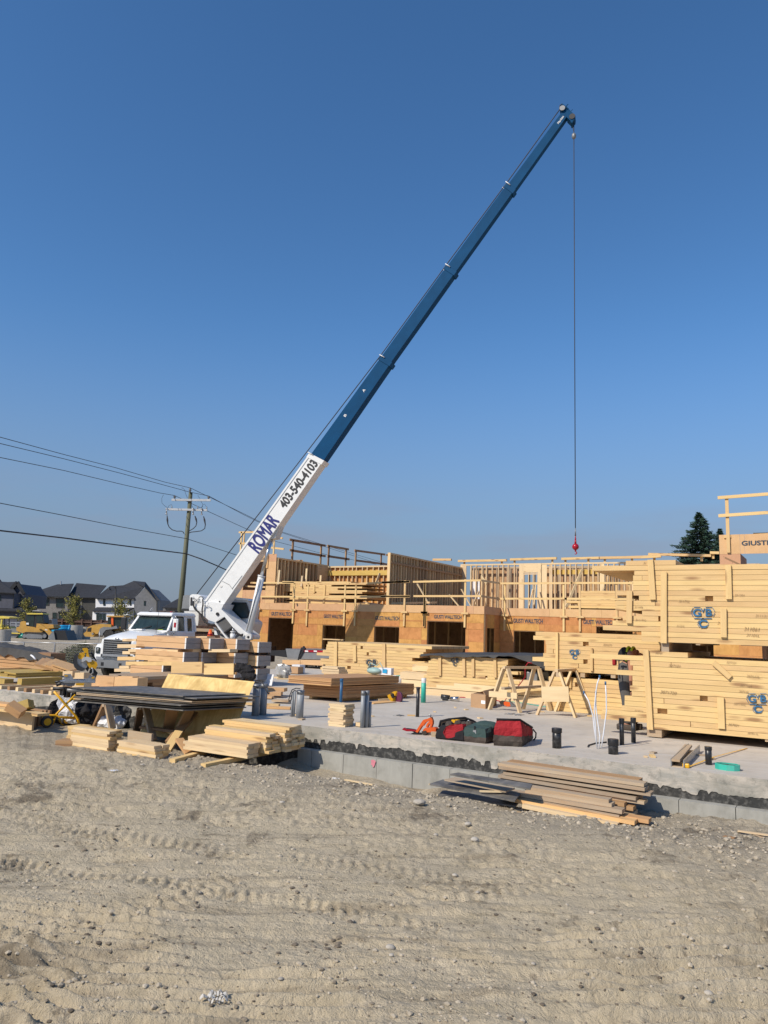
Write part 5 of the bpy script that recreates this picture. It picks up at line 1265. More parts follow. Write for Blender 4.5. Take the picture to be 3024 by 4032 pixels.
# ---- manhole rings
for x0,x1,y0,y1,lb in ((-14,35,2486,2531,'open concrete manhole ring at the left edge by the dark tarp'),(272,319,2467,2519,'tall concrete manhole ring right of the blue pipes'),(318,352,2473,2519,'shorter concrete manhole ring behind the tall one')):
    p=hz((x0+x1)/2,y1,-.2); Dd=math.hypot(p.x,p.y); r=(x1-x0)/2/3000*Dd; h=(y1-y0)/3000*Dd
    t=thing('manhole_ring',lb,'concrete ring',p,0,'concrete manhole rings')
    m=MB(); n=32; R1,R2=r,r*.86
    ring_=[]
    for rr_,z in ((R1*1.04,0),(R1*1.04,.08),(R1,.1),(R1,h),(R2,h),(R2,.0)): ring_.append([(rr_*math.cos(2*math.pi*i/n),rr_*math.sin(2*math.pi*i/n),z) for i in range(n)])
    m.loft(ring_+[ring_[0]],caps=False,sm=False); m.build('barrel',M['concring'],t)
m=MB(); p=hz(80,2514,-.2); m.ball(p+Vector((0,0,.2)),.9,sc=(1,.5,.4)); solo('green_tarp_heap','small green heap under the roller drum','tarp',m,M['teal'])
# ---- street lamp
p=fwd(105)(455,2460); t=thing('street_lamp','black street lamp with curved arm in front of the white house','street lamp',(p.x,p.y,-.2))
m=MB((p.x,p.y,-.2)); q=fwd(105)(456,2318); m.cyl((p.x,p.y,-.2),q,.13,.08); m.build('lamp_pole',M['black'],t)
m=MB((p.x,p.y,-.2)); m.tube([q,fwd(105)(455,2312),fwd(105)(446,2308),fwd(105)(434,2309),fwd(105)(431,2314)],.07,6); m.build('lamp_arm',M['black'],t)
m=MB((p.x,p.y,-.2)); a=fwd(105)(431,2316); m.cyl(a,a+Vector((0,0,-.25)),.08,.38,n=14); m.build('lamp_head',M['black'],t)
# ---------------------------------------------------------------- utility pole and lines
C4=lambda cx,cy:(630+.199*cx,1900+.199*cy)
DP=46; f=fwd(DP)
pb_=f(703,2440); pt_=f(*C4(608,195)); pb_.z=-.9
up=thing('utility_pole','dark wooden utility pole with two white crossarms and dropping cables','utility pole',pb_)
UO=tuple(pb_)
m=MB(UO); m.cyl(pb_,pt_,.19,.115,n=18); pl_=m.build('pole',M['pole'],up)
ds_=-.16
f2=fwd(DP+ds_)
for a,b,th in (((232,342),(1005,350),.13),((160,528),(935,548),.12)):
    m=MB(UO); m.beam(f2(*C4(*a)),f2(*C4(*b)),.11,th); m.build('crossarm',M['whitecross'],up)
for x,y0,y1 in ((595,190,110),(290,318,258),(962,325,272)):
    m=MB(UO); a,b=f2(*C4(x,y0)),f2(*C4(x,y1)); m.cyl(a,b,.05,.03,n=10); m.cyl(a+(b-a)*.4,a+(b-a)*.6,.085,n=12); m.cyl(a+(b-a)*.75,a+(b-a)*.95,.07,n=12); m.build('insulator',M['greymetal'],up)
for x,y in ((140,515),(662,515),(830,520)):
    m=MB(UO); a,b=f2(*C4(x,y)),f2(*C4(x-2 if x<300 else x+2,y+105)); a=a-CF*.1; b=b-CF*.1; m.cyl(a,b,.035,n=8); m.cyl(b,b+Vector((0,0,-.06)),.06,n=8); m.cyl(a,a+Vector((0,0,-.06)),.06,n=8); m.build('fuse_cutout',M['steel'],up)
for x,y in ((235,455),(745,462),(925,475)):
    m=MB(UO); a,b=f2(*C4(x,y)),f2(*C4(x,y+75)); m.cyl(b,a,.04,.02,n=8); m.build('arrester',M['greymetal'],up)
for k,pts in enumerate(([(140,650),(146,740),(155,820),(180,880),(240,935),(330,962),(420,962),(455,975),(475,1010)],[(690,660),(712,720),(728,790),(710,860),(660,910),(600,945),(565,965)],[(862,668),(880,740),(897,830),(885,910),(820,955),(720,970),(620,980),(570,1000)])):
    m=MB(UO); P=[f2(*C4(*q)) for q in pts]; m.tube(P,[.02,.055,.03]+[.026]*(len(P)-3),8); m.build('drop_cable',M['wire'],up)
for pts in ([(70,240),(35,310),(38,400),(80,450),(150,500)],[(425,110),(440,105),(485,140),(510,230),(545,310)],[(752,245),(755,280),(785,300),(810,370),(850,440),(835,490),(818,515)],[(160,500),(170,462),(225,430),(238,460)],[(820,500),(850,440),(885,425),(915,475)],[(650,512),(640,470),(630,455)]):
    m=MB(UO); m.tube([f2(*C4(*q)) for q in pts],.010,5); m.build('jumper_wire',M['wire'],up)
def line(lb,L_,r,Dl=30,Dr=85):
    xs=[p[0] for p in L_]; out=[]
    for x,y in L_:
        D=DP+ds_ if 640<x<840 else (Dl+(DP-Dl)*(x+60)/(740) if x<640 else DP+(Dr-DP)*(x-840)/(1620-840))
        out.append(fwd(D)(x,y))
    # smooth
    P=[]
    for i in range(len(out)-1):
        p0=out[max(i-1,0)];p1=out[i];p2=out[i+1];p3=out[min(i+2,len(out)-1)]
        for k in range(5):
            t=k/5; P.append(p1.lerp(p2,t))
    P.append(out[-1]); m=MB(); m.tube(P,r,5); solo('power_line',lb,'power line',m,M['wire'],'overhead lines on the utility pole')
line('topmost thin overhead wire passing over the pole tip',[(-60,1706),(0,1721),(250,1789),(450,1840),(652,1899),(710,1912),(749,1921),(960,2023),(1093,2089),(1286,2149),(1530,2222),(1640,2255)],.016)
line('second overhead wire just under the topmost one',[(-60,1731),(0,1746),(250,1806),(470,1862),(745,1937),(822,1953),(960,2027),(1093,2092),(1290,2156),(1530,2232),(1640,2262)],.016)
line('third overhead wire ending on the left insulator of the upper crossarm',[(-60,1790),(0,1801),(250,1852),(500,1912),(630,1941),(688,1951),(738,1975),(816,2012),(960,2078),(1090,2133),(1290,2185),(1480,2222)],.016)
line('single wire crossing the pole below the dropping cables',[(-60,1971),(0,1981),(250,2029),(480,2075),(735,2121),(930,2185),(1000,2208)],.018)
line('thick sagging cable lowest on the utility pole',[(-60,2083),(0,2089),(250,2118),(480,2148),(733,2180),(790,2200),(860,2230),(930,2262)],.035)
m=MB()
for L_ in ([(768,2200),(775,2215),(790,2218),(795,2205)],[(822,2218),(830,2235),(845,2234),(850,2224)]): m.tube([fwd(DP+2)(*q) for q in L_],.015,5)
# ---------------------------------------------------------------- vegetation
def leafmat(name,c1,c2):
    t=NT(name); t.b.inputs['Roughness'].default_value=.7; t.b.inputs['Specular IOR Level'].default_value=.2
    t.col(t.mix(t.attr(),c1,c2)); return t.m
M['leaf']=leafmat('young_leaves',(.10,.12,.025),(.28,.24,.07)); M['spruce']=leafmat('spruce_needles',(.012,.035,.022),(.05,.09,.06)); M['bush']=leafmat('bush_leaves',(.05,.07,.03),(.15,.15,.07)); M['bark']=plain('bark',(.08,.06,.045),.9)
def leaf(mb,c,s,R=random):
    a=Vector((R.gauss(0,1),R.gauss(0,1),R.gauss(0,1))).normalized(); b=a.orthogonal().normalized()
    mb.face([c+a*s,c+b*s*.45,c-a*s,c-b*s*.45],[(0,0)]*4,0,R.random())
def young(x,y0,y1,Df,lb,w):
    base=fwd(Df)(x,y1); top=fwd(Df)(x,y0); base.z=min(base.z,0); hgt=top.z-base.z
    t=thing('young_tree',lb,'tree',base,0,'young trees in front of the houses')
    m=MB(base); m.cyl(base,top,.08,.02,n=8)
    lf=MB(base); k=0
    for i in range(30):
        u=.22+.78*i/30; q=base.lerp(top,u); L_=w*(1-u)**.6*random.uniform(.6,1.25)+.3; an=random.uniform(0,6.28); e=q+Vector((math.cos(an)*L_,math.sin(an)*L_,L_*.75))
        m.tube([q,q.lerp(e,.5)+Vector((0,0,-.06)),e],[.03,.02,.01],5)
        for j in range(int(26*L_)+10):
            v=random.random(); leaf(lf,q.lerp(e,v)+Vector((random.gauss(0,.13),random.gauss(0,.13),random.gauss(0,.13))),random.uniform(.07,.16))
    m.build('trunk',M['bark'],t); lf.build('crown',M['leaf'],t)
young(291,2350,2475,100,'tall young tree with yellow green leaves before the charcoal house',1.9)
young(104,2362,2470,102,'thin bronze green young tree before the slate house',1.4)
young(478,2362,2470,98,'young tree beside the black street lamp',1.8)
# bush behind the wire fence
b0=fwd(46)(310,2640); bt=thing('bush','grey green weedy bush behind the wire fence','bush',(b0.x,b0.y,-.9))
lf=MB((b0.x,b0.y,-.9)); st=MB((b0.x,b0.y,-.9))
for k in range(420):
    x=random.gauss(310,42); 
    if x>408 or x<208: continue
    top=2528+abs(x-330)*.35+random.uniform(0,45); q0=fwd(46+random.uniform(-1,1))(x+random.gauss(0,8),2650); q1=fwd(46+random.uniform(-1,1))(x,top)
    st.tube([q0,q0.lerp(q1,.6)+Vector((random.gauss(0,.06),0,0)),q1],.006,4,caps=False)
    for j in range(34): leaf(lf,q0.lerp(q1,random.uniform(.1,1.02))+Vector((random.gauss(0,.07),random.gauss(0,.07),random.gauss(0,.07))),random.uniform(.025,.07))
st.build('stems',M['bark'],bt); lf.build('foliage',M['bush'],bt)
# spruces behind the wing
def spruce(x,yt,yb,Df,wpx,lb,seed,gr):
    R=random.Random(seed); top=fwd(Df)(x,yt); base=fwd(Df)(x,yb); zb=base.z; 
    t=thing('spruce_tree',lb,'tree',(base.x,base.y,-1),0,gr); O=(base.x,base.y,-1)
    m=MB(O); m.cyl((base.x,base.y,-1),top,.25,.03,n=8); m.build('trunk',M['bark'],t)
    hw=wpx/3000*Df; Ht=top.z-zb; lf=MB(O); br=MB(O)
    z=top.z
    while z>zb-1.0:
        u=(top.z-z)/Ht; rad=hw*min(1,u**.85)*R.uniform(.8,1.0); nb=int(6+11*min(u,1))
        for k in range(nb):
            an=R.uniform(0,6.28); L_=rad*R.uniform(.62,1.14)+.08; dr=Vector((math.cos(an),math.sin(an),0)); q=Vector((base.x,base.y,z)); e=q+dr*L_+Vector((0,0,-.10*L_+R.uniform(0,.22)*L_))
            br.tube([q,q.lerp(e,.6)+Vector((0,0,-.05*L_)),e],[.03,.02,.008],4,caps=False)
            n=int(30*L_)+9
            for j in range(n):
                v=j/n; c=q.lerp(e,.15+.87*v); s=.30*(1-.6*v)*min(1,L_)+.06; sd=Vector((-dr.y,dr.x,0))*R.uniform(-1,1)*s; c=c+sd+Vector((0,0,R.uniform(-.14,.05)))
                a=(dr*R.uniform(.3,1)+sd.normalized()*R.uniform(0,.9)+Vector((0,0,R.uniform(-.4,.4)))).normalized(); b=a.orthogonal().normalized(); w=.045; l=R.uniform(.12,.24)
                lf.face([c-a*l*.3,c+b*w,c+a*l,c-b*w],[(0,0)]*4,0,R.random())
        z-=.17+.10*min(u,1)
    br.build('branches',M['bark'],t); lf.build('crown',M['spruce'],t)
spruce(2757,2020,2200,62,118,'tall dark spruce tree behind the far wall left of the plywood wing',3,'spruces behind the building')
spruce(2838,2085,2215,66,55,'smaller spruce tip half hidden behind the plywood wing',4,'spruces behind the building')
# ---------------------------------------------------------------- bundles of framed wall panels
K5=lambda cx,cy:(2300+.4747*cx,1900+.4747*cy)
def logo(par,off,f,cx,cy,w,mat='inkblue'):
    """two dashed hexagons with G, V, B and one below with C, w = width in photograph pixels"""
    u=w/200.; m=MB(off)
    def L(x0,y0,x1,y1,t=4):
        a=f(cx+x0*u,cy+y0*u); b=f(cx+x1*u,cy+y1*u); k=(f(cx+u*t,cy)-f(cx,cy)).length
        m.beam(a-Vector((0,.004,0)),b-Vector((0,.004,0)),.004,k*1.3)
    for s in (-1,1):
        L(s*22,-44,s*78,-44); L(s*82,-38,s*100,-8); L(s*100,4,s*84,34)
        L(s*14,-36,s*4,-18) ; L(s*75,50,s*-8,51,6)
    for s in (-1,1):
        L(s*30,64,s*46,90); L(s*46,98,s*32,122)
    L(-24,128,24,128); L(-26,58,-14,58)
    m.build('stencil_logo',M[mat],par)
    for ch,x,y,sz in (('G',-50,0,84),('V',0,-16,40),('B',50,0,84),('C',0,94,84)):
        a=f(cx+x*u,cy+y*u); k=(f(cx+sz*u,cy)-f(cx,cy)).length*1.1
        text(ch,k,a-Vector((0,.006,0)),(1,0,0),(0,0,1),M[mat],par,off,bold=.035,wide=1.15,depth=0,name='stencil_letter')
def bundle(label,Y,cv,xr,yt,yb,n,lefts,rights,depth=2.4,corex=None,gaps=(),cleats=(),mat='lumber',group='bundles of framed wall panels',logos=(),blocks=(),extra=(),marks=(),name='panel_bundle',inkm='inkblue',cleatm='lumber'):
    f=lambda x,y:py(*cv(x,y),Y)
    zb=f(xr,yb).z; zt=f(xr,yt).z; h=(zt-zb)/n
    xs=[f(l,(yt+yb)/2).x for l in lefts if l is not None]+[f(r,(yt+yb)/2).x for r in rights if r is not None]
    O=((min(xs)+max(xs))/2,Y+depth/2,zb); t=thing(name,label,'wall panels',O,0,group)
    rows=list(zip(lefts,rights)); 
    for k,(l,r) in enumerate(rows):
        if l is None: continue
        yc=yb-(k+.5)*(yb-yt)/n
        zc0,zc1=zb+k*h+.0025,zb+(k+1)*h-.002
        def X(cx):
            p=f(cx,yc)
            for _ in range(3):   # find the point of this row at that column
                q=cv(cx,yc); 
                lo,hi=yc-400,yc+400
                for _ in range(24):
                    mid=(lo+hi)/2
                    if f(cx,mid).z>(zc0+zc1)/2: lo=mid
                    else: hi=mid
                return f(cx,(lo+hi)/2).x
        x0,x1=X(l),X(r)
        g=[(X(a),X(b)) for kk,a,b in gaps if kk==k]
        m=MB(O); rnd=.1; cur=x0
        segs=[]
        for a,b in sorted(g)+[(x1,x1)]:
            segs.append((cur,a)); cur=b
        for a,b in segs:
            # boards butt at random joints
            while b-a>.05:
                e=b if (b-a<3.0 or random.random()<.7) else a+random.uniform(.9,(b-a)*.8)
                dy=random.uniform(-.006,.006); m.bx(a+.001,e-.001,Y+dy,Y+.09,zc0,zc1); a=e
        m.bx((max(x0,X(corex)) if corex else x0)+.002,x1-.002,Y+.092,Y+depth+random.uniform(-.1,.1),zc0,zc1,rnd=rnd)
        m.build('wall_panel',M[mat],t)
    for (x0,y0,x1,y1,w) in cleats:
        a=f(x0,y0)-Vector((0,.03,0)); b=f(x1,y1)-Vector((0,.03,0)); k=(f(x0+w,y0)-f(x0,y0)).length
        m=MB(O); m.beam(b,a,.035 if abs(a.x-b.x)<abs(a.z-b.z)*.5 else .035,k,up=(1,0,0) if abs(a.x-b.x)<abs(a.z-b.z)*.5 else (0,0,1)); m.build('cleat',M[cleatm],t)
    for (x0,x1,y0,y1) in blocks:
        a=f(x0,y1); b=f(x1,y0); m=MB(O); m.bx(a.x,b.x,Y+.02,Y+depth*.9,a.z,b.z-.002,grain=1); m.build('bearer',M['lumber_used'],t)
    for (x0,y0,w) in logos: logo(t,O,lambda x,y:py(x,y,Y-.012),*cv(x0,y0),w,inkm)
    for s,x,y,w in marks:
        a=f(x,y)-Vector((0,.012,0)); k=(f(x+w,y)-f(x,y)).length
        text(s,k/len(s)*1.7,a,(1,0,-.03),(0.03,0,1),M['pencil'],t,O,bold=0,wide=1,depth=0,shear=.3,name='pencil_mark')
    return t,O,f
YE=hz(2566,2905,.45).y
# lower pile of the nearest bundle: rows from the bottom, columns as in the enlargement
lo=[520,140,150,310,335,335,395,380,400,400,265,405,380,50,490]; hi=[1900]*14+[860]
t,O,f=bundle('large lower bundle of stacked wall panels with number marks and one slanted board',YE,K5,540,1440,2040,14,lo,hi,2.6,430,
  gaps=((1,880,884),(3,608,690),(5,660,664),(6,960,1024),(12,720,723)),cleats=((515,1388,553,2048,46),(1133,1780,1143,2040,56),(1075,1492,1215,1618,44)),
  blocks=((520,640,2045,2105),(1500,1560,2110,2150)),logos=((1440,1792,88),),
  marks=(('307101',750,1520,120),('307151',1220,1492,100),('307111L',1400,1608,130),('307161',1340,1680,120),('30714L',1325,1735,100),('307141L',1290,1838,120),('3071720',700,1742,160),('307201L',455,1893,90),('307021',1240,2010,110),('307011L',1400,2082,110),('30701',620,1415,70)))
m=MB(O)
for k in range(15):
    z=f(540,2040-k*42.86).z
up_l=[475,475,155,235,320,480,265,265,455,270,405,405,405,415,65,345]; up_r=[1900]*15+[760]
t,O,f=bundle('large upper bundle of stacked wall panels with blue logo, resting on the lower bundle',YE,K5,660,685,1325,15,up_l,up_r,2.6,
  gaps=((4,615,642),(8,1005,1070),(7,588,591),(12,480,482)),cleats=((552,642,574,972,48),(664,742,663,1332,50),(1196,686,1204,968,50),(1158,1046,1160,1284,50),(380,900,377,1168,46)),
  blocks=((640,700,1330,1430),(925,960,1330,1348),(1300,1520,1335,1352)),logos=((986,1078,93),),
  marks=(('31',503,668,30),('31197L',455,1035,85),('311191L',470,1140,110),('31151L',800,1190,80),('31171L',830,985,110),('311131',1470,1105,120),('311061',1390,1215,160),('31101L',1400,1268,130),('311201',1290,935,100),('31L',1130,1165,60)))
# dark space between the two bundles: cross bearers
m=MB()
a=py(*K5(1070,1400),YE+.3); b=py(*K5(1310,1440),YE+.3)
# middle distance bundles
YM=hz(2200,2800,.45).y
t,O,f=bundle('middle bundle of wall panels with logo, raised on top of another bundle behind the sawhorses',YM,P4,1150,645,900,9,[1070,1065,990,1060,1080,1080,1075,995,1010],[1900]*9,2.4,
  gaps=((6,1320,1356),(2,1322,1350),(4,1125,1128),(1,1290,1293)),cleats=((1153,648,1152,888,17),(1378,750,1379,898,17)),logos=((1266,775,44),),blocks=((1140,1162,900,940),(1300,1330,905,940),(1500,1530,910,945)),marks=(('301071',1480,728,70),))
t,O,f=bundle('lower bundle of wall panels under the raised middle bundle, behind the sawhorses',YM,P4,1150,938,1160,8,[1075,1075,1075,1080,1090,1110,1100,1095],[1900]*8,2.4,gaps=((6,1268,1286),(5,1230,1233)),cleats=((1240,940,1240,1010,14),(1290,940,1290,985,12)))
YBn=ds(1850,2700,19.5).y
t,O,f=bundle('bundle of wall panels with logo covered by a dark tarp',YBn,P4,400,797,1010,11,[300,300,295,280,300,300,310,230,310,325,320],[900,880,830,905,860,820,905,780,820,830,830],2.6,gaps=((4,680,695),(6,895,903)),cleats=((388,800,388,930,18),(545,808,546,930,18),(605,818,605,935,17),(748,812,750,942,18)),logos=((484,828,35),),inkm='ink')
tb=MB(); g=[]
fT=lambda x,y,d:py(*P4(x,y),YBn+d)
for j in range(9):
    v=j/8; row=[]
    for i in range(25):
        u=i/24; x=262+(1085-262)*u; yy=797+12*u; p=fT(x,yy,-.05); z=p.z+.03+.005*math.sin(i*.9+j*.5)+random.uniform(0,.006)+.03*v
        row.append(Vector((p.x,YBn-.08+v*2.9,z)))
    g.append(row)
for j in range(8):
    for i in range(24): tb.face([g[j][i],g[j][i+1],g[j+1][i+1],g[j+1][i]],None,0,.5,True)
fr0=[Vector((p.x,p.y-.02-.03*(i%2),p.z-.02-(.30*max(0,(i-17)/7)**1.2 if i>16 else .06*random.random()))) for i,p in enumerate(g[0])]
for i in range(24): tb.face([fr0[i],fr0[i+1],g[0][i+1],g[0][i]],None,0,.5,True)
e=[p[-1] for p in g]; e2=[Vector((p.x+.05,p.y,p.z-.55)) for p in e]
for j in range(8): tb.face([e[j],e2[j],e2[j+1],e[j+1]],None,0,.5,True)
solo('tarp','dark grey tarp draped over the wall panel bundle behind the sawhorses','tarp',tb,M['tarp'])
YA=ds(1450,2690,22.).y
t,O,f=bundle('bundle of wall panels with logo and staggered dark ends behind the plywood stacks',YA,P3,880,990,1300,13,[770,775,760,750,790,750,750,820,720,770,795,800,810],[1420,1380,1640,1545,1590,1560,1620,1600,1500,1560,1590,1610,1660],2.4,
   gaps=((3,775,812),(4,968,998),(9,1128,1146),(11,1078,1096),(1,970,973)),cleats=((880,990,877,1190,26),(1034,1018,1036,1150,24),(1272,1004,1273,1215,26)),logos=((1168,1155,46),),inkm='ink')
t2=MB()
for (x0,x1,y,w) in ((1405,1640,1003,.09),(1395,1665,1072,.09),(1350,1560,1135,.09)): pass
# packs of panels on the deck
fY=YB+.9
t,O,f=bundle('pack of short panels lying on the upper deck beside the stair tower',fY,P3,650,497,676,13,[445,520,425,445,520,500,520,430,435,420,445,470,480],[1150,920,920,1130,1130,820,1090,1130,890,1090,840,1120,1000],2.2,gaps=((3,570,602),(6,705,718),(10,632,645),(10,656,666)),cleats=((700,525,700,590,12),(790,525,778,675,12)),mat='lumber')
fY2=YC+1.2
t,O,f=bundle('pack of panels lying on the upper deck behind the right guard rail',fY2,P4,1380,375,490,7,[1225,1285,1210,1300,1300,1300,1305],[1560,1570,1580,1530,1530,1530,1530],2.2,mat='lumber')
# ---------------------------------------------------------------- pale planks behind the sawhorses
YPl=hz(2451,2797,.45).y
def plank(lb,cat,name,grp,p0,p1,w,h,mat,up=(0,0,1),tw=0,rnd=None):
    m=MB(); m.beam(p0,p1,w,h,up=up,tw=tw,rnd=rnd); return solo(name,lb,cat,m,M[mat],grp)
gp='long pale planks behind the sawhorses'
xa=py(1575,2740,YPl).x; xb=py(2500,2790,YPl).x
for k in range(4):
    for c in range(6):
        d=c*.30; hh=.085 if k else .085
        z=.45+.04+k*.20 if False else .52+k*.185
        if k==3 and c<2: continue
        if k>=1 and c<1: x0,x1=xa+random.uniform(0,.5),xb-random.uniform(.3,1.2)
        else: x0,x1=xa+random.uniform(-.2,.4),xb+random.uniform(-.5,.1)
        y=YPl+d+.02*k
        plank('long pale plank in the low pile behind the sawhorses','plank','plank',gp,(x0,y,z),(x1,y+random.uniform(-.03,.03),z),.28,.17,'lumber_pale')
for x in (xa+.6,xa+3,xb-.8): plank('short pale bearer under the pile of long planks','bearer','bearer','bearers under the long planks',(x,YPl-.1,.49-.015),(x,YPl+1.7,.49-.015),.09,.045,'lumber_pale')
for x0,y0,x1,y1,d in ((1600,2668,2050,2672,.2),(1700,2661,2060,2664,.9),(2130,2690,2300,2685,.35),(2210,2700,2330,2690,.1),(2000,2722,2180,2712,-.3)):
    a=py(x0,y0,YPl+d); b=py(x1,y1,YPl+d+.1); plank('loose lumber piece lying on the pale planks behind the sawhorses','plank','plank','loose pieces on the pale planks',a,b,.14,.045,'lumber' if x0<2100 else 'lumber_used')
m=MB(); a=py(2100,2650,YPl+.2); m.box(a+Vector((0,0,-.12)),(.28,.2,.30),grain=2); solo('tool_case','small grey case standing between the sawhorse legs','case',m,M['greymetal'],bevel=.02)
m=MB(); a=py(2315,2725,YPl+.25); m.box(a,(.42,.3,.2)); solo('cardboard_box','brown carton on the planks behind the right sawhorse','box',m,M['card'])
# red air hose over the left sawhorse and along the floor
m=MB(); YS_=YPl-.35
m.tube([py(x,y,YS_) for x,y in ((2095,2612),(2080,2608),(2068,2625),(2068,2665),(2050,2690),(2030,2715),(2005,2730))]+[hz(1985,2765,.46),hz(1930,2752,.46),hz(1870,2748,.46),hz(1800,2745,.46)],.012,6)
solo('air_hose','thin red air hose hanging over the left sawhorse','hose',m,M['redpaint'])
m=MB(); m.tube([hz(x,y,.46) for x,y in ((1900,2745),(1990,2760),(2060,2768),(2140,2782),(2200,2785),(2290,2780),(2380,2778))],.008,6); solo('thin_cord','thin green cord snaking on the slab under the sawhorses','cord',m,M['teal'])
m=MB(); m.tube([py(x,y,YPl+.3) for x,y in ((1560,2662),(1600,2655),(1650,2658),(1700,2668),(1760,2672))],.012,6); solo('garden_hose','green hose curling on top of the pale planks','cord',m,M['teal'])
# ---------------------------------------------------------------- things standing on the slab
Z0=.45
def wrinkly(o,st=.02,sc=.12,lv=3,simple=True):
    md=o.modifiers.new('subdivision','SUBSURF'); md.subdivision_type='SIMPLE' if simple else 'CATMULL_CLARK'; md.levels=md.render_levels=lv
    tx=bpy.data.textures.get('folds%.2f'%sc) or bpy.data.textures.new('folds%.2f'%sc,'CLOUDS'); tx.noise_scale=sc; tx.noise_depth=3
    d=o.modifiers.new('folds','DISPLACE'); d.texture=tx; d.strength=st; d.mid_level=.5; d.texture_coords='LOCAL'
    return o
def zat(x,y,p):   # height of the sight line above ground point p
    d=math.hypot(p.x,p.y); return ds(x,y,d).z
def pipe(lb,name,xb,yb,yt,rpx,mat,cap=None,capw=1.12,caph=.05,group=None,lean=0):
    b=hz(xb,yb,Z0); D=math.hypot(b.x,b.y,H); b.y+=rpx/3000*D*.8; top=zat(xb,yt,b); r=rpx/3000*math.hypot(b.x,b.y,1.6)
    t=thing(name,lb,'pipe',(b.x,b.y,Z0),0,group); h=top-Z0
    m=MB(); n=24; ro,ri=r,r*.82
    rg=[[(R*math.cos(2*math.pi*i/n)+z*lean,R*math.sin(2*math.pi*i/n),z) for i in range(n)] for R,z in ((ro,0),(ro,h),(ri,h),(ri,h-.12))]
    m.loft(rg,caps=True); m.build('pipe_body',M[mat],t)
    if cap:
        m=MB(); m.cyl((h*lean,0,h-caph),(h*lean,0,h+.006),r*capw,n=24); m.build('cap',M[cap],t,bevel=.004)
    return t,b,r,h
gp='black pipe stubs in the slab'
pipe('slim tall black pipe stub left of the teal pipe','pipe_stub',1641,2823,2706,6.6,'blackplastic','blackplastic',1.15,.04,gp)
pipe('tall teal pipe with white top standing on the slab','pipe_stub',1663,2767,2671,9.3,'teal','white',1.02,.10,'coloured pipe stubs')
pipe('blue pipe standing before the plywood stacks','pipe_stub',1338,2792,2673,5.6,'bluepipe','bluepipe',1.25,.05,'coloured pipe stubs')
pipe('short thick capped black pipe right of the red tool bag','pipe_stub',2188,2947,2868,16.5,'blackplastic','black',1.14,.06,gp)
pipe('thick black pipe with wide collar in front of the white tubing','pipe_stub',2411,2971,2911,17.5,'blackplastic','black',1.12,.08,gp)
pipe('black pipe with cap, left one of the pair before the large lower bundle','pipe_stub',2447,2934,2830,8.2,'blackplastic','black',1.2,.07,gp)
pipe('black pipe with cap, right one of the pair before the large lower bundle','pipe_stub',2493,2925,2827,8.2,'blackplastic','black',1.2,.07,gp)
pipe('black pipe stub standing between metal channel and teal form ring','pipe_stub',2789,3012,2941,11,'blackplastic','blackplastic',1.12,.04,gp)
gc='grey conduit stubs in the slab'
def cab(lb,pts,r=.008,nm='cable'):
    m=MB(); m.tube(pts,r,6); solo(nm,lb,'cable',m,M['wire'],'cables hanging from the conduits')
for lb,xb,yb,yt,r in (('thick grey conduit, left one of the pair beside the leaning plywood sheet',997,2819,2694,14),('thick grey conduit, right one of the pair beside the leaning plywood sheet',1027,2816,2693,13.5),('single thick grey conduit with taped top in the middle of the slab front',1172,2827,2718,14),('thin grey conduit leaning left beside the single thick conduit',1146,2822,2725,4.5),('thin pale conduit squeezed against the single thick conduit',1154,2822,2722,4.5),
    ('left grey conduit of the trio right of the cut block stack',1422,2866,2721,8.2),('middle grey conduit of the trio right of the cut block stack',1438,2865,2720,8.2),('thin short grey conduit of the trio right of the cut block stack',1453,2864,2763,5.2)):
    t,b,r_,h=pipe(lb,'conduit_stub',xb,yb,yt,r,'greypvc',None,group=gc)
    if r>7:
        m=MB(); m.cyl((0,0,h-.07),(0,0,h+.004),r_*1.03,n=20); m.build('tape_wrap',M['greymetal'],t)
P=lambda x,y,Y:py(x,y,Y)
yq=hz(1010,2820,Z0).y+.05
cab('black cable curling over the pair of grey conduits',[P(*q,yq) for q in ((985,2705),(990,2690),(1010,2684),(1035,2690),(1042,2705),(1050,2722),(1058,2732))],.012)
cab('thin cable band round the pair of grey conduits',[P(*q,yq-.14) for q in ((984,2700),(1000,2702),(1020,2706),(1040,2710))],.010)
yq=hz(1172,2827,Z0).y
cab('cable loop hanging beside the single thick conduit',[P(*q,yq-.05) for q in ((1182,2712),(1165,2710),(1150,2716),(1142,2735),(1137,2755),(1142,2768),(1148,2752),(1150,2728),(1160,2718),(1170,2722))],.009)
# stack of cut blocks
b0=hz(1355,2864,Z0); b1=hz(1292,2857,Z0)
k=0; zt=zat(1355,2775,b0)
for i in range(9):
    h=(zt-Z0)/9; m=MB(); z=Z0+h*(i+.5); jx=random.uniform(-.02,.02); rz=random.uniform(-.08,.08)
    m.box(((b0.x+b1.x)/2+jx,(b0.y+b1.y)/2+.14,z),((b0-b1).length+random.uniform(-.01,.02),.28,h-.002),rot=Matrix.Rotation(rz,3,'Z'))
    solo('cut_block','short cut lumber block in the neat stack beside the conduit trio','wood block',m,M['lumber_pale'],'cut blocks in the neat stack')
m=MB(); q=hz(1408,2858,Z0+.02); m.box(q+Vector((0,.12,.02)),(.12,.2,.06)); solo('cut_block','single cut block lying between the neat block stack and the conduit trio','wood block',m,M['lumber_pale'])
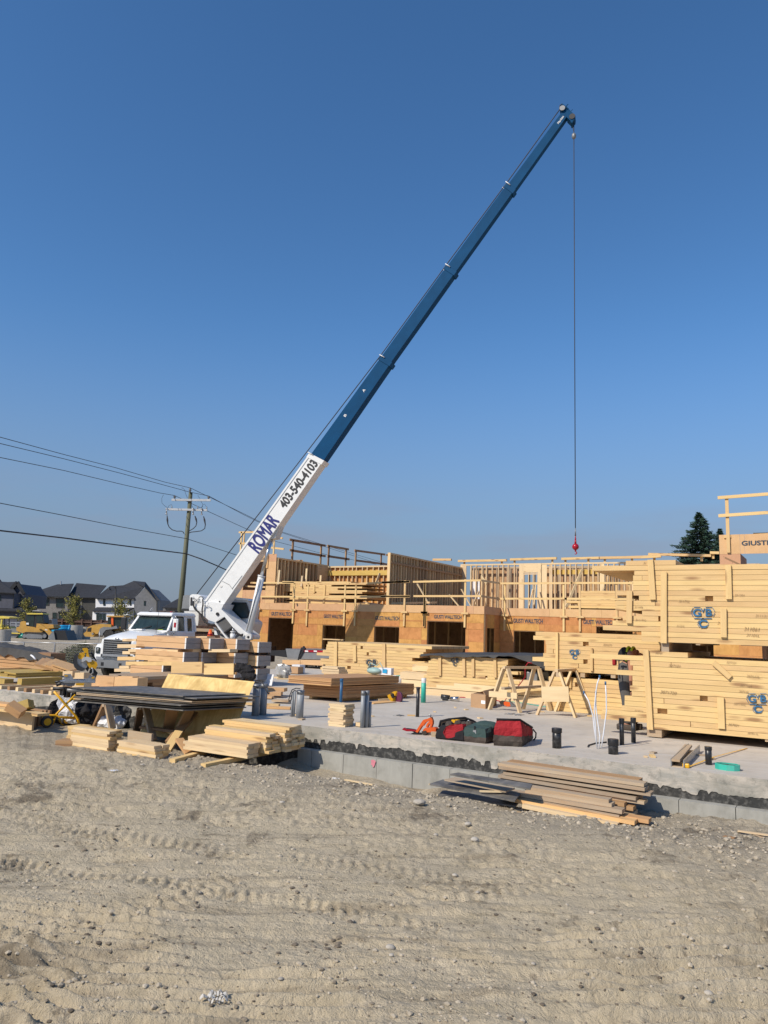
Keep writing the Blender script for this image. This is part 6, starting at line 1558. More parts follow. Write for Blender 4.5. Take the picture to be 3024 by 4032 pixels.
# plywood stacks
def sheets(lb,c0,dx,dy,z0,n,th,grp,mat='plyedge'):
    for i in range(n):
        m=MB(); j=Vector((random.uniform(-.012,.012),random.uniform(-.012,.012),0)); a=Vector(c0)+j; z=z0+i*th
        bow=.0
        P_=[(a.x,a.y,z),(a.x+dx[0],a.y+dx[1],z),(a.x+dx[0]+dy[0],a.y+dx[1]+dy[1],z),(a.x+dy[0],a.y+dy[1],z)]
        m.mesh8(P_+[(p[0],p[1],z+th*.93) for p in P_]); solo('plywood_sheet',lb,'plywood',m,M[mat],grp)
c=hz(1362,2751,.52); l=hz(1193,2739,.52); r=hz(1629.5,2735,.52)
th_=(zat(1362,2703,c)-.52)/11
sheets('brown plywood sheet in the lower of the two stacks on the slab',l,(c-l).to_tuple(),(r-c).to_tuple(),.52,11,th_,'plywood sheets on the slab')
zz=.52+11*th_+.03
c2=hz(1303,2701.5,zz); l2=hz(1134,2688,zz); r2=hz(1570,2689.5,zz); th2=(zat(1303,2671,c2)-zz)/8
sheets('brown plywood sheet in the upper of the two stacks on the slab',l2,(c2-l2).to_tuple(),(r2-c2).to_tuple(),zz,8,th2,'plywood sheets on the slab')
for u in (.15,.8):
    a=l.lerp(c,u); plank('bearer under the lower plywood stack on the slab','bearer','bearer','bearers under the plywood',(a.x,a.y+.05,.484),(a.x+(r-c).x,a.y+(r-c).y,.484),.09,.06,'lumber')
TZ=zz+8*th2
q=hz(1400,2662,TZ+.1); 
def tri(x,y,z): return hz(x,y,z)
m=MB(); q=tri(1520,2657,TZ+.02); m.box(q+Vector((0,0,.08)),(.32,.2,.16),rot=Matrix.Rotation(.2,3,'Z')); bx_=solo('carton','small white and blue carton on the upper plywood stack','box',m,M['paper'],bevel=.004)
m=MB(); m.box((0,-.105,.09),(.16,.01,.09),rot=None); o=m.build('blue_print',M['bluebright'],bx_); 
m=MB(); q=tri(1475,2655,TZ+.02); m.ball(q+Vector((0,0,.08)),.17,sc=(1.2,.8,.5)); m.tube([q+Vector((-.2,0,.12)),q+Vector((-.12,0,.26)),q+Vector((.05,0,.2)),q+Vector((.14,0,.28)),q+Vector((.26,0,.1))],.012,6); solo('pale_tool_pouch','pale teal pouch with black cord on the upper plywood stack','tool',m,plain('pale_teal_plastic',(.30,.44,.42),.5))
m=MB(); q=hz(1566,2692,.62); m.cyl((q.x,q.y,.45),(q.x,q.y,.84),.12,.14,n=20); solo('bucket','translucent white bucket behind the plywood stacks','bucket',m,M['pex'])
# low block pile behind the upper stack
for i in range(6):
    a=py(1262+random.randint(0,12),2651-i%3*9,YA-1.6+(i//3)*.3); m=MB(); m.bx(a.x,a.x+random.uniform(.5,.7),a.y,a.y+.3,a.z,a.z+.07); solo('cut_block','cut block in the loose pile before the logo bundle, behind the plywood','wood block',m,M['lumber_pale'],'cut blocks in the loose pile')
# flat planks between conduits
for (x0,y0,x1,y1,z,w,mt) in ((1040,2712,1125,2716,.60,.3,'lvl'),(1030,2728,1110,2731,.54,.3,'lvl'),(1000,2742,1075,2745,.49,.3,'lvl'),(1075,2757,1140,2760,.50,.25,'lumber_used'),(970,2770,1100,2776,.49,.14,'lumber'),(1045,2784,1145,2788,.475,.2,'lumber_warm')):
    a,b_=hz(x0,y0,z),hz(x1,y1,z); plank('short plank in the scattered pile behind the conduits','plank','plank','short planks behind the conduits',a,b_,w,.08 if z>.5 else .04,mt)
m=MB(); a=hz(1450,2769,.46); b_=hz(1540,2762,.46); m.beam(a,b_,.3,.018); solo('plywood_offcut','thin reddish plywood offcut lying before the lower plywood stack','offcut',m,M['lumber_warm'])
m=MB(); a=hz(1488,2755,.47); b_=hz(1540,2754,.47); m.beam(a,b_,.09,.04); solo('plank','short pale plank behind the circular saw','plank',m,M['lumber_pale'])
m=MB(); a=hz(1700,2750,.46); 
# paper, bag and cartons at the back left of the slab
m=MB(); a=hz(1030,2698,.46); m.box(a+Vector((0,.1,.15)),(.6,.02,.3),rot=Matrix.Rotation(-.25,3,'X')); solo('white_board','white board leaning behind the grey conduits','board',m,M['paper'])
m=MB(); a=hz(1112,2668,.46); m.ball(a+Vector((0,0,.18)),.28,sc=(1,.6,.8),jit=.22); solo('plastic_bag','crumpled clear plastic bag near the black trailer','bag',m,plain('clear_plastic',(.35,.35,.34),.2))
m=MB(); a=hz(1125,2652,.46); m.box(a+Vector((0,.3,.12)),(.8,.3,.22)); solo('cardboard_box','flat brown carton near the black trailer','box',m,M['card'])
m=MB(); a=hz(1160,2650,.46); m.box(a+Vector((0,.2,.14)),(.35,.3,.28)); solo('cardboard_box','grey carton with papers near the black trailer','box',m,M['paper'])
for (x0,y0,x1,y1) in ((1050,2665,1100,2668),(1090,2672,1135,2673)):
    a,b_=hz(x0,y0,.47),hz(x1,y1,.47); plank('thin board lying at the back of the slab near the trailer','board','board','boards at the back of the slab',a,b_,.14,.04,'lumber_pale')
# ---- sawhorses: feet on the slab, apexes found above them
def sawhorse(lb,fa,fb,fc,fd,ap1,ap2,brd,mat='lumber_pale',z0=Z0,z0b=None,grp=None,w=.045,d=.09):
    A,B,C_,D_=[hz(*p,z0) for p in (fa,fb,fc,fd)]
    m1=(A+B)/2; m2=(C_+D_)/2
    t1=ds(*ap1,math.hypot(m1.x,m1.y)); t2=ds(*ap2,math.hypot(m2.x,m2.y)); t2.z=t1.z=(t1.z+t2.z)/2
    O=(m1+m2)/2; O.z=z0; t=thing('sawhorse',lb,'sawhorse',O,0,grp)
    for F_,T_ in ((A,t1),(B,t1),(C_,t2),(D_,t2)):
        m=MB(O); s=(F_-T_); s.z=0; s=s.normalized()*.05; m.beam(F_+Vector((0,0,.0)),T_+s-Vector((0,0,.02)),w,d,up=(t2-t1)); m.build('leg',M[mat],t)
    m=MB(O); u=(t2-t1).normalized()*.06; m.beam(t1-u,t2+u,d*.8,w*1.2); m.build('top_beam',M[mat],t)
    for (x0,y0,x1,y1,h) in brd:
        dd=math.hypot(A.x,A.y)*.99; a=ds(x0,y0,math.hypot(A.x,A.y)-.05); b=ds(x1,y1,math.hypot(B.x,B.y)-.05); m=MB(O); m.beam(a,b,.02,h); m.build('cross_board',M[mat],t)
    return t,t1,t2
t,tA,tB=sawhorse('left pale sawhorse of the pair in front of the pale planks',(1928,2794),(2048,2807),(2059,2793),(2166,2799),(1992,2628),(2113,2629),[(1926,2732,2036,2740,.12)],grp='pale sawhorses on the slab')
m=MB(t.location); a=(tA+tB)/2; m.beam(tA-Vector((-.05,.28,.42)),tB-Vector((-.05,-.1,.40)),.09,.045); m.build('shelf_rail',M['lumber_used'],t)
sawhorse('right pale sawhorse with plywood gusset, nearest to the big bundles',(2115,2815),(2266,2826),(2187,2801),(2333,2811),(2194,2639),(2260,2638),[(2133,2733,2240,2733,.30)],grp='pale sawhorses on the slab')
# white tubing
t=thing('water_tubing','cluster of thin white water tubes rising from the slab','tubing',hz(2356,2948,Z0)); B_=hz(2356,2948,Z0); DD=math.hypot(B_.x,B_.y)
for pts in ([(2350,2945),(2344,2850),(2340,2800),(2346,2727),(2352,2690),(2361,2665)],[(2358,2948),(2362,2900),(2352,2830),(2346,2780),(2346,2728)],[(2368,2944),(2376,2890),(2388,2800),(2387,2740),(2384,2690)],[(2352,2946),(2340,2870),(2335,2820),(2318,2760),(2299,2728)]):
    m=MB(t.location); m.tube([ds(*q,DD+.02*i) for i,q in enumerate(pts)],.0095,8); tb_=m.build('tube',M['pex'],t)
    m=MB(t.location); e=ds(*pts[-1],DD+.02*(len(pts)-1)); m.cyl(e-Vector((0,0,.025)),e+Vector((0,0,.025)),.014,n=10); m.build('tube_end',M['bluepipe'],tb_)
m=MB(); m.tube([hz(*q,Z0+.012) for q in ((2388,2922),(2345,2926),(2318,2934),(2315,2940))],.010,6); m.tube([hz(*q,Z0+.012) for q in ((2345,2930),(2335,2945),(2325,2950))],.008,6) if False else None
solo('tubing_offcut','bent dark tube lying at the foot of the white tubing','tubing',m,M['wire'])
# metal channel, tape measure, teal ring
a,b_=hz(2668,3022,Z0),hz(2733,2958,Z0)
t=thing('metal_channel','muddy steel channel lying open on the slab edge beside the tape measure','channel',a); m=MB(a)
for o_,w_,h_ in ((-.0,.10,.012),): m.beam(a+Vector((0,0,.006)),b_+Vector((0,0,.006)),.16,.012)
m.build('web',M['lumber_used'],t)
for s in (-1,1):
    m=MB(a); dd=(b_-a).normalized(); sd_=Vector((dd.y,-dd.x,0))*s*.075; m.beam(a+sd_+Vector((0,0,.05)),b_+sd_+Vector((0,0,.05)),.014,.10); m.build('flange',M['steel'] if s>0 else M['greymetal'],t)
m=MB(a); m.beam(a+Vector((-.02,-.01,.085)),b_+Vector((-.06,-.1,.085)),.10,.03); m.build('wood_strip',M['lumber_used'],t)
a=hz(2700,3025,Z0); t=thing('tape_measure','yellow tape measure with its blade pulled out across the slab','tape measure',a)
m=MB(a); m.box(a+Vector((0,.03,.028)),(.085,.05,.056)); m.build('tape_case',M['yellow'],t,bevel=.014)
m=MB(a); m.beam(a+Vector((.02,.05,.012)),hz(2812,2980,Z0+.03),.025,.002); m.beam(hz(2812,2980,Z0+.03),hz(2942,2946,Z0+.006),.02,.002); m.build('tape_blade',M['yellow'],t)
a=hz(2865,3030,Z0); t=thing('form_ring','shallow teal plastic ring let into the slab near its edge','form ring',(a.x,a.y,Z0)); r=40/3000*math.hypot(a.x,a.y,1.6)
m=MB(); n=10; R=[[(k_*r*1.02*math.cos(2*math.pi*(i+.5)/n),k_*r*.75*math.sin(2*math.pi*(i+.5)/n),z) for i in range(n)] for k_,z in ((1,0),(1,.07),(.9,.07),(.9,.005))]
m.loft(R,caps=False,sm=False); m.build('ring_wall',M['teal'],t); m=MB(); m.cyl((-.07,.02,.035),(.09,.02,.035),.028,n=14); m.build('inner_pipe',M['blackplastic'],t)
# ---- tool bags
B2=lambda cx,cy:(1560+.3496*cx,2780+.3496*cy)
def quadring(pts,sub=4):
    out=[]
    for i in range(len(pts)):
        a,b=Vector(pts[i]),Vector(pts[(i+1)%len(pts)])
        for k in range(sub): out.append(a.lerp(b,k/sub))
    return out
def bag(name,lb,bl,bc,br,tl,tm,tr,mats,split=.42,st=.05,bulge=.03):
    BL,BC,BR=[hz(*B2(*p),Z0) for p in (bl,bc,br)]; BB=BL+BR-BC
    TL=ds(*B2(*tl),math.hypot(BL.x,BL.y)+.03); TM=ds(*B2(*tm),math.hypot(BC.x,BC.y)+.03); TR=ds(*B2(*tr),math.hypot(BR.x,BR.y)); TB=TL+TR-TM; TB.z=min(TB.z,TR.z)
    t=thing(name,lb,'tool bag',(BL+BC+BR+BB)/4)
    lo=[BL,BC,BR,BB]; hi=[TL,TM,TR,TB]
    mid=[a.lerp(b,split) for a,b in zip(lo,hi)]; c=sum(mid,Vector())/4; mid=[p+(p-c).normalized()*bulge for p in mid]
    m=MB(t.location); m.loft([quadring(lo),quadring([a.lerp(b,.5)+(a.lerp(b,.5)-c)*.05 for a,b in zip(lo,mid)]),quadring(mid)],sm=False); wrinkly(m.build('bag_base',M[mats[0]],t),st*.6,.1,2)
    m=MB(t.location); m2=[a.lerp(b,.5) for a,b in zip(mid,hi)]; m2=[p+(p-c)*.03*Vector((1,1,0)).length for p in m2]
    m.loft([quadring([p+Vector((0,0,-.005)) for p in mid]),quadring(m2),quadring(hi)],sm=False); wrinkly(m.build('bag_top',M[mats[1]],t),st,.12,3)
    return t,lo,mid,hi
t,lo_,mi_,hi_=bag('tool_bag','red canvas tool bag with dark brown base, rightmost of the bags',(1100,445),(1415,462),(1525,385),(1130,160),(1392,165),(1530,250),('brown','red'))
m=MB(t.location); m.tube([hi_[0]+Vector((0,0,.012)),hi_[1]+Vector((0,0,.012)),hi_[2]+Vector((0,0,.01))],.018,6); m.build('zip_band',M['cloth'],t)
m=MB(t.location); a=ds(*B2(1540,262),math.hypot(lo_[2].x,lo_[2].y)); m.tube([a,a+Vector((.05,0,-.05)),a+Vector((.045,0,-.12)),a+Vector((.01,0,-.16))],.012,6); m.build('handle',M['cloth'],t)
t,lo_,mi_,hi_=bag('tool_bag','faded green and brown tool bag in the middle of the three bags',(758,400),(1000,425),(1100,405),(770,235),(1000,262),(1105,215),('brown','green'),st=.03)
m=MB(t.location); p0=ds(*B2(885,235),10.9+.8) ; D_=math.hypot(lo_[0].x,lo_[0].y)-.03
m.tube([ds(*B2(*q),D_) for q in ((885,225),(885,300),(878,350),(860,415))],.014,6); m.build('strap',M['cloth'],t)
m=MB(t.location); m.box(ds(*B2(885,290),D_-.02),(.05,.02,.05)); m.build('buckle',M['steel'],t)
m=MB(t.location); m.ball(ds(*B2(1020,225),D_+.25),.15,sc=(1.4,1,.5),jit=.06); m.build('flap',M['green'],t)
t,lo_,mi_,hi_=bag('tool_bag','open black and red tool bag with gear inside, next to the orange nail gun',(450,370),(745,400),(790,340),(490,230),(750,250),(800,200),('cloth','cloth'),split=.3,st=.03)
D_=math.hypot(lo_[0].x,lo_[0].y)-.02
m=MB(t.location); pts=[(525,300),(560,235),(620,210),(750,205),(755,300),(745,370),(640,372),(560,362)]; m.prism([ds(*B2(*q),D_-.05+ (q[0]-450)*-.0002) for q in pts],(.02,.06,0)); wrinkly(m.build('front_pocket',M['red'],t),.04,.1,3)
m=MB(t.location); ring_=[(485,240),(500,170),(590,150),(770,132),(860,165),(940,215),(935,245)]
m.tube([ds(*B2(*q),D_+.28+(.0 if q[0]<800 else .1)) for q in ring_],.02,6); m.build('rim',M['cloth'],t)
m=MB(t.location); m.prism([ds(*B2(*q),D_+.33) for q in ((488,240),(505,172),(770,136),(935,220),(920,260),(500,300))],(.0,.04,0)); m.build('back_flap',M['brown'],t)
m=MB(t.location); 
for q in ((650,172),(690,170),(700,185)): m.box(ds(*B2(*q),D_+.2),(.06,.05,.045))
m.build('yellow_tool',M['yellow'],t)
m=MB(t.location)
for q,s in (((812,180),.03),((895,213),.03),((725,215),.02)): m.box(ds(*B2(*q),D_+.15),(s,s,s*1.6),rot=Matrix.Rotation(.5,3,'Y'))
m.build('white_tool',M['white'],t)
m=MB(t.location)
for q in ((700,215),(760,225),(820,220),(600,220)): m.ball(ds(*B2(*q),D_+.14),.07,jit=.1)
m.build('gear',M['brown'],t)
# orange nail gun
Dn=math.hypot(*hz(*B2(350,330),Z0)[:2]); t=thing('nail_gun','orange cordless nail gun lying left of the open tool bag','nail gun',hz(*B2(350,335),Z0))
def np_(nm,pts,mat,w=.06,dd=0):
    m=MB(t.location); m.prism([ds(*B2(*q),Dn+dd) for q in pts],(.0,w,0)); return m.build(nm,M[mat],t,bevel=.006)
np_('motor_body',[(300,270),(325,245),(430,238),(448,255),(445,290),(300,300)],'orange',.09); np_('magazine',[(215,290),(240,300),(330,160),(345,148),(318,150),(300,160)],'orange')
np_('handle',[(330,235),(345,200),(378,160),(395,130),(410,165),(410,200),(395,240),(375,238),(385,200),(368,205),(350,240)],'orange',.05)
np_('top_arm',[(318,150),(345,145),(395,125),(400,150),(345,175),(325,190),(300,225),(290,210)],'orange',.05); np_('battery',[(285,285),(330,280),(345,310),(320,328),(290,322)],'brown',.09,-.02); np_('nose',[(65,265),(85,245),(105,258),(215,268),(220,285),(120,285),(75,270)],'redpaint',.05); np_('nose_guard',[(110,250),(200,262),(215,285),(190,300),(165,310),(200,320),(280,325),(270,305),(230,295),(180,275),(110,272)],'black',.05,.02)
m=MB(t.location); m.tube([ds(*B2(*q),Dn) for q in ((392,128),(380,112),(365,110),(372,100),(388,98),(395,115))],.008,6); m.build('belt_hook',M['steel'],t)
for q,s in (((345,325),.08),((415,345),.07)):
    m=MB(); m.box(hz(*B2(*q),Z0)+Vector((0,.03,s/2)),(s*1.2,s,s),rot=Matrix.Rotation(.5,3,'Z')); solo('cut_block','small cut block between the nail gun and the open tool bag','wood block',m,M['lumber_used'],'cut blocks beside the nail gun')
# circular saw
P3b=lambda cx,cy:(1100+.4219*cx,2600+.4219*cy)
Dn=math.hypot(*hz(*P3b(1080,385),Z0)[:2]); t=thing('circular_saw','yellow cordless circular saw standing before the lower plywood stack','circular saw',hz(*P3b(1080,385),Z0))
def cs(nm,pts,mat,w=.08,dd=0):
    m=MB(t.location); m.prism([ds(*P3b(*q),Dn+dd) for q in pts],(.03,w,0)); return m.build(nm,M[mat],t,bevel=.008)
cs('motor_housing',[(1008,325),(1030,315),(1055,345),(1060,375),(1040,383),(1015,350)],'yellow'); cs('handle',[(1045,300),(1075,288),(1090,300),(1078,330),(1060,350),(1050,325),(1065,305)],'yellow',.05); cs('battery',[(1035,320),(1060,312),(1070,340),(1050,352)],'black',.09,-.02)
m=MB(t.location); a=ds(*P3b(1105,345),Dn); m.cyl(a,a+Vector((.02,.05,0)),.125,n=28); m.build('blade_guard',plain('magenta_guard',(.12,.03,.07),.4),t)
m=MB(t.location); a=hz(*P3b(1100,383),Z0); m.box(a+Vector((0,.05,.02)),(.34,.14,.012),rot=Matrix.Rotation(.15,3,'Y')); m.build('base_plate',M['steel'],t)
# work lamp / drill pair
Dn=math.hypot(*hz(*P3b(1460,325),Z0)[:2]); m=MB(); a,b_=hz(*P3b(1415,318),Z0),hz(*P3b(1508,328),Z0); a.z=b_.z=Z0+.06; m.cyl(a,b_,.06,.055,n=18); solo('battery_lamp','dark cylindrical lamp lying right of the teal pipe','lamp',m,M['greymetal'],bevel=.01)
t=thing('power_drill','black and silver cordless drill lying right of the dark lamp','drill',hz(*P3b(1560,378),Z0)); b=hz(*P3b(1560,378),Z0)
m=MB(b); a=b+Vector((-.14,0,.09)); m.cyl(a,a+Vector((.2,.05,-.01)),.055,.05,n=16); m.build('drill_body',M['blackplastic'],t); m=MB(b); m.box(b+Vector((-.05,.03,.035)),(.13,.12,.06),rot=Matrix.Rotation(.3,3,'Z')); m.build('battery',M['blackplastic'],t,bevel=.008)
m=MB(b); a=b+Vector((.10,.02,.06)); m.cyl(a,a+Vector((.20,.03,0)),.045,.06,n=16); m.build('chuck',M['chrome'],t)
# carton with flaps
P4b=lambda cx,cy:(1500+.4822*cx,2650+.4822*cy)
a,b_,c_=hz(*P4b(735,278),Z0),hz(*P4b(852,292),Z0),hz(*P4b(942,265),Z0); hgt=zat(*P4b(735,170),a)-Z0
t=thing('cardboard_box','brown cardboard box with open flap and white label beside the left sawhorse','box',a); d_=a+c_-b_
m=MB(a); 
for p,q in ((a,b_),(b_,c_),(c_,d_),(d_,a)): m.prism([p,q,q+Vector((0,0,hgt)),p+Vector((0,0,hgt))],(p-q).cross(Vector((0,0,1))).normalized()*-.006)
m.prism([a+Vector((0,0,.004)),b_+Vector((0,0,.004)),c_+Vector((0,0,.004)),d_+Vector((0,0,.004))],(0,0,.006)); m.build('box_walls',M['card'],t)
u=(b_-a); v=(c_-b_)
m=MB(a); m.prism([a+Vector((0,0,hgt)),b_+Vector((0,0,hgt)),b_+v*.48+Vector((0,0,hgt-.02)),a+v*.48+Vector((0,0,hgt-.02))],(0,0,.006)); m.build('flap',M['card'],t)
m=MB(a); m.prism([b_+Vector((0,0,hgt)),c_+Vector((0,0,hgt)),c_-u*.2+Vector((0,0,hgt+.09)),b_-u*.2+Vector((0,0,hgt+.09))],(.006,0,0)); m.build('flap',M['card'],t)
m=MB(a); n_=Vector((u.y,-u.x,0)).normalized()*.004; p=a+u*.72+n_; m.prism([p+Vector((0,0,hgt*.35)),p+u*.28+Vector((0,0,hgt*.35)),p+u*.28+Vector((0,0,hgt*.6)),p+Vector((0,0,hgt*.6))],n_); m.build('shipping_label',M['paper'],t)
# small orange nail gun by the sawhorse
b=hz(*P4b(1035,275),Z0); t=thing('nail_gun','small black and orange nail gun lying under the left sawhorse','nail gun',b); Dn=math.hypot(b.x,b.y)
for nm,pts,mt in (('motor_body',[(1000,240),(1015,232),(1055,240),(1058,270),(1035,275),(1005,262)],'orange'),('handle',[(965,235),(985,225),(1008,240),(1003,262),(975,255)],'brown'),('nose',[(1040,215),(1055,208),(1050,230),(1098,272),(1060,274),(1050,240)],'greymetal')):
    m=MB(b); m.prism([ds(*P4b(*q),Dn) for q in pts],(0,.07,0)); m.build(nm,M[mt],t,bevel=.006)
for x,y,w in ((2045,2815,40),(2080,2808,30),(2010,2812,30),(1575,2818,22)):
    m=MB(); q=hz(x,y,Z0+.004); 
    for k in range(5): m.tube([q+Vector((random.uniform(-.1,.1),random.uniform(-.15,.15),.004)) for _ in range(3)],.006,4)
    solo('scrap_bits','thin scraps swept together on the slab near the sawhorses','litter',m,M['greymetal'],'scraps on the slab')
# ---- worker bent over behind the near bundle
def skin(name,pts,edges,rad,mat,parent,off,root=0,lv=2):
    me=bpy.data.meshes.new(name); me.from_pydata([tuple(Vector(p)-Vector(off)) for p in pts],edges,[]); o=bpy.data.objects.new(name,me); COL.objects.link(o); o.parent=parent
    me.materials.append(M[mat]); md=o.modifiers.new('skin','SKIN'); md.use_smooth_shade=True
    for i,r in enumerate(rad):
        v=me.skin_vertices[0].data[i]; v.radius=(r,r) if not isinstance(r,tuple) else r; v.use_root=(i==root)
    s=o.modifiers.new('sub','SUBSURF'); s.levels=s.render_levels=lv; return o
YP=YE+.85
w=lambda x,y,d=0:py(x,y,YP+d)
hip=w(2462,2632); hip.y=YP; fx_=hip.x
wk=thing('person','worker bent forward in grey trousers and dark vest with yellow stripes','person',(hip.x,YP,Z0)); WO_=(hip.x,YP,Z0)
zk=Z0+.50
sh=w(2492,2572); hd=w(2522,2590)
L1=[hip+Vector((-.02,-.10,0)),Vector((hip.x+.06,YP-.12,zk+.03)),Vector((hip.x+.06,YP-.08,Z0+.09)),Vector((hip.x-.10,YP-.10,Z0+.04))]
R1_=[hip+Vector((-.02,.12,0)),Vector((hip.x+.10,YP+.14,zk+.03)),Vector((hip.x+.12,YP+.16,Z0+.09)),Vector((hip.x-.05,YP+.16,Z0+.04))]
arm=[sh+Vector((0,-.2,-.03)),w(2486,2645,-.22),w(2484,2700,-.22),w(2486,2722,-.22)]
arm2=[sh+Vector((.02,.2,-.03)),sh+Vector((.12,.22,-.32)),sh+Vector((.10,.15,-.58))]
pts=[hip,hip.lerp(sh,.5)+Vector((0,0,.06)),sh,sh.lerp(hd,.5),hd,hd+Vector((.10,0,-.08))]+L1[1:]+R1_[1:]+arm+arm2
ed=[(0,1),(1,2),(2,3),(3,4),(4,5),(0,6),(6,7),(7,8),(0,9),(9,10),(10,11),(2,12),(12,13),(13,14),(14,15),(2,16),(16,17),(17,18)]
rad=[.14,.13,.13,.065,.10,.07]+[.085,.055,.05]*2+[.07,.048,.032,.03,.07,.045,.03]
body=skin('body',pts,ed,rad,'skin',wk,WO_)
skin('trousers',[hip+Vector((.03,0,.16)),hip,L1[0].lerp(L1[1],.5)+Vector((0,-.02,0)),L1[1],L1[2],R1_[0].lerp(R1_[1],.5)+Vector((0,.02,0)),R1_[1],R1_[2]],[(0,1),(1,2),(2,3),(3,4),(1,5),(5,6),(6,7)],[.20,.215,.13,.11,.09,.13,.11,.09],'denim',wk,WO_,1)
skin('vest',[hip+Vector((.02,0,.10)),hip.lerp(sh,.5)+Vector((0,0,.07)),sh+Vector((.02,0,.02))],[(0,1),(1,2)],[.21,.235,.22],'cloth',wk,WO_)
for k,dx in enumerate((-.02,.06)):
    m=MB(WO_); c_=hip.lerp(sh,.62)+Vector((dx,0,.02)); m.tube([c_+Vector((0,.19*math.cos(a_),.19*math.sin(a_))) for a_ in np.linspace(-.3,3.44,14)],.024,5); m.build('vest_stripe',M['hiviz'],wk)
for s,F_ in ((0,L1),(1,R1_)):
    m=MB(WO_); m.loft([[(F_[2].x-.20+dx*.32,F_[2].y+dy*.09,Z0+z) for dx,dy in ((0,-.5),(.3,-1),(1,-.9),(1,.9),(.3,1),(0,.5))] for z,kk in ((0,1),(.06,1),(.10,.9))]); m.build('boot',M['brown'],wk,bevel=.02)
# hand with fingers hanging down
hn=arm[3]
for k in range(4):
    a=hn+Vector((.0,-.03+.02*k,-.05)); L=(.07,.085,.08,.06)[k]; skin('finger',[a+Vector((0,0,.04)),a,a+Vector((.008,0,-L*.5)),a+Vector((.03,0,-L))],[(0,1),(1,2),(2,3)],[.009,.009,.0085,.007],'skin',body,WO_,0,1)
skin('thumb',[hn+Vector((.01,-.02,-.01)),hn+Vector((.035,-.045,-.04)),hn+Vector((.045,-.05,-.075))],[(0,1),(1,2)],[.011,.010,.008],'skin',body,WO_,0,1)
m=MB(WO_); hb_=w(2437,2600,-.32); m.tube([hb_,w(2437,2640,-.32),w(2441,2672,-.32)],.012,6); m.box(hb_+Vector((0,0,.01)),(.10,.03,.03)); m.build('hammer',M['black'],wk)
m=MB(WO_); m.box(hip+Vector((-.16,-.12,.12)),(.06,.12,.14)); m.build('tool_pouch',M['red'],wk,bevel=.02)

for i in range(26):
    x,y=random.choice(((random.uniform(1100,1900),random.uniform(2775,2840)),(random.uniform(1700,2500),random.uniform(2800,2880)),(random.uniform(2500,3000),random.uniform(2960,3010))))
    a=hz(x,y,Z0+.012); an=random.uniform(0,3.1); L=random.uniform(.05,.22)
    plank('small lumber offcut dropped on the slab','offcut','offcut','small offcuts on the slab',a,a+Vector((math.cos(an)*L,math.sin(an)*L,0)),random.uniform(.03,.09),.022,random.choice(('lumber_pale','lumber','lumber_used')))
# ---------------------------------------------------------------- left side of the slab: beams, planks, tarp pack
K7=lambda cx,cy:(350+.3014*cx,2350+.3014*cy)
Yg=ds(731,2555,20.5).y
zt1=[(2512,2555),(2569,2611),(2623,2668)]
refx=731
Zt=[(py(refx,b,Yg).z,py(refx,a,Yg).z) for a,b in zt1]
grp='sealed end beams stacked in front of the crane truck'
cols=[(534,731,0),(600,826,.55),(600,932,1.1),(660,992,1.65)]
for r,(z0,z1) in enumerate(Zt):
    for c,(xl,xr,dy) in enumerate(cols):
        if r==2 and c==0: xr=648
        Y=Yg+dy*1.0; xr2=xr+({1:-4,2:0,0:0}[r])+(-22 if (r==1 and c==1) else 0)
        a=py(xl-(0 if r!=2 else 15),2560,Y).x; b=py(xr2,2560,Y).x
        if c==3: b=py(992,2560,Y-.02).x+.22
        dz=-.06 if c==3 else 0
        for q,(u,v) in enumerate(((z0,(z0+z1)/2-.004),((z0+z1)/2+.004,z1))):
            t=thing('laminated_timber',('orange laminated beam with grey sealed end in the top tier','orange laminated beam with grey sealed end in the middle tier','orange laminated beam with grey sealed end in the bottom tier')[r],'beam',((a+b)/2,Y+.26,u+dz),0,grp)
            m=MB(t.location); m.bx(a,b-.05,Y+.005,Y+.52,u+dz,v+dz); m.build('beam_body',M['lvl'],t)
            m=MB(t.location); m.bx(b-.05,b-.006,Y+.002,Y+.523,u+dz-.001,v+dz+.001); m.build('lit_seal_edge',M['white'],t)  # end-seal paint coloured white as its lit edge
            m=MB(t.location); m.bx(b-.005,b,Y+.004,Y+.521,u+dz,v+dz); m.build('end_seal',M['greyend'],t)  # same seal paint, coloured grey as its shaded face
# stickers and protruding boards left of the beams
for (x0,x1,ya,yb,dy) in ((482,536,2515,2525,.1),(462,536,2537,2551,.1),(505,700,2556,2567,.05),(482,532,2564,2576,.1),(462,534,2586,2600,.0),(495,700,2605,2620,.0),(470,520,2622,2632,.1),(450,518,2633,2645,.1),(700,760,2556,2568,.3),(820,905,2556,2568,.6),(690,740,2506,2512,.2),(770,815,2505,2511,.6),(640,665,2510,2513,.1)):
    p0,p1=py(x0,(ya+yb)/2,Yg+dy),py(x1,(ya+yb)/2,Yg+dy); h=(py(x0,ya,Yg+dy).z-py(x0,yb,Yg+dy).z)
    plank('pale spacer board sticking out between the tiers of sealed beams','spacer board','spacer_board','spacer boards between the beams',p0+Vector((0,.15,0)),p1+Vector((0,.15,0)),.3,max(h,.03),'lumber_pale' if dy else 'lumber')
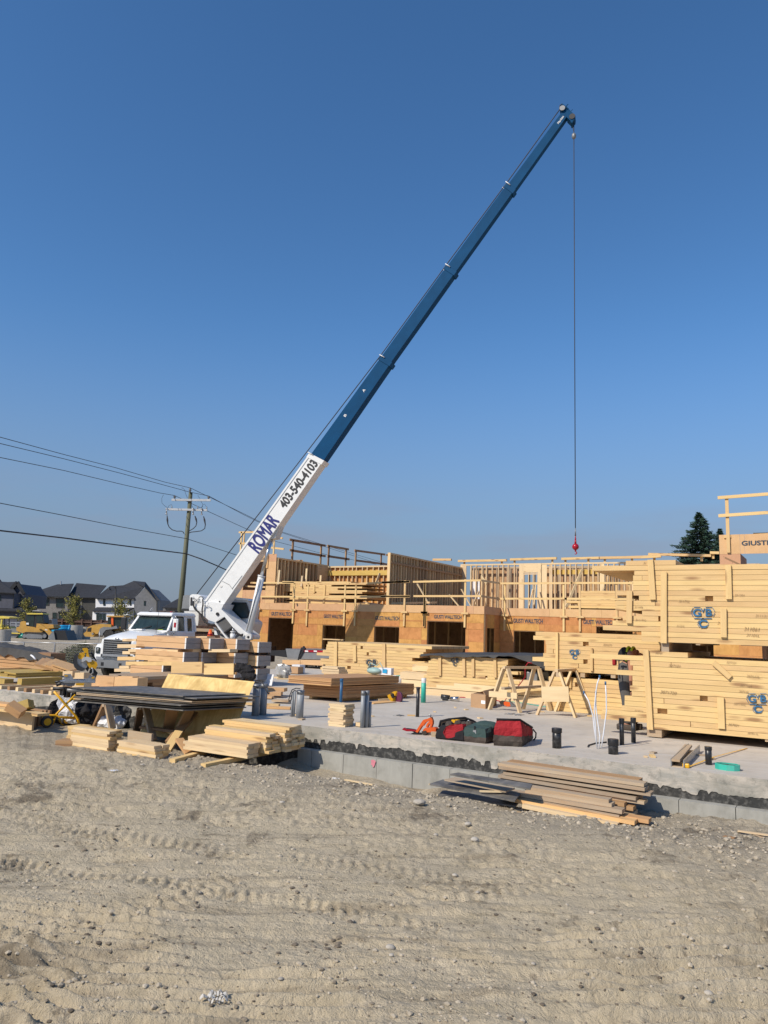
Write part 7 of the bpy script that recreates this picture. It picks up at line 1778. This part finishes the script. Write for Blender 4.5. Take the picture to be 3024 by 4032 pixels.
# long plank pile running away from the viewer, taupe top
zb_=.78
A=hz(560,2665,zb_); XB=A.x; YA0=A.y; YB1=px(1006,2660,XB).y; xl=hz(425,2656,zb_).x
gp='long planks in the low taupe pile'
for r in range(4):
    z=Z0+.04+(zb_-Z0-.04)*(r+.5)/4
    for c in range(7):
        x=XB-.12-c*.235; 
        if x<xl-.2: continue
        plank('long plank running back in the taupe pile under the sealed beams','plank','plank',gp,(x,YA0+random.uniform(-.1,.15)+(.25 if r<2 else 0),z),(x,YB1+random.uniform(-.2,.2),z),.23,(zb_-Z0-.05)/4,'lumber_used' if r==3 else 'lumber_brown' if c==0 else 'lumber',up=(0,0,1))
fx0=(375,2662,470,2668); 
for (x0,y0,x1,y1,w_,h_) in ((376,2684,468,2690,.3,.30),(470,2690,561,2696,.3,.30),(380,2666,430,2667,.2,.07),(478,2668,535,2670,.2,.07)):
    a=py(x0,y0,YA0-.28); b=py(x1,y1,YA0-.28); plank('short wide beam piece lying across the front of the taupe pile','timber','short_timber','short beams before the taupe pile',a,b,w_,h_,'lvl')
# yellow beams with a black hooded jacket on them
YL=Yg-.9
for (x0,x1,ya,yb,dy) in ((672,791,2607,2650,0),(801,920,2613,2656,0)):
    a=py(x0,(ya+yb)/2,YL+dy); b=py(x1,(ya+yb)/2,YL+dy); h=py(x0,ya,YL).z-py(x0,yb,YL).z
    for k in range(2): plank('yellow beam on edge in front of the sealed beams','timber','yellow_timber','yellow beams on edge',a+Vector((0,.05*k+.04,0)),b+Vector((random.uniform(-.02,.02),.05*k+.04,0)),.045,h,'lumber_warm' if k else 'lumber')
m=MB(); c0=py(962,2636,YL-.05)
m.ball(c0+Vector((-.04,0,.02)),.18,sc=(1.5,.7,.6),jit=.1); m.ball(c0+Vector((.10,-.03,-.05)),.17,sc=(1.3,.6,.8),jit=.1); m.ball(c0+Vector((.2,-.05,-.12)),.15,sc=(1.3,.6,.6),jit=.08); m.ball(c0+Vector((.05,-.08,-.22)),.08,sc=(.7,.5,1.6),jit=.08)
o=solo('black_jacket','black hooded jacket thrown over the end of the yellow beams','jacket',m,M['cloth']); wrinkly(o,.13,.12,2,False)
# leaning plywood sheet
TLp,TR_,BRp=py(661,2656,10.52),px(1001,2688,-9),px(938,2842,-9)
dn=(BRp-TR_).normalized()*1.18
m=MB(); m.mesh8([TLp+dn,TR_+dn,TR_+dn+Vector((0,.012,.018)),TLp+dn+Vector((0,.012,.018)),TLp,TR_,TR_+Vector((0,.012,.018)),TLp+Vector((0,.012,.018))])
pl=solo('plywood_sheet','large fresh plywood sheet leaning against the slab behind the dark sheet table','plywood',m,M['plyface'])
m=MB()
for k in range(9):
    q=TLp.lerp(TR_,.02+.115*k); 
# dark sheets on rough sawhorses
zt=.88
NL,NR,FR=[hz(x,y,zt) for x,y in ((302,2705),(739,2739),(967,2731))]; ex=(NR-NL); ey=(FR-NR); ey=ey.normalized()*1.2
n=9; gp='dark form sheets piled on the rough sawhorses'
for i in range(n):
    z=zt-.024-i*.027; j=Vector((random.uniform(-.16,.10),random.uniform(-.10,.10),0)); k=random.uniform(.82,1.04) if i else 1; tw=random.uniform(-.015,.015)
    if i in (3,4): j=Vector((-.02,.02,0)); k=1.04
    P0=NL+j; u=Matrix.Rotation(tw,3,'Z')@(ex*k); v=Matrix.Rotation(tw,3,'Z')@ey
    m=MB(); P_=[P0,P0+u,P0+u+v,P0+v]; P_=[Vector((p.x,p.y,z+random.uniform(-.003,.003))) for p in P_]
    m.mesh8(P_+[p+Vector((0,0,.017)) for p in P_]); rr_=random.random()
    solo('form_sheet','dark weathered form sheet in the pile on the rough sawhorses','plywood',m,M['formply'] if i in (0,1,2,5,6,8,9,11) else M['lumber_used'],gp)
zlow=zt-.024-n*.027
for x0,y0,x1,y1,d_ in ((610,2772,880,2779,.3),(720,2775,880,2778,.2)):
    a=hz(x0,y0,zlow-.02); b=hz(x1,y1,zlow-.02); plank('thin slat jutting out under the dark form sheets','slat','slat','slats under the dark sheets',a,b,.12,.02,'lumber_used')
def rsaw(lb,ap,f1,f2,zf,back=1.15):
    A,B=hz(*f1,zf),hz(*f2,zf); mid=(A+B)/2; T=ds(*ap,math.hypot(mid.x,mid.y)); T.z=min(T.z,zlow-.02)
    t=thing('sawhorse',lb,'sawhorse',mid,0,'rough sawhorses under the dark sheets'); O=t.location
    for dY in (0,back):
        for Fp in (A,B):
            m=MB(O); m.beam(Fp+Vector((0,dY*.9,0)),T+Vector(((Fp.x-T.x)*.15,dY*.9,-.03)),.045,.14,up=(0,1,0)); m.build('leg',M['lumber_brown' if Fp is A else 'lumber_used'],t)
    m=MB(O); m.beam(T+Vector((0,-.08,0)),T+Vector((0,back*.9+.08,0)),.06,.12); m.build('top_beam',M['lumber_used'],t); return t,A,B,T
rsaw('rough sawhorse nearer to the yellow saw stand under the dark sheets',(420,2769),(378,2858),(443,2868),.06)
t,A,B,T=rsaw('rough sawhorse with cross board under the middle of the dark sheets',(565,2780),(536,2884),(603,2912),.03)
m=MB(t.location); m.beam(hz(507,2893,.12),hz(600,2908,.14),.04,.15); m.build('cross_board',M['lumber_used'],t)
# scrap planks in the heap under the sheets
gp='scrap planks heaped under the dark sheets'
for (a,za),(b,zb2),w_,mt in ((((655,2958),.02),((705,2880),.25),.14,'lumber'),(((668,2922),.1),((770,2800),.5),.16,'lumber_brown'),(((745,2968),.02),((705,2910),.2),.14,'lumber_warm'),(((560,2862),.2),((700,2880),.2),.14,'lumber_brown'),(((680,2790),.6),((660,2880),.15),.2,'lumber_brown'),(((750,2790),.6),((700,2890),.15),.2,'lumber_brown'),(((655,2870),.2),((690,2890),.15),.14,'lumber'),(((580,2850),.1),((640,2850),.1),.14,'lumber_brown')):
    plank('scrap plank leaning in the heap under the dark sheets','plank','scrap_plank',gp,hz(*a,za),hz(*b,zb2),w_,.04,mt)
# house wrap and sacks
def heap(name,lb,x,y,wx,hz_,mat,z0=0,dep=.5,st=.35,sc=.3):
    c=hz(x,y,z0); D=math.hypot(c.x,c.y); m=MB(); m.ball(c+Vector((0,0,hz_/3000*D/2)),1,sc=(wx/3000*D/2,dep/2,hz_/3000*D/2),nu=20,nv=14,jit=.12)
    o=solo(name,lb,'wrap',m,M[mat]); wrinkly(o,st,sc,2,False); return o
m=MB(); c=hz(210,2860,0)
Dq=math.hypot(*hz(230,2858,.02)[:2])
sk=[(170,2860),(178,2820),(198,2770),(232,2748),(262,2722),(300,2725),(305,2760),(300,2800),(285,2850),(240,2862)]
m=MB(); m.prism([ds(*q,Dq+.15) for q in sk],(.1,.35,0)); o=solo('debris_bag','black and white plastic debris bag hanging behind the yellow saw stand','bag',m,M['cloth']); wrinkly(o,.12,.2,4)
m=MB(); m.prism([ds(*q,Dq+.10) for q in ((240,2722),(268,2722),(262,2750),(232,2790),(222,2770))],(.05,.05,0)); o=solo('house_wrap','pale plastic flap hanging from the saw table','wrap',m,M['paper']); wrinkly(o,.05,.15,3)
heap('house_wrap','crumpled white and green house wrap behind the yellow tubes',285,2850,90,75,'paper',.05,.5,.25,.2)
heap('house_wrap','dark plastic crumple behind the nearer rough sawhorse',345,2855,90,90,'cloth',.05,.5,.25,.2)
heap('house_wrap','bright white plastic lump between the two rough sawhorses',440,2866,110,42,'paper',.02,.5,.2,.2)
heap('house_wrap','grey green crumpled sheeting between the two rough sawhorses',500,2845,110,60,'tarp',.1,.5,.3,.2)
# ---- saw stand
SO=hz(230,2868,.02); Ds=math.hypot(SO.x,SO.y)
K9=lambda cx,cy:(140+.16878*cx,2540+.16878*cy)
st_=thing('saw_stand','yellow folding saw stand on two wheels beside the dark sheet table','saw stand',SO)
g9=lambda cx,cy,d=0:ds(*K9(cx,cy),Ds+d)
for pts,d,r in (([(430,1080),(660,1340),(940,1660),(990,1740),(1000,1830)],-.12,.022),([(930,1160),(700,1390),(480,1620),(440,1730),(390,1860)],-.06,.020),([(235,1790),(190,1730),(170,1670),(210,1640),(480,1640),(540,1680),(920,1690)],-.08,.020),([(1250,1190),(1120,1330),(900,1560),(820,1650),(760,1780),(685,1905),(640,1880),(540,1720)],.35,.020),([(870,1255),(1240,1260)],.3,.018),([(1130,1330),(1340,1590),(1440,1700),(1470,1780)],.35,.022),([(920,1660),(1340,1625)],.3,.018),([(1320,1570),(1400,1640)],.35,.034),([(630,1690),(920,1700)],-.05,.026)):
    m=MB(SO); m.tube([g9(*q,d) for q in pts],r,10); m.build('frame_tube',M['yellow'],st_)
for cx,cy,d,rp in ((255,1895,-.15,120),(700,1850,.3,90)):
    a=g9(cx,cy,d); r=rp*.16878/3000*Ds; a.z=max(a.z,r+.02+gz(a.x,a.y)); dr=Vector((.94,-.34,0)); m=MB(SO); m.cyl(a-dr*.04,a+dr*.04,r,n=28); wl=m.build('wheel',M['rubber'],st_,bevel=.012); m=MB(SO); m.cyl(a-dr*.045,a+dr*.045,r*.6,n=20); m.build('rim',M['yellow'],wl)
for pts,r,mt in (([(400,1015),(720,1020),(1090,1060)],.035,'black'),([(730,1050),(1090,1075)],.045,'greymetal'),([(450,860),(640,850)],.018,'black'),([(480,930),(600,890),(700,900)],.035,'black')):
    m=MB(SO); m.tube([g9(*q,0) for q in pts],r,8); m.build('table_rail',M[mt],st_)
for cx,cy in ((650,1080),(740,1130),(980,1110)):
    m=MB(SO); m.box(g9(cx,cy,.02),(.10,.08,.14)); m.build('bracket',M['black'],st_)
m=MB(SO); m.tube([g9(1060,1130,.1),g9(1120,1150,.05),g9(1200,1170,.05)],.035,8); m.build('clamp',M['steel'],st_)
SW=g9(900,980); sw=thing('mitre_saw','large yellow and grey mitre saw mounted on the yellow stand','mitre saw',SW)
def sp_(nm,pts,mat,d=0,w=.08,bv=.008,par=None):
    m=MB(SW); m.prism([g9(*q,d) for q in pts],Vector((SW.x,SW.y,0)).normalized()*w); return m.build(nm,M[mat],par or sw,bevel=bv)
sp_('base',[(600,880),(940,880),(900,950),(780,960),(700,930),(610,930)],'greymetal',-.05,.35); sp_('table',[(560,850),(700,830),(1390,870),(1390,885),(1130,890),(930,885),(680,880)],'steel',-.08,.3)
sp_('fence',[(665,680),(820,675),(880,780),(900,815),(1020,815),(1040,835),(1140,830),(1240,760),(1255,710),(1395,720),(1395,880),(670,845)],'steel',0,.04)
sp_('fence_label',[(680,700),(750,700),(750,735),(680,735)],'yellow',-.012,.01,0); sp_('fence_label',[(1310,745),(1370,745),(1370,780),(1310,780)],'yellow',-.012,.01,0)
sp_('scale_band',[(945,890),(1140,890),(1120,945),(940,940)],'yellow',-.09,.02,0)
gd=sp_('blade_guard',[(890,260),(950,200),(1000,185),(990,250),(965,330),(980,430),(1040,500),(1150,540),(1150,590),(1080,612),(980,590),(910,520),(880,420)],'darkgrey',-.05,.07,.02)
m=MB(SW); a=g9(1060,420,-.02); u=Vector((SW.x,SW.y,0)).normalized(); m.cyl(a,a+u*.006,.135,n=40); m.build('blade',M['steel'],sw)
sp_('upper_guard',[(990,250),(1030,190),(1120,170),(1140,260),(1100,330),(1000,320)],'yellow',-.03,.07); sp_('arm',[(1150,330),(1200,400),(1250,540),(1220,620),(1160,560),(1140,430)],'black',0,.1,.02)
sp_('motor',[(1190,370),(1310,350),(1430,400),(1450,470),(1400,560),(1310,520),(1260,540),(1200,440)],'yellow',-.06,.22,.03); sp_('gear_case',[(1070,380),(1100,300),(1200,275),(1300,300),(1310,380),(1240,400),(1180,350),(1100,395)],'whiteold',-.08,.12,.02)
sp_('handle',[(1090,90),(1110,70),(1200,68),(1225,100),(1230,180),(1260,290),(1200,285),(1180,260),(1190,180),(1150,190),(1150,240),(1120,235),(1130,150),(1100,115)],'yellow',-.03,.06,.015)
sp_('dust_chute',[(1280,180),(1310,165),(1350,200),(1430,375),(1400,370),(1320,260)],'black',.05,.08,.02); sp_('pivot',[(1250,640),(1280,560),(1330,520),(1400,590),(1450,650),(1400,780),(1400,860),(1340,720)],'black',.02,.15,.03)
m=MB(SW); m.tube([g9(*q,-.05) for q in ((1290,690),(1340,640),(1335,560),(1310,530))],.014,8); m.build('cable',M['steel'],sw)
# ---- yellow tinted long beams on the left, running away from the viewer
def lbeam(lb,grp,x0,x1,Y0,Y1,z0,z1,mat,name='long_timber',cat='timber'):
    m=MB(); m.beam(((x0+x1)/2,Y0,(z0+z1)/2),((x0+x1)/2,Y1,(z0+z1)/2),abs(x1-x0),z1-z0); solo(name,lb,cat,m,M[mat],grp)
def lstack(lb,grp,pxR,y0,y1,Yf,pxEnd,n,layers,mat,w=.24,zoff=0,top=None):
    """right side plane found from the front right corner pixel; runs back to column pxEnd"""
    a=py(pxR,y1,Yf); b=py(pxR,y0,Yf); X=a.x; Ye=px(pxEnd,(y0+y1)/2-10,X).y
    if Ye>27 or Ye<Yf: Ye=27
    h=(b.z-a.z)/layers
    for r in range(layers):
        for c in range(n):
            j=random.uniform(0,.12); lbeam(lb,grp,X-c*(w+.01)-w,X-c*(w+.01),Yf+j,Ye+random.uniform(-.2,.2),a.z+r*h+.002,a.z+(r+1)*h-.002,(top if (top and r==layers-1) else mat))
    return X,a.z,b.z,Ye
YF=11.0
lstack('long yellow tinted beam in the lower tier at the left end of the slab','yellow tinted beams on the slab',70,2672,2712,YF,238,1,1,'lvl_yellow',.16)
lstack('long yellow tinted beam whose end shows at the far left','yellow tinted beams on the slab',12,2674,2710,YF,41,3,1,'lvl_yellow',.3)
lstack('long thin yellow board in the middle tier at the left','yellow tinted boards on the slab',60,2650,2670,YF+.3,258,4,3,'lvl_yellow',.3,top='lvl_yellow')
lstack('long brown board in the upper tier at the left','brown boards on the slab',-120,2634,2652,YF+1.2,260,4,2,'lumber_brown',.3,top='lumber_warm')
lstack('long beam behind the brown boards at the left','weathered beams behind the boards',-200,2596,2632,YF+3.2,178,3,2,'lumber_used',.5,top='lumber')  # shaded side coloured as darker wood, lit top layer as lighter wood
for x0,y0,x1,y1,z in ((108,2628,182,2625,.9),(180,2605,232,2612,1.0)): pass
gp='loose boards slanting behind the yellow beams'
for (x0,y0,x1,y1) in ((182,2630,215,2602),(170,2628,200,2603),(195,2632,250,2606),(215,2632,262,2610),(240,2630,300,2622)):
    a,b=ds(x0,y0,21),ds(x1,y1,22.5); plank('loose board slanting in the heap before the bush','board','board',gp,a,b,.45,.04,'lumber_warm',tw=.3)
for k in range(9):
    a=py(-30+k*33,2717,10.62); plank('short bearer end showing under the yellow tinted beams','bearer','bearer','bearers under the yellow tinted beams',(a.x,10.6,.49),(a.x,12.5,.49),.09,.085,'lumber_pale' if k%2 else 'lumber_brown')
for (x0,x1,y0,y1,dy) in ((262,300,2642,2660,.3),(285,345,2648,2672,.35),(225,262,2698,2712,-.1),(215,240,2706,2720,-.2),(300,345,2690,2708,.0)):
    a=py(x0,(y0+y1)/2,11.2+dy); b=py(x1,(y0+y1)/2,11.2+dy); h=py(x0,y0,11.2+dy).z-py(x0,y1,11.2+dy).z
    plank('short pale block on the slab behind the mitre saw','block','wood_block','pale blocks behind the mitre saw',a,b,.2,h,'lumber_pale')
# pack under dark tarp at far left
YQ=ds(100,2640,24).y
m=MB(); g=[]
for j in range(7):
    v=j/6; row=[]
    for i in range(17):
        u=i/16; x=-40+252*u; y=2545-18*math.sin(max(0,1-u)*1.6)+ (24*u**1.5) ; p=py(x,y+20*(1-v)*.9,YQ+v*.7); row.append(Vector((p.x,YQ+v*.7,p.z+random.uniform(-.02,.02))))
    g.append(row)
for j in range(6):
    for i in range(16): m.face([g[j][i],g[j][i+1],g[j+1][i+1],g[j+1][i]],None,0,.5,True)
for i in range(16): m.face([g[0][i]-Vector((0,.03,.22+.05*math.sin(i*2))),g[0][i+1]-Vector((0,.03,.22+.05*math.sin(i*2+2))),g[0][i+1],g[0][i]],None,0,.5,True)
solo('tarp','dark tarp over the lumber pack at the left edge before the wire fence','tarp',m,M['tarp'])
t=thing('lumber_pack','brown lumber pack under the dark tarp at the left edge','lumber',(py(90,2640,YQ).x,YQ,.0))
for k in range(5):
    m=MB(t.location); a,b=py(-40,2640-k*13,YQ),py(205,2640-k*13,YQ); m.bx(a.x,b.x-random.uniform(0,.2),YQ+.02,YQ+.5,b.z,b.z+.10); m.build('board_layer',M['lumber_brown'],t)
m=MB(); m.tube([py(122,2580,YQ-.1),py(130,2585,YQ-.15),py(140,2596,YQ-.15)],.025,6); m.tube([py(200,2572,YQ-.1),py(212,2590,YQ-.1),py(210,2612,YQ-.1)],.03,6) if False else None
solo('rope_end','pale rope end hanging over the dark tarp at the left','rope',m,M['paper'])
# ---- lumber on the dirt, left
def pile(lb,grp,fc,z0,n,rows,L,h=.040,w=.14,mat='lumber_pale',jx=.05,name='board',rot=0,step=None):
    """fc: front right corner on the ground; boards run to -X"""
    c=Vector(fc); c.z=z0; R=Matrix.Rotation(rot,3,'Z')
    for r in range(n):
        for k in range(rows):
            if step and not step(r,k): continue
            x1=random.uniform(-jx,jx); x0=-L+random.uniform(-jx,jx); y=k*(w+.006)+random.uniform(0,.008)+w/2; z=r*(h+.001)+h/2+random.uniform(0,.001)
            a=c+R@Vector((x0,y,z)); b=c+R@Vector((x1,y,z)); plank(lb,'board',name,grp,a,b,w,h,mat if random.random()<.8 else 'lumber')
g0=-.02
pile('short fresh board in the eight high pile nearest the saw stand','short boards near the saw stand',hz(422,2961,0),g0,8,2,.86,rot=.02,jx=.04)
pile('short fresh board in the low pile before the rough sawhorse','short boards before the rough sawhorse',hz(607.5,2989,0),g0,5,2,.84,rot=-.02,jx=.03)
pile('short cut block in the small pile left of the fresh boards','cut blocks left of the fresh boards',hz(304,2918,0),g0,5,2,.22,rot=.25,w=.16,h=.05,jx=.015,mat='lumber')
pile('dark plank block under the small block pile','dark blocks by the fresh boards',hz(300,2940,0),g0,2,2,.35,rot=.5,w=.14,h=.05,jx=.02,mat='lumber_brown')
pf=hz(971,2987,.10)
pile('fresh board in the lower front part of the big stepped pile','boards of the big stepped pile, front',pf,.10,3,2,1.28,rot=.0,jx=.03)
pile('fresh board in the lower front part of the big stepped pile','boards of the big stepped pile, front',pf+Vector((0,.0,0)),.222,2,2,1.22,rot=.0,jx=.03,w=.15)
pile('fresh board in the higher back part of the big stepped pile','boards of the big stepped pile, back',pf+Vector((.10,.33,0)),.14,7,2,1.30,rot=.0,jx=.05)
pile('fresh board in the higher back part of the big stepped pile','boards of the big stepped pile, back',pf+Vector((.22,.64,0)),.14,9,3,1.30,rot=.0,jx=.05)
for a,b in (((678,2996),(800,2962)),((800,3015),(930,2988))):
    plank('runner plank poking out under the big stepped pile','plank','runner_plank','runners under the big stepped pile',hz(*a,.03),hz(*a,.03)+(hz(*b,.04)-hz(*a,.03)).normalized()*1.5,.10,.055,'lumber')
for k in range(6):
    a=hz(125+k*9,2884-k*2,0); plank('plank standing on edge at the left edge of the picture','plank','plank','planks on edge at the left edge',Vector((a.x-3.2+random.uniform(-.1,.1),a.y+.0+k*.05,.16+gz(a.x,a.y))),Vector((a.x-.04*k+random.uniform(-.03,.03),a.y+k*.05,.16+gz(a.x,a.y))),.042,.30-.02*(k%3),'lumber_pale' if k==0 else 'lumber_brown')
a=hz(150,2830,.30); plank('flat plank lying on the edge planks at the far left','plank','plank','flat planks at the far left',Vector((a.x-3,a.y+.1,.36)),Vector((a.x,a.y+.1,.36)),.24,.045,'lumber')
plank('flat plank lying on the edge planks at the far left','plank','plank','flat planks at the far left',Vector((a.x-3.4,a.y+.35,.40)),Vector((a.x-.7,a.y+.3,.42)),.24,.05,'lumber_warm')
for x,y,s,rz_ in ((62,2793,.19,.6),(88,2782,.22,-.4)):
    m=MB(); q=hz(x,y,.45); m.box(q,(s*1.5,s,s*.7),rot=Matrix.Rotation(rz_,3,'Y')@Matrix.Rotation(.5,3,'Z')); solo('timber_block','thick timber offcut with yellow painted face tilted at the left','timber block',m,M['lvl_yellow' if s>.2 else 'lumber_warm'],'timber offcuts at the left')
for x,y,x2,y2 in ((190,2872,290,2868),(300,2862,370,2850),(0,2880,25,2884)): plank('flat scrap on the dirt near the saw stand wheels','plank','scrap_plank','scraps near the saw stand',hz(x,y,.02),hz(x2,y2,.03),.12,.03,'lumber_used')
# ---- weathered pile on the right
gp='weathered boards in the pile before the footing'
G5=lambda cx,cy:(1680+.5787*cx,2950+.5787*cy)
top=[(502,88,1560,238),(508,110,1565,268),(540,148,1605,302),(505,168,1505,330),(512,195,1562,358)]
for k,(x0,y0,x1,y1) in enumerate(top):
    Y=9.80-(.0 if k<2 else .0)+random.uniform(-.03,.03)
    a,b=py(*G5(x0,y0+8),Y),py(*G5(x1-70,y1),Y-.02)
    plank('long weathered form board in the upper layers of the right pile','board','form_board',gp,a,b,.19,.036,'lumber_used')
    plank('long weathered form board in the upper layers of the right pile','board','form_board',gp,a+Vector((.05,.2,.0)),b+Vector((-.1,.2,-.0)),.19,.045,'lumber_brown')
low=[(705,262,1250,350,.32,'lumber_used'),(685,285,1270,378,.30,'lumber_used'),(510,280,1340,420,.22,'lumber_used'),(525,310,1320,455,.20,'lumber_used'),(575,335,1425,495,.12,'lumber_warm'),(665,380,1310,512,.0,'lumber_pale'),(1335,455,1520,485,.3,'lumber_warm'),(900,300,1355,372,.55,'lumber_brown'),(950,320,1415,400,.6,'lumber_brown'),(1000,350,1425,430,.65,'lumber_used')]
for (x0,y0,x1,y1,d_,mt) in low:
    Y=9.22+d_*.8; a,b=py(*G5(x0,y0),Y),py(*G5(x1,y1),Y); plank('brown used board in the lower layers of the right pile','board','form_board',gp+', lower layers',a,b,.16,.045,mt)
for i,((x0,y0),(x1,y1)) in enumerate((((640,462),(880,430)),((980,520),(1150,490)))):
    a=py(*G5(x0,y0),9.05); b=Vector((a.x+.10,a.y+1.0,a.z+.02)); plank('bearer poking out under the right pile on the dirt','bearer','bearer','bearers under the right pile',a,b,.16,.07,'lumber_warm'); plank('bearer poking out under the right pile on the dirt','bearer','bearer','bearers under the right pile',a+Vector((.12,.05,-.07)),b+Vector((.1,0,-.07)),.12,.06,'lumber_used')
gp='dark form sheets left of the weathered boards'
def sheet4(cs,th=.018,mat='formply',lb='dark form sheet fanned out left of the weathered boards'):
    m=MB(); P_=[hz(*G5(x,y),z) for x,y,z in cs]; m.mesh8([p-Vector((0,0,th)) for p in P_]+P_); solo('form_sheet',lb,'plywood',m,M[mat],gp)
sheet4([(75,312,.00),(605,385,.00),(640,340,.02),(110,278,.02)]); sheet4([(18,235,.13),(600,350,.09),(640,300,.12),(110,205,.16)]); sheet4([(120,205,.20),(540,285,.16),(600,262,.18),(190,190,.22)],mat='lumber_used'); sheet4([(155,168,.29),(705,268,.25),(720,235,.28),(215,158,.31)])
for (x0,y0,z0_,x1,y1,z1_) in ((18,238,.11,600,352,.07),(75,315,-.01,605,388,-.02),(195,225,.17,530,270,.16),(360,285,.14,530,290,.14)):
    plank('thin pale lath along the edge of the fanned dark sheets','lath','lath','laths by the fanned sheets',hz(*G5(x0,y0),z0_),hz(*G5(x1,y1),z1_),.03,.018,'lumber_pale')
for (x0,y0,x1,y1,mt) in ((1360,3072,1470,3092,'lumber_pale'),(2905,3275,3040,3296,'lumber_pale'),(2960,3282,3060,3305,'lumber_used'),(2850,3295,2895,3305,'lumber_brown')):
    a,b=hz(x0,y0,0),hz(x1,y1,0); a.z=gz(a.x,a.y)+.02; b.z=gz(b.x,b.y)+.02; plank('thin lath lying on the dirt below the footing','lath','lath','stray laths on the dirt',a,b,.05,.012,mt)
for x,y,w_ in ((1750,3055,22),(2610,3085,20),(2695,3140,16),(2505,3062,10),(2735,3172,14)): pass
